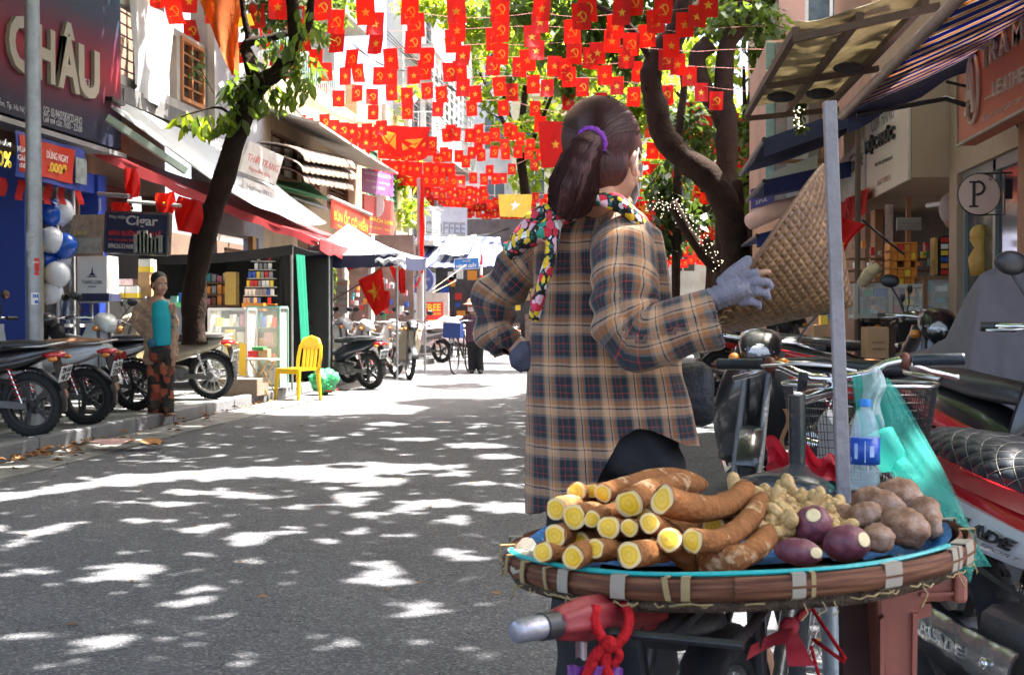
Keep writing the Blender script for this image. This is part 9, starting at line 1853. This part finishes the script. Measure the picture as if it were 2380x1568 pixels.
for pts,r0 in (([(1722,646,2.592),(1748,636,2.583),(1764,633,2.582)],.0098),([(1730,664,2.59),(1762,653,2.578),(1786,656,2.58),(1793,668,2.592)],.0094),([(1728,684,2.592),(1760,677,2.58),(1782,682,2.582),(1786,694,2.594)],.0092),([(1718,703,2.596),(1745,700,2.585),(1764,706,2.588),(1764,716,2.597)],.0085)):
 gl.tube([G(*p) for p in pts],[r0*1.1,r0,r0*.95,r0*.8][:len(pts)],12)
gm = remesh(gl, .0028, 2); Vg = np.array(gm.v); wr_ = np.clip((at(1690,0,2.6).x-Vg[:,0])/.05,0,1)
Vg[:,2] += .0022*wr_*np.sin(Vg[:,0]*420+Vg[:,2]*160); Vg[:,1] += .0028*wr_*np.sin(Vg[:,0]*330+Vg[:,2]*210); gm.v = [tuple(map(float,p)) for p in Vg]
gm.build('glove', mat('glove_grey',(.2,.19,.225),.85,var=.15,scale=20,bump=.35,bscale=160), seller, smooth=180)
g2 = MB(); g2.tube([Q(1205,812,2.90),Q(1220,830,2.89),Q(1234,852,2.89)],[.03,.04,.028],12); g2.tube([Q(1210,806,2.88),Q(1232,800,2.87)],[.014,.011],8);
for k in range(4): g2.tube([Q(1222+3*k,836+6*k,2.885),Q(1246,842+8*k,2.87),Q(1256,846+8*k,2.88)],[.012,.011,.007],8)
remesh(g2,.0045,3).build('glove', mat('glove_dark',(.06,.06,.085),.8,bump=.3), seller, smooth=180)
mh = bpy.data.materials.new('woven_hat'); mh.use_nodes = True; N, L, bb = nodes_of(mh); a = N.new('ShaderNodeAttribute'); a.attribute_name = 'cloth'
mp = N.new('ShaderNodeMapping'); mp.inputs['Rotation'].default_value = (0,0,R(38)); L.new(a.outputs['Vector'], mp.inputs[0]); ck = N.new('ShaderNodeTexChecker'); ck.inputs['Scale'].default_value = 62; L.new(mp.outputs[0], ck.inputs['Vector'])
cs_ = []
for sc_v in ((14,150,1),(150,14,1)):
 m2 = N.new('ShaderNodeMapping'); m2.inputs['Scale'].default_value = sc_v; L.new(mp.outputs[0], m2.inputs[0]); n = N.new('ShaderNodeTexNoise'); n.inputs['Scale'].default_value = 1.6; n.inputs['Detail'].default_value = 4; L.new(m2.outputs[0], n.inputs['Vector']); rp = ramp(N, [(.28,(.05,.02,.007)),(.45,(.14,.065,.022)),(.6,(.23,.12,.045)),(.75,(.33,.2,.085))], 'LINEAR'); L.new(n.outputs['Fac'], rp.inputs[0]); cs_.append((rp.outputs[0], n.outputs['Fac']))
mx = N.new('ShaderNodeMix'); mx.data_type = 'RGBA'; L.new(ck.outputs['Fac'], mx.inputs[0]); L.new(cs_[0][0], mx.inputs[6]); L.new(cs_[1][0], mx.inputs[7])
n = N.new('ShaderNodeTexNoise'); n.inputs['Scale'].default_value = 13; n.inputs['Detail'].default_value = 6; L.new(a.outputs['Vector'], n.inputs['Vector']); r3 = ramp(N, [(.3,(.55,.48,.42)),(.6,(1,1,1)),(.8,(1.2,1.12,1))], 'LINEAR'); L.new(n.outputs['Fac'], r3.inputs[0]); m3 = N.new('ShaderNodeMix'); m3.data_type = 'RGBA'; m3.blend_type = 'MULTIPLY'; m3.inputs[0].default_value = 1; L.new(mx.outputs[2], m3.inputs[6]); L.new(r3.outputs[0], m3.inputs[7]); L.new(m3.outputs[2], bb.inputs['Base Color']); bb.inputs['Roughness'].default_value = .5
sp = N.new('ShaderNodeSeparateXYZ'); L.new(mp.outputs[0], sp.inputs[0]); hx = math_n(N,L,'ABSOLUTE',math_n(N,L,'SINE',math_n(N,L,'MULTIPLY',sp.outputs[0],PI*62))); hy = math_n(N,L,'ABSOLUTE',math_n(N,L,'SINE',math_n(N,L,'MULTIPLY',sp.outputs[1],PI*62)))
bp_ = N.new('ShaderNodeBump'); bp_.inputs['Strength'].default_value = .7; bp_.inputs['Distance'].default_value = .004; L.new(math_n(N,L,'MULTIPLY',hx,hy), bp_.inputs['Height']); L.new(bp_.outputs[0], bb.inputs['Normal'])
hcen = at(1783,584,2.80); ax_ = V_((.83,-.10,-.55)).normalized(); e1 = ax_.cross(V_((0,1,0))).normalized(); e2 = ax_.cross(e1)
hat = thing('woven_hat','conical woven bamboo hat held out in the seller\'s gloved hand','hat',hcen)
vs, fs, al = [], [], []; nr, na = 26, 72
for i in range(nr+1):
 s = i/nr; r_ = .217*(1-s)+.004; h = .218*s**.93
 for j in range(na):
  t_ = 2*PI*j/na; wv = .0016*sin(i*2.4)*sin(j*PI/2*1.0)*(1 if s < .95 else 0); rr = r_+wv+.003*sin(t_*2+.5)*(1-s)
  vs.append(hcen+ax_*h+e1*rr*cos(t_)+e2*rr*sin(t_)); L_u = .307*(1-s); al.append((L_u*cos(t_*.707), L_u*sin(t_*.707), 0))
for i in range(nr):
 for j in range(na): fs.append((i*na+j, i*na+(j+1)%na, (i+1)*na+(j+1)%na, (i+1)*na+j))
b = MB(); b.add(vs, fs); o = b.build('cone', mh, hat, smooth=180, attr=al); so_ = o.modifiers.new('solid','SOLIDIFY'); so_.thickness = .004; so_.offset = -1
b = MB(); b.tube([hcen+e1*.221*cos(2*PI*j/60)+e2*.221*sin(2*PI*j/60) for j in range(61)],.0048,8,caps=False); b.build('rim', mat('rim_cane',(.2,.1,.05),.5,var=.3), hat, smooth=180)
b = MB()
for i in range(60):
 t_ = 2*PI*i/60; p = hcen+e1*.221*cos(t_)+e2*.221*sin(t_); q = hcen+ax_*.018+e1*.201*cos(t_+.03)+e2*.201*sin(t_+.03); b.tube([p-ax_*.003,p+(p-hcen)*.03,q],.001,3)
b.build('rim_stitch', M_tiey, hat, kind='stuff')
def figure(name, label, Y, J, hscale, fdir, skin_m=M_skin, extra=None, vox=.010):
 """J: limbs as lists of (u,v,dy,radius px)"""
 t = thing(name, label, 'person', (at(J['foot'][0],J['foot'][1],Y).x, Y, J.get('ground',0)))
 A = lambda q: at(q[0],q[1],Y+q[2]); b = MB()
 P, Mx = head_parts(b, at(J['head'][0],J['head'][1],Y), fdir, hscale)
 b.tube([P(-.02,0,-.04),P(-.03,0,-.12),A(J['torso'][0])],[.05*hscale,.048*hscale,.06*hscale],10)
 for k in ('torso',): b.tube([A(q) for q in J[k]],None,16,ell=[(q[4],q[3]*Y/FPX) for q in J[k]],up=(1,0,0))
 for k in ('arm_a','arm_b','leg_a','leg_b'): b.tube([A(q) for q in J[k]],[q[3]*Y/FPX for q in J[k]],10)
 for k in ('arm_a','arm_b'):     # a small hand with fingers
  e, d = A(J[k][-1]), (A(J[k][-1])-A(J[k][-2])).normalized(); s = d.cross(V_((0,1,0))).normalized(); b.tube([e-d*.01,e+d*.05,e+d*.09],[.026,.036,.026],10)
  for i in range(4): b.tube([e+d*.07+s*(.018*(i-1.5)),e+d*.12+s*(.02*(i-1.5)),e+d*(.15+.012*(1.5-abs(i-1.5)))+s*(.018*(i-1.5))-V_((0,0,.01))],[.010,.0095,.007],6)
  b.tube([e+d*.02+s*.025,e+d*.07+s*.05,e+d*.095+s*.055],[.013,.011,.008],6)
 r = remesh(b, vox, 3); r.build('body', skin_m, t, smooth=180); return t, P, Mx, A
Y = 12.7
t, P, Mx, A = figure('person','woman in a turquoise top and open checked shirt standing with a hand on her hip',Y,dict(ground=.1,foot=(375,972),head=(371,661),
 torso=[(368,688,0,10,.06),(366,700,0,28,.09),(366,730,0,27,.10),(370,765,0,24,.095),(374,800,0,29,.11),(374,830,0,30,.11)],
 arm_a=[(342,704,0,12),(322,724,-.03,11),(311,744,-.06,10),(326,766,0,8.5),(340,783,.03,7)], arm_b=[(392,706,0,11),(402,740,.05,10),(404,775,.02,8.5),(402,815,-.02,7)],
 leg_a=[(362,825,0,19),(360,885,0,15),(358,955,0,10),(358,968,0,9)], leg_b=[(386,825,0,19),(388,885,0,15),(388,955,0,10),(389,968,0,9)]),.98,(.72,-.66,-.12))
face_bits(t, P, .98)
b = MB(); b.sphere(P(-.028,0,.05),(.097,.083,.088),16,Mx,12); b.sphere(P(-.06,0,.0),(.06,.062,.06),12,Mx,8); b.sphere(P(-.105,.02,-.04),(.05,.05,.06),10,Mx,8); b.sphere(P(-.03,0,.055),(.093,.086,.084),14,Mx,10); b.sphere(P(-.03,.05,-.01),(.05,.04,.055),10,Mx,8); b.sphere(P(-.03,-.05,-.01),(.045,.038,.05),10,Mx,8); remesh(b,.008,3).build('hair', M_hairb, t, smooth=180)
k_ = Y/FPX
tee = MB(); tee.tube([A((371,698,-.02)),A((372,704,-.02)),A((375,740,-.03)),A((377,770,-.03)),A((378,802,-.02))],None,18,ell=[(.06,13*k_),(.09,21*k_),(.118,23*k_),(.108,21*k_),(.12,24*k_)],up=(1,0,0)); remesh(tee,.011,4).build('tee', mat('turquoise_knit',(.01,.36,.42),.8,bump=.2), t, smooth=180)
ov = MB(); ov.tube([A((362,696,.03)),A((358,708,.03)),A((356,750,.02)),A((358,790,.02)),A((362,846,.02))],None,18,ell=[(.07,14*k_),(.115,29*k_),(.115,26*k_),(.115,24*k_),(.13,29*k_)],up=(1,0,0))
pa = [A(q) for q in ((344,702,0),(322,724,-.03),(313,744,-.06),(327,764,0),(338,777,.02))]; pb = [A(q) for q in ((394,706,.02),(404,742,.05),(406,780,.03),(405,835,.02))]
ra_ = [15*k_,15*k_,14*k_,12*k_,11*k_]; rb_ = [13*k_,11*k_,9*k_,8*k_]; ov.tube(pa,ra_,12); ov.tube(pb,rb_,12)
om = remesh(ov,.011,4); V = np.array(om.v); na_,sa_,aa_ = segdist(V,pa,ra_); cxx = A((358,700,0)).x
att = np.zeros((len(V),3)); att[:,0] = np.arctan2(V[:,0]-cxx,-(V[:,1]-Y))*.12; att[:,1] = V[:,2]; m_ = na_ < 1.15; att[m_,0] = aa_[m_]; att[m_,1] = sa_[m_]
V += np.column_stack([.006*np.sin(V[:,2]*40+V[:,0]*20), .008*np.sin(V[:,2]*45+V[:,0]*30), np.zeros(len(V))]); om.v = [tuple(map(float,p)) for p in V]
chk = [(0,(.42,.3,.2)),(.2,(.32,.1,.05)),(.34,(.42,.31,.22)),(.5,(.07,.08,.085)),(.62,(.4,.28,.18)),(.76,(.36,.13,.06)),(.9,(.45,.36,.26))]
drop = (V[:,0] > A((373,0,0)).x+(V[:,2]-A((0,700,0)).z)*.10) & (V[:,0] < A((392,0,0)).x-(V[:,2]-A((0,700,0)).z)*.04) & (V[:,1] < Y-.02) & ~m_
kf = [f for f in om.f if not all(drop[i] for i in f)]; om.f = kf; om.mi = [0]*len(kf)
om.build('overshirt', plaid_mat('check_shirt',chk,chk,19,19), t, smooth=180, attr=att)
mpt = bpy.data.materials.new('patchwork_cloth'); mpt.use_nodes = True; N, L, bb = nodes_of(mpt); tc = N.new('ShaderNodeTexCoord'); vo = N.new('ShaderNodeTexVoronoi'); vo.inputs['Scale'].default_value = 13; vo.distance = 'CHEBYCHEV'; L.new(tc.outputs['Object'], vo.inputs['Vector']); s_c = N.new('ShaderNodeSeparateColor'); L.new(vo.outputs['Color'], s_c.inputs[0]); rp = ramp(N, [(0,(.02,.017,.016)),(.3,(.28,.05,.03)),(.5,(.05,.035,.02)),(.66,(.12,.06,.025)),(.8,(.38,.09,.05)),(.92,(.03,.03,.03))]); L.new(s_c.outputs[0], rp.inputs[0]); L.new(rp.outputs[0], bb.inputs['Base Color']); bb.inputs['Roughness'].default_value = .85
tr = MB(); tr.tube([A((374,792,0)),A((374,812,0)),A((374,838,0))],None,16,ell=[(.11,28*k_),(.125,33*k_),(.125,34*k_)],up=(1,0,0))
for u0,u1 in ((361,358),(388,389)): tr.tube([A((u0,830,0)),A((u0-1,890,0)),A((u1,958,0))],[20*k_,18*k_,17*k_],12)
tm = remesh(tr,.012,4); V = np.array(tm.v); V[:,1] += .01*np.sin(V[:,2]*22+V[:,0]*40); tm.v = [tuple(map(float,p)) for p in V]; tm.build('trousers', mpt, t, smooth=180)
b = MB(); b.sphere(A((352,797,-.14)),(.05,.03,.05),10); b.build('pouch', mat('pouch_blue',(.03,.12,.2),.6), t, smooth=180)
for u in (360,391):
 b = MB(); p = A((u,972,-.02)); p.z = .115; b.loft([(-.10,0,0,.035,.014),(0,0,0,.042,.016),(.12,0,-.002,.045,.012),(.14,0,-.004,.03,.008)],12); a_ = -.75; b.v = [tuple(p+V_((q[0]*cos(a_)-q[1]*sin(a_),q[0]*sin(a_)+q[1]*cos(a_),q[2]))) for q in b.v]; b.build('sandal', mat('sandal_brown',(.2,.1,.07),.6), t, smooth=60)
Y = 24.6
t, P, Mx, A = figure('person','person in a dark checked shirt mask and brown sun hat pushing a bicycle','x' and Y,dict(foot=(1106,868),head=(1096,712),
 torso=[(1100,728,0,6,.06),(1100,736,0,19,.10),(1102,758,0,19,.11),(1103,785,0,18,.10),(1104,800,0,18,.11)],
 arm_a=[(1086,738,0,7),(1070,748,-.1,6),(1056,750,-.25,5),(1044,749,-.35,4)], arm_b=[(1116,738,0,7),(1124,758,-.05,6),(1120,778,-.2,5),(1110,776,-.3,4)],
 leg_a=[(1097,796,0,10),(1097,830,0,8),(1097,862,0,6)], leg_b=[(1113,796,0,10),(1115,830,0,8),(1117,862,0,6)]),1.0,(-.15,-.98,-.1),vox=.012)
face_bits(t, P, 1.0)
b = MB(); b.slab(lambda u,v: P(.112-.03*(2*u-1)**2-.02*v, -.055+.11*u, -.0-.09*v),8,6,V_((0,.004,0))); b.build('face_mask', P_white, t, smooth=180)
b = MB(); b.lathe([(.19,-.005),(.10,.035),(.085,.085),(.05,.115),(.001,.12)],24,Matrix.Translation(P(0,0,.045))); b.build('sun_hat', mat('hat_brown',(.3,.12,.08),.8), t, smooth=60)
k_ = Y/FPX; ov = MB(); ov.tube([A((1100,729,0)),A((1100,737,0)),A((1102,760,0)),A((1104,794,0))],None,16,ell=[(.06,9*k_),(.12,21*k_),(.13,21*k_),(.13,22*k_)],up=(1,0,0)); ov.tube([A((1086,739,0)),A((1070,749,-.1)),A((1052,750,-.28))],[9*k_,8*k_,7*k_],10); ov.tube([A((1117,739,0)),A((1125,759,-.05)),A((1118,778,-.2))],[9*k_,8*k_,7*k_],10)
om = remesh(ov,.014,3); V = np.array(om.v); att = np.column_stack([V[:,0],V[:,2],V[:,1]])
om.build('shirt', plaid_mat('dark_check',[(0,(.03,.03,.06)),(.4,(.35,.06,.06)),(.55,(.03,.03,.05)),(.85,(.4,.36,.36)),(.9,(.03,.03,.06))],[(0,(.03,.03,.06)),(.4,(.35,.06,.06)),(.55,(.03,.03,.05)),(.85,(.4,.36,.36)),(.9,(.03,.03,.06))],13,13), t, smooth=180, attr=att)
tr = MB(); tr.tube([A((1104,784,0)),A((1105,800,0)),A((1105,808,0))],None,12,ell=[(.12,20*k_),(.13,21*k_),(.13,21*k_)],up=(1,0,0))
for u0,u1 in ((1096,1097),(1114,1117)): tr.tube([A((u0,800,0)),A((u0,830,0)),A((u1,861,0))],[11.5*k_,9.5*k_,9*k_],10)
remesh(tr,.014,3).build('trousers', mat('trousers_black',(.012,.011,.013)), t, smooth=180)
for u in (1097,1117): b = MB(); p = A((u,866,-.05)); p.z = .035; b.sphere(p,(.05,.13,.04),12); b.build('shoe', M_black, t, smooth=180)
bx = at(1056,868,24.0); bx.z = 0; t = thing('bicycle','slim bicycle with a blue basket pushed towards the camera','bicycle',bx)
hd = V_((.14,.99,0));
for f in (0,1.05):
 c = bx+hd*f+V_((0,0,.33)); Mx2 = Matrix(((hd.x,0,-hd.y,c.x),(hd.y,0,hd.x,c.y),(0,1,0,c.z),(0,0,0,1))); b = MB(); b.lathe([(.31+.018*cos(2*PI*k/8),.018*sin(2*PI*k/8)) for k in range(8)],32,Mx2,close=True); o = b.build('wheel', M_rubber, t, smooth=60)
 b = MB()
 for k in range(12): b.tube([c, Mx2 @ V_((.3*cos(PI*k/6),.3*sin(PI*k/6),0))],.002,3)
 b.build('spoke', M_steel, o, kind='stuff')
z_ = lambda f,s,h: bx+hd*f+V_((hd.y,-hd.x,0))*s+V_((0,0,h))
b = MB(); b.tube([z_(0,.05,.33),z_(.12,.05,.68),z_(.16,0,.95)],.014,6); b.tube([z_(0,-.05,.33),z_(.12,-.05,.68),z_(.16,0,.95)],.014,6); b.tube([z_(.15,0,.75),z_(.6,0,.32),z_(.68,0,.85)],.018,6); b.tube([z_(1.05,0,.33),z_(.6,0,.3)],.012,6); b.tube([z_(1.05,0,.33),z_(.68,0,.8)],.01,6); b.build('frame', mat('frame_dark',(.05,.04,.04),.4), t)
b = MB(); b.tube([z_(.28,-.28,1.04),z_(.2,-.15,1.05),z_(.16,0,1.0),z_(.2,.15,1.05),z_(.28,.28,1.04)],.012,8); b.build('handlebar', M_steel, t, smooth=180)
b = MB(); b.loft([(-.02,0,.86,.10,.0),(0,0,.86,.10,.13)],4,caps=False) if 0 else b.slab(lambda u,v: z_(.02+.0*v,-.17+.34*u,.72+.28*v),6,5,V_((0,.02,0))); b.slab(lambda u,v: z_(.02-.25*u*0+.0,-.17+.34*u,.72),3,3,.01); b.slab(lambda u,v: z_(.02-.22*u,-.17,.72+.28*v),4,4,V_((.01,0,0))); b.slab(lambda u,v: z_(.02-.22*u,.17,.72+.28*v),4,4,V_((.01,0,0))); b.slab(lambda u,v: z_(-.20,-.17+.34*u,.72+.28*v),6,5,V_((0,.01,0))); b.build('basket', mat('basket_blue',(.02,.05,.2),.5,bump=.3), t)
b = MB(); b.sphere(z_(-.09,0,1.0),(.15,.1,.07),12); b.build('parcel', mat('parcel_pale',(.4,.42,.48),.5,var=.5,scale=18), t, smooth=180)
b = MB(); b.loft([(-.12,0,.9,.09,.03),(.0,0,.9,.07,.03),(.12,0,.9,.03,.02)],10); b.v = [tuple(z_(.68-p[0],p[1],p[2])) for p in b.v]; b.build('saddle', M_black, t, smooth=60)
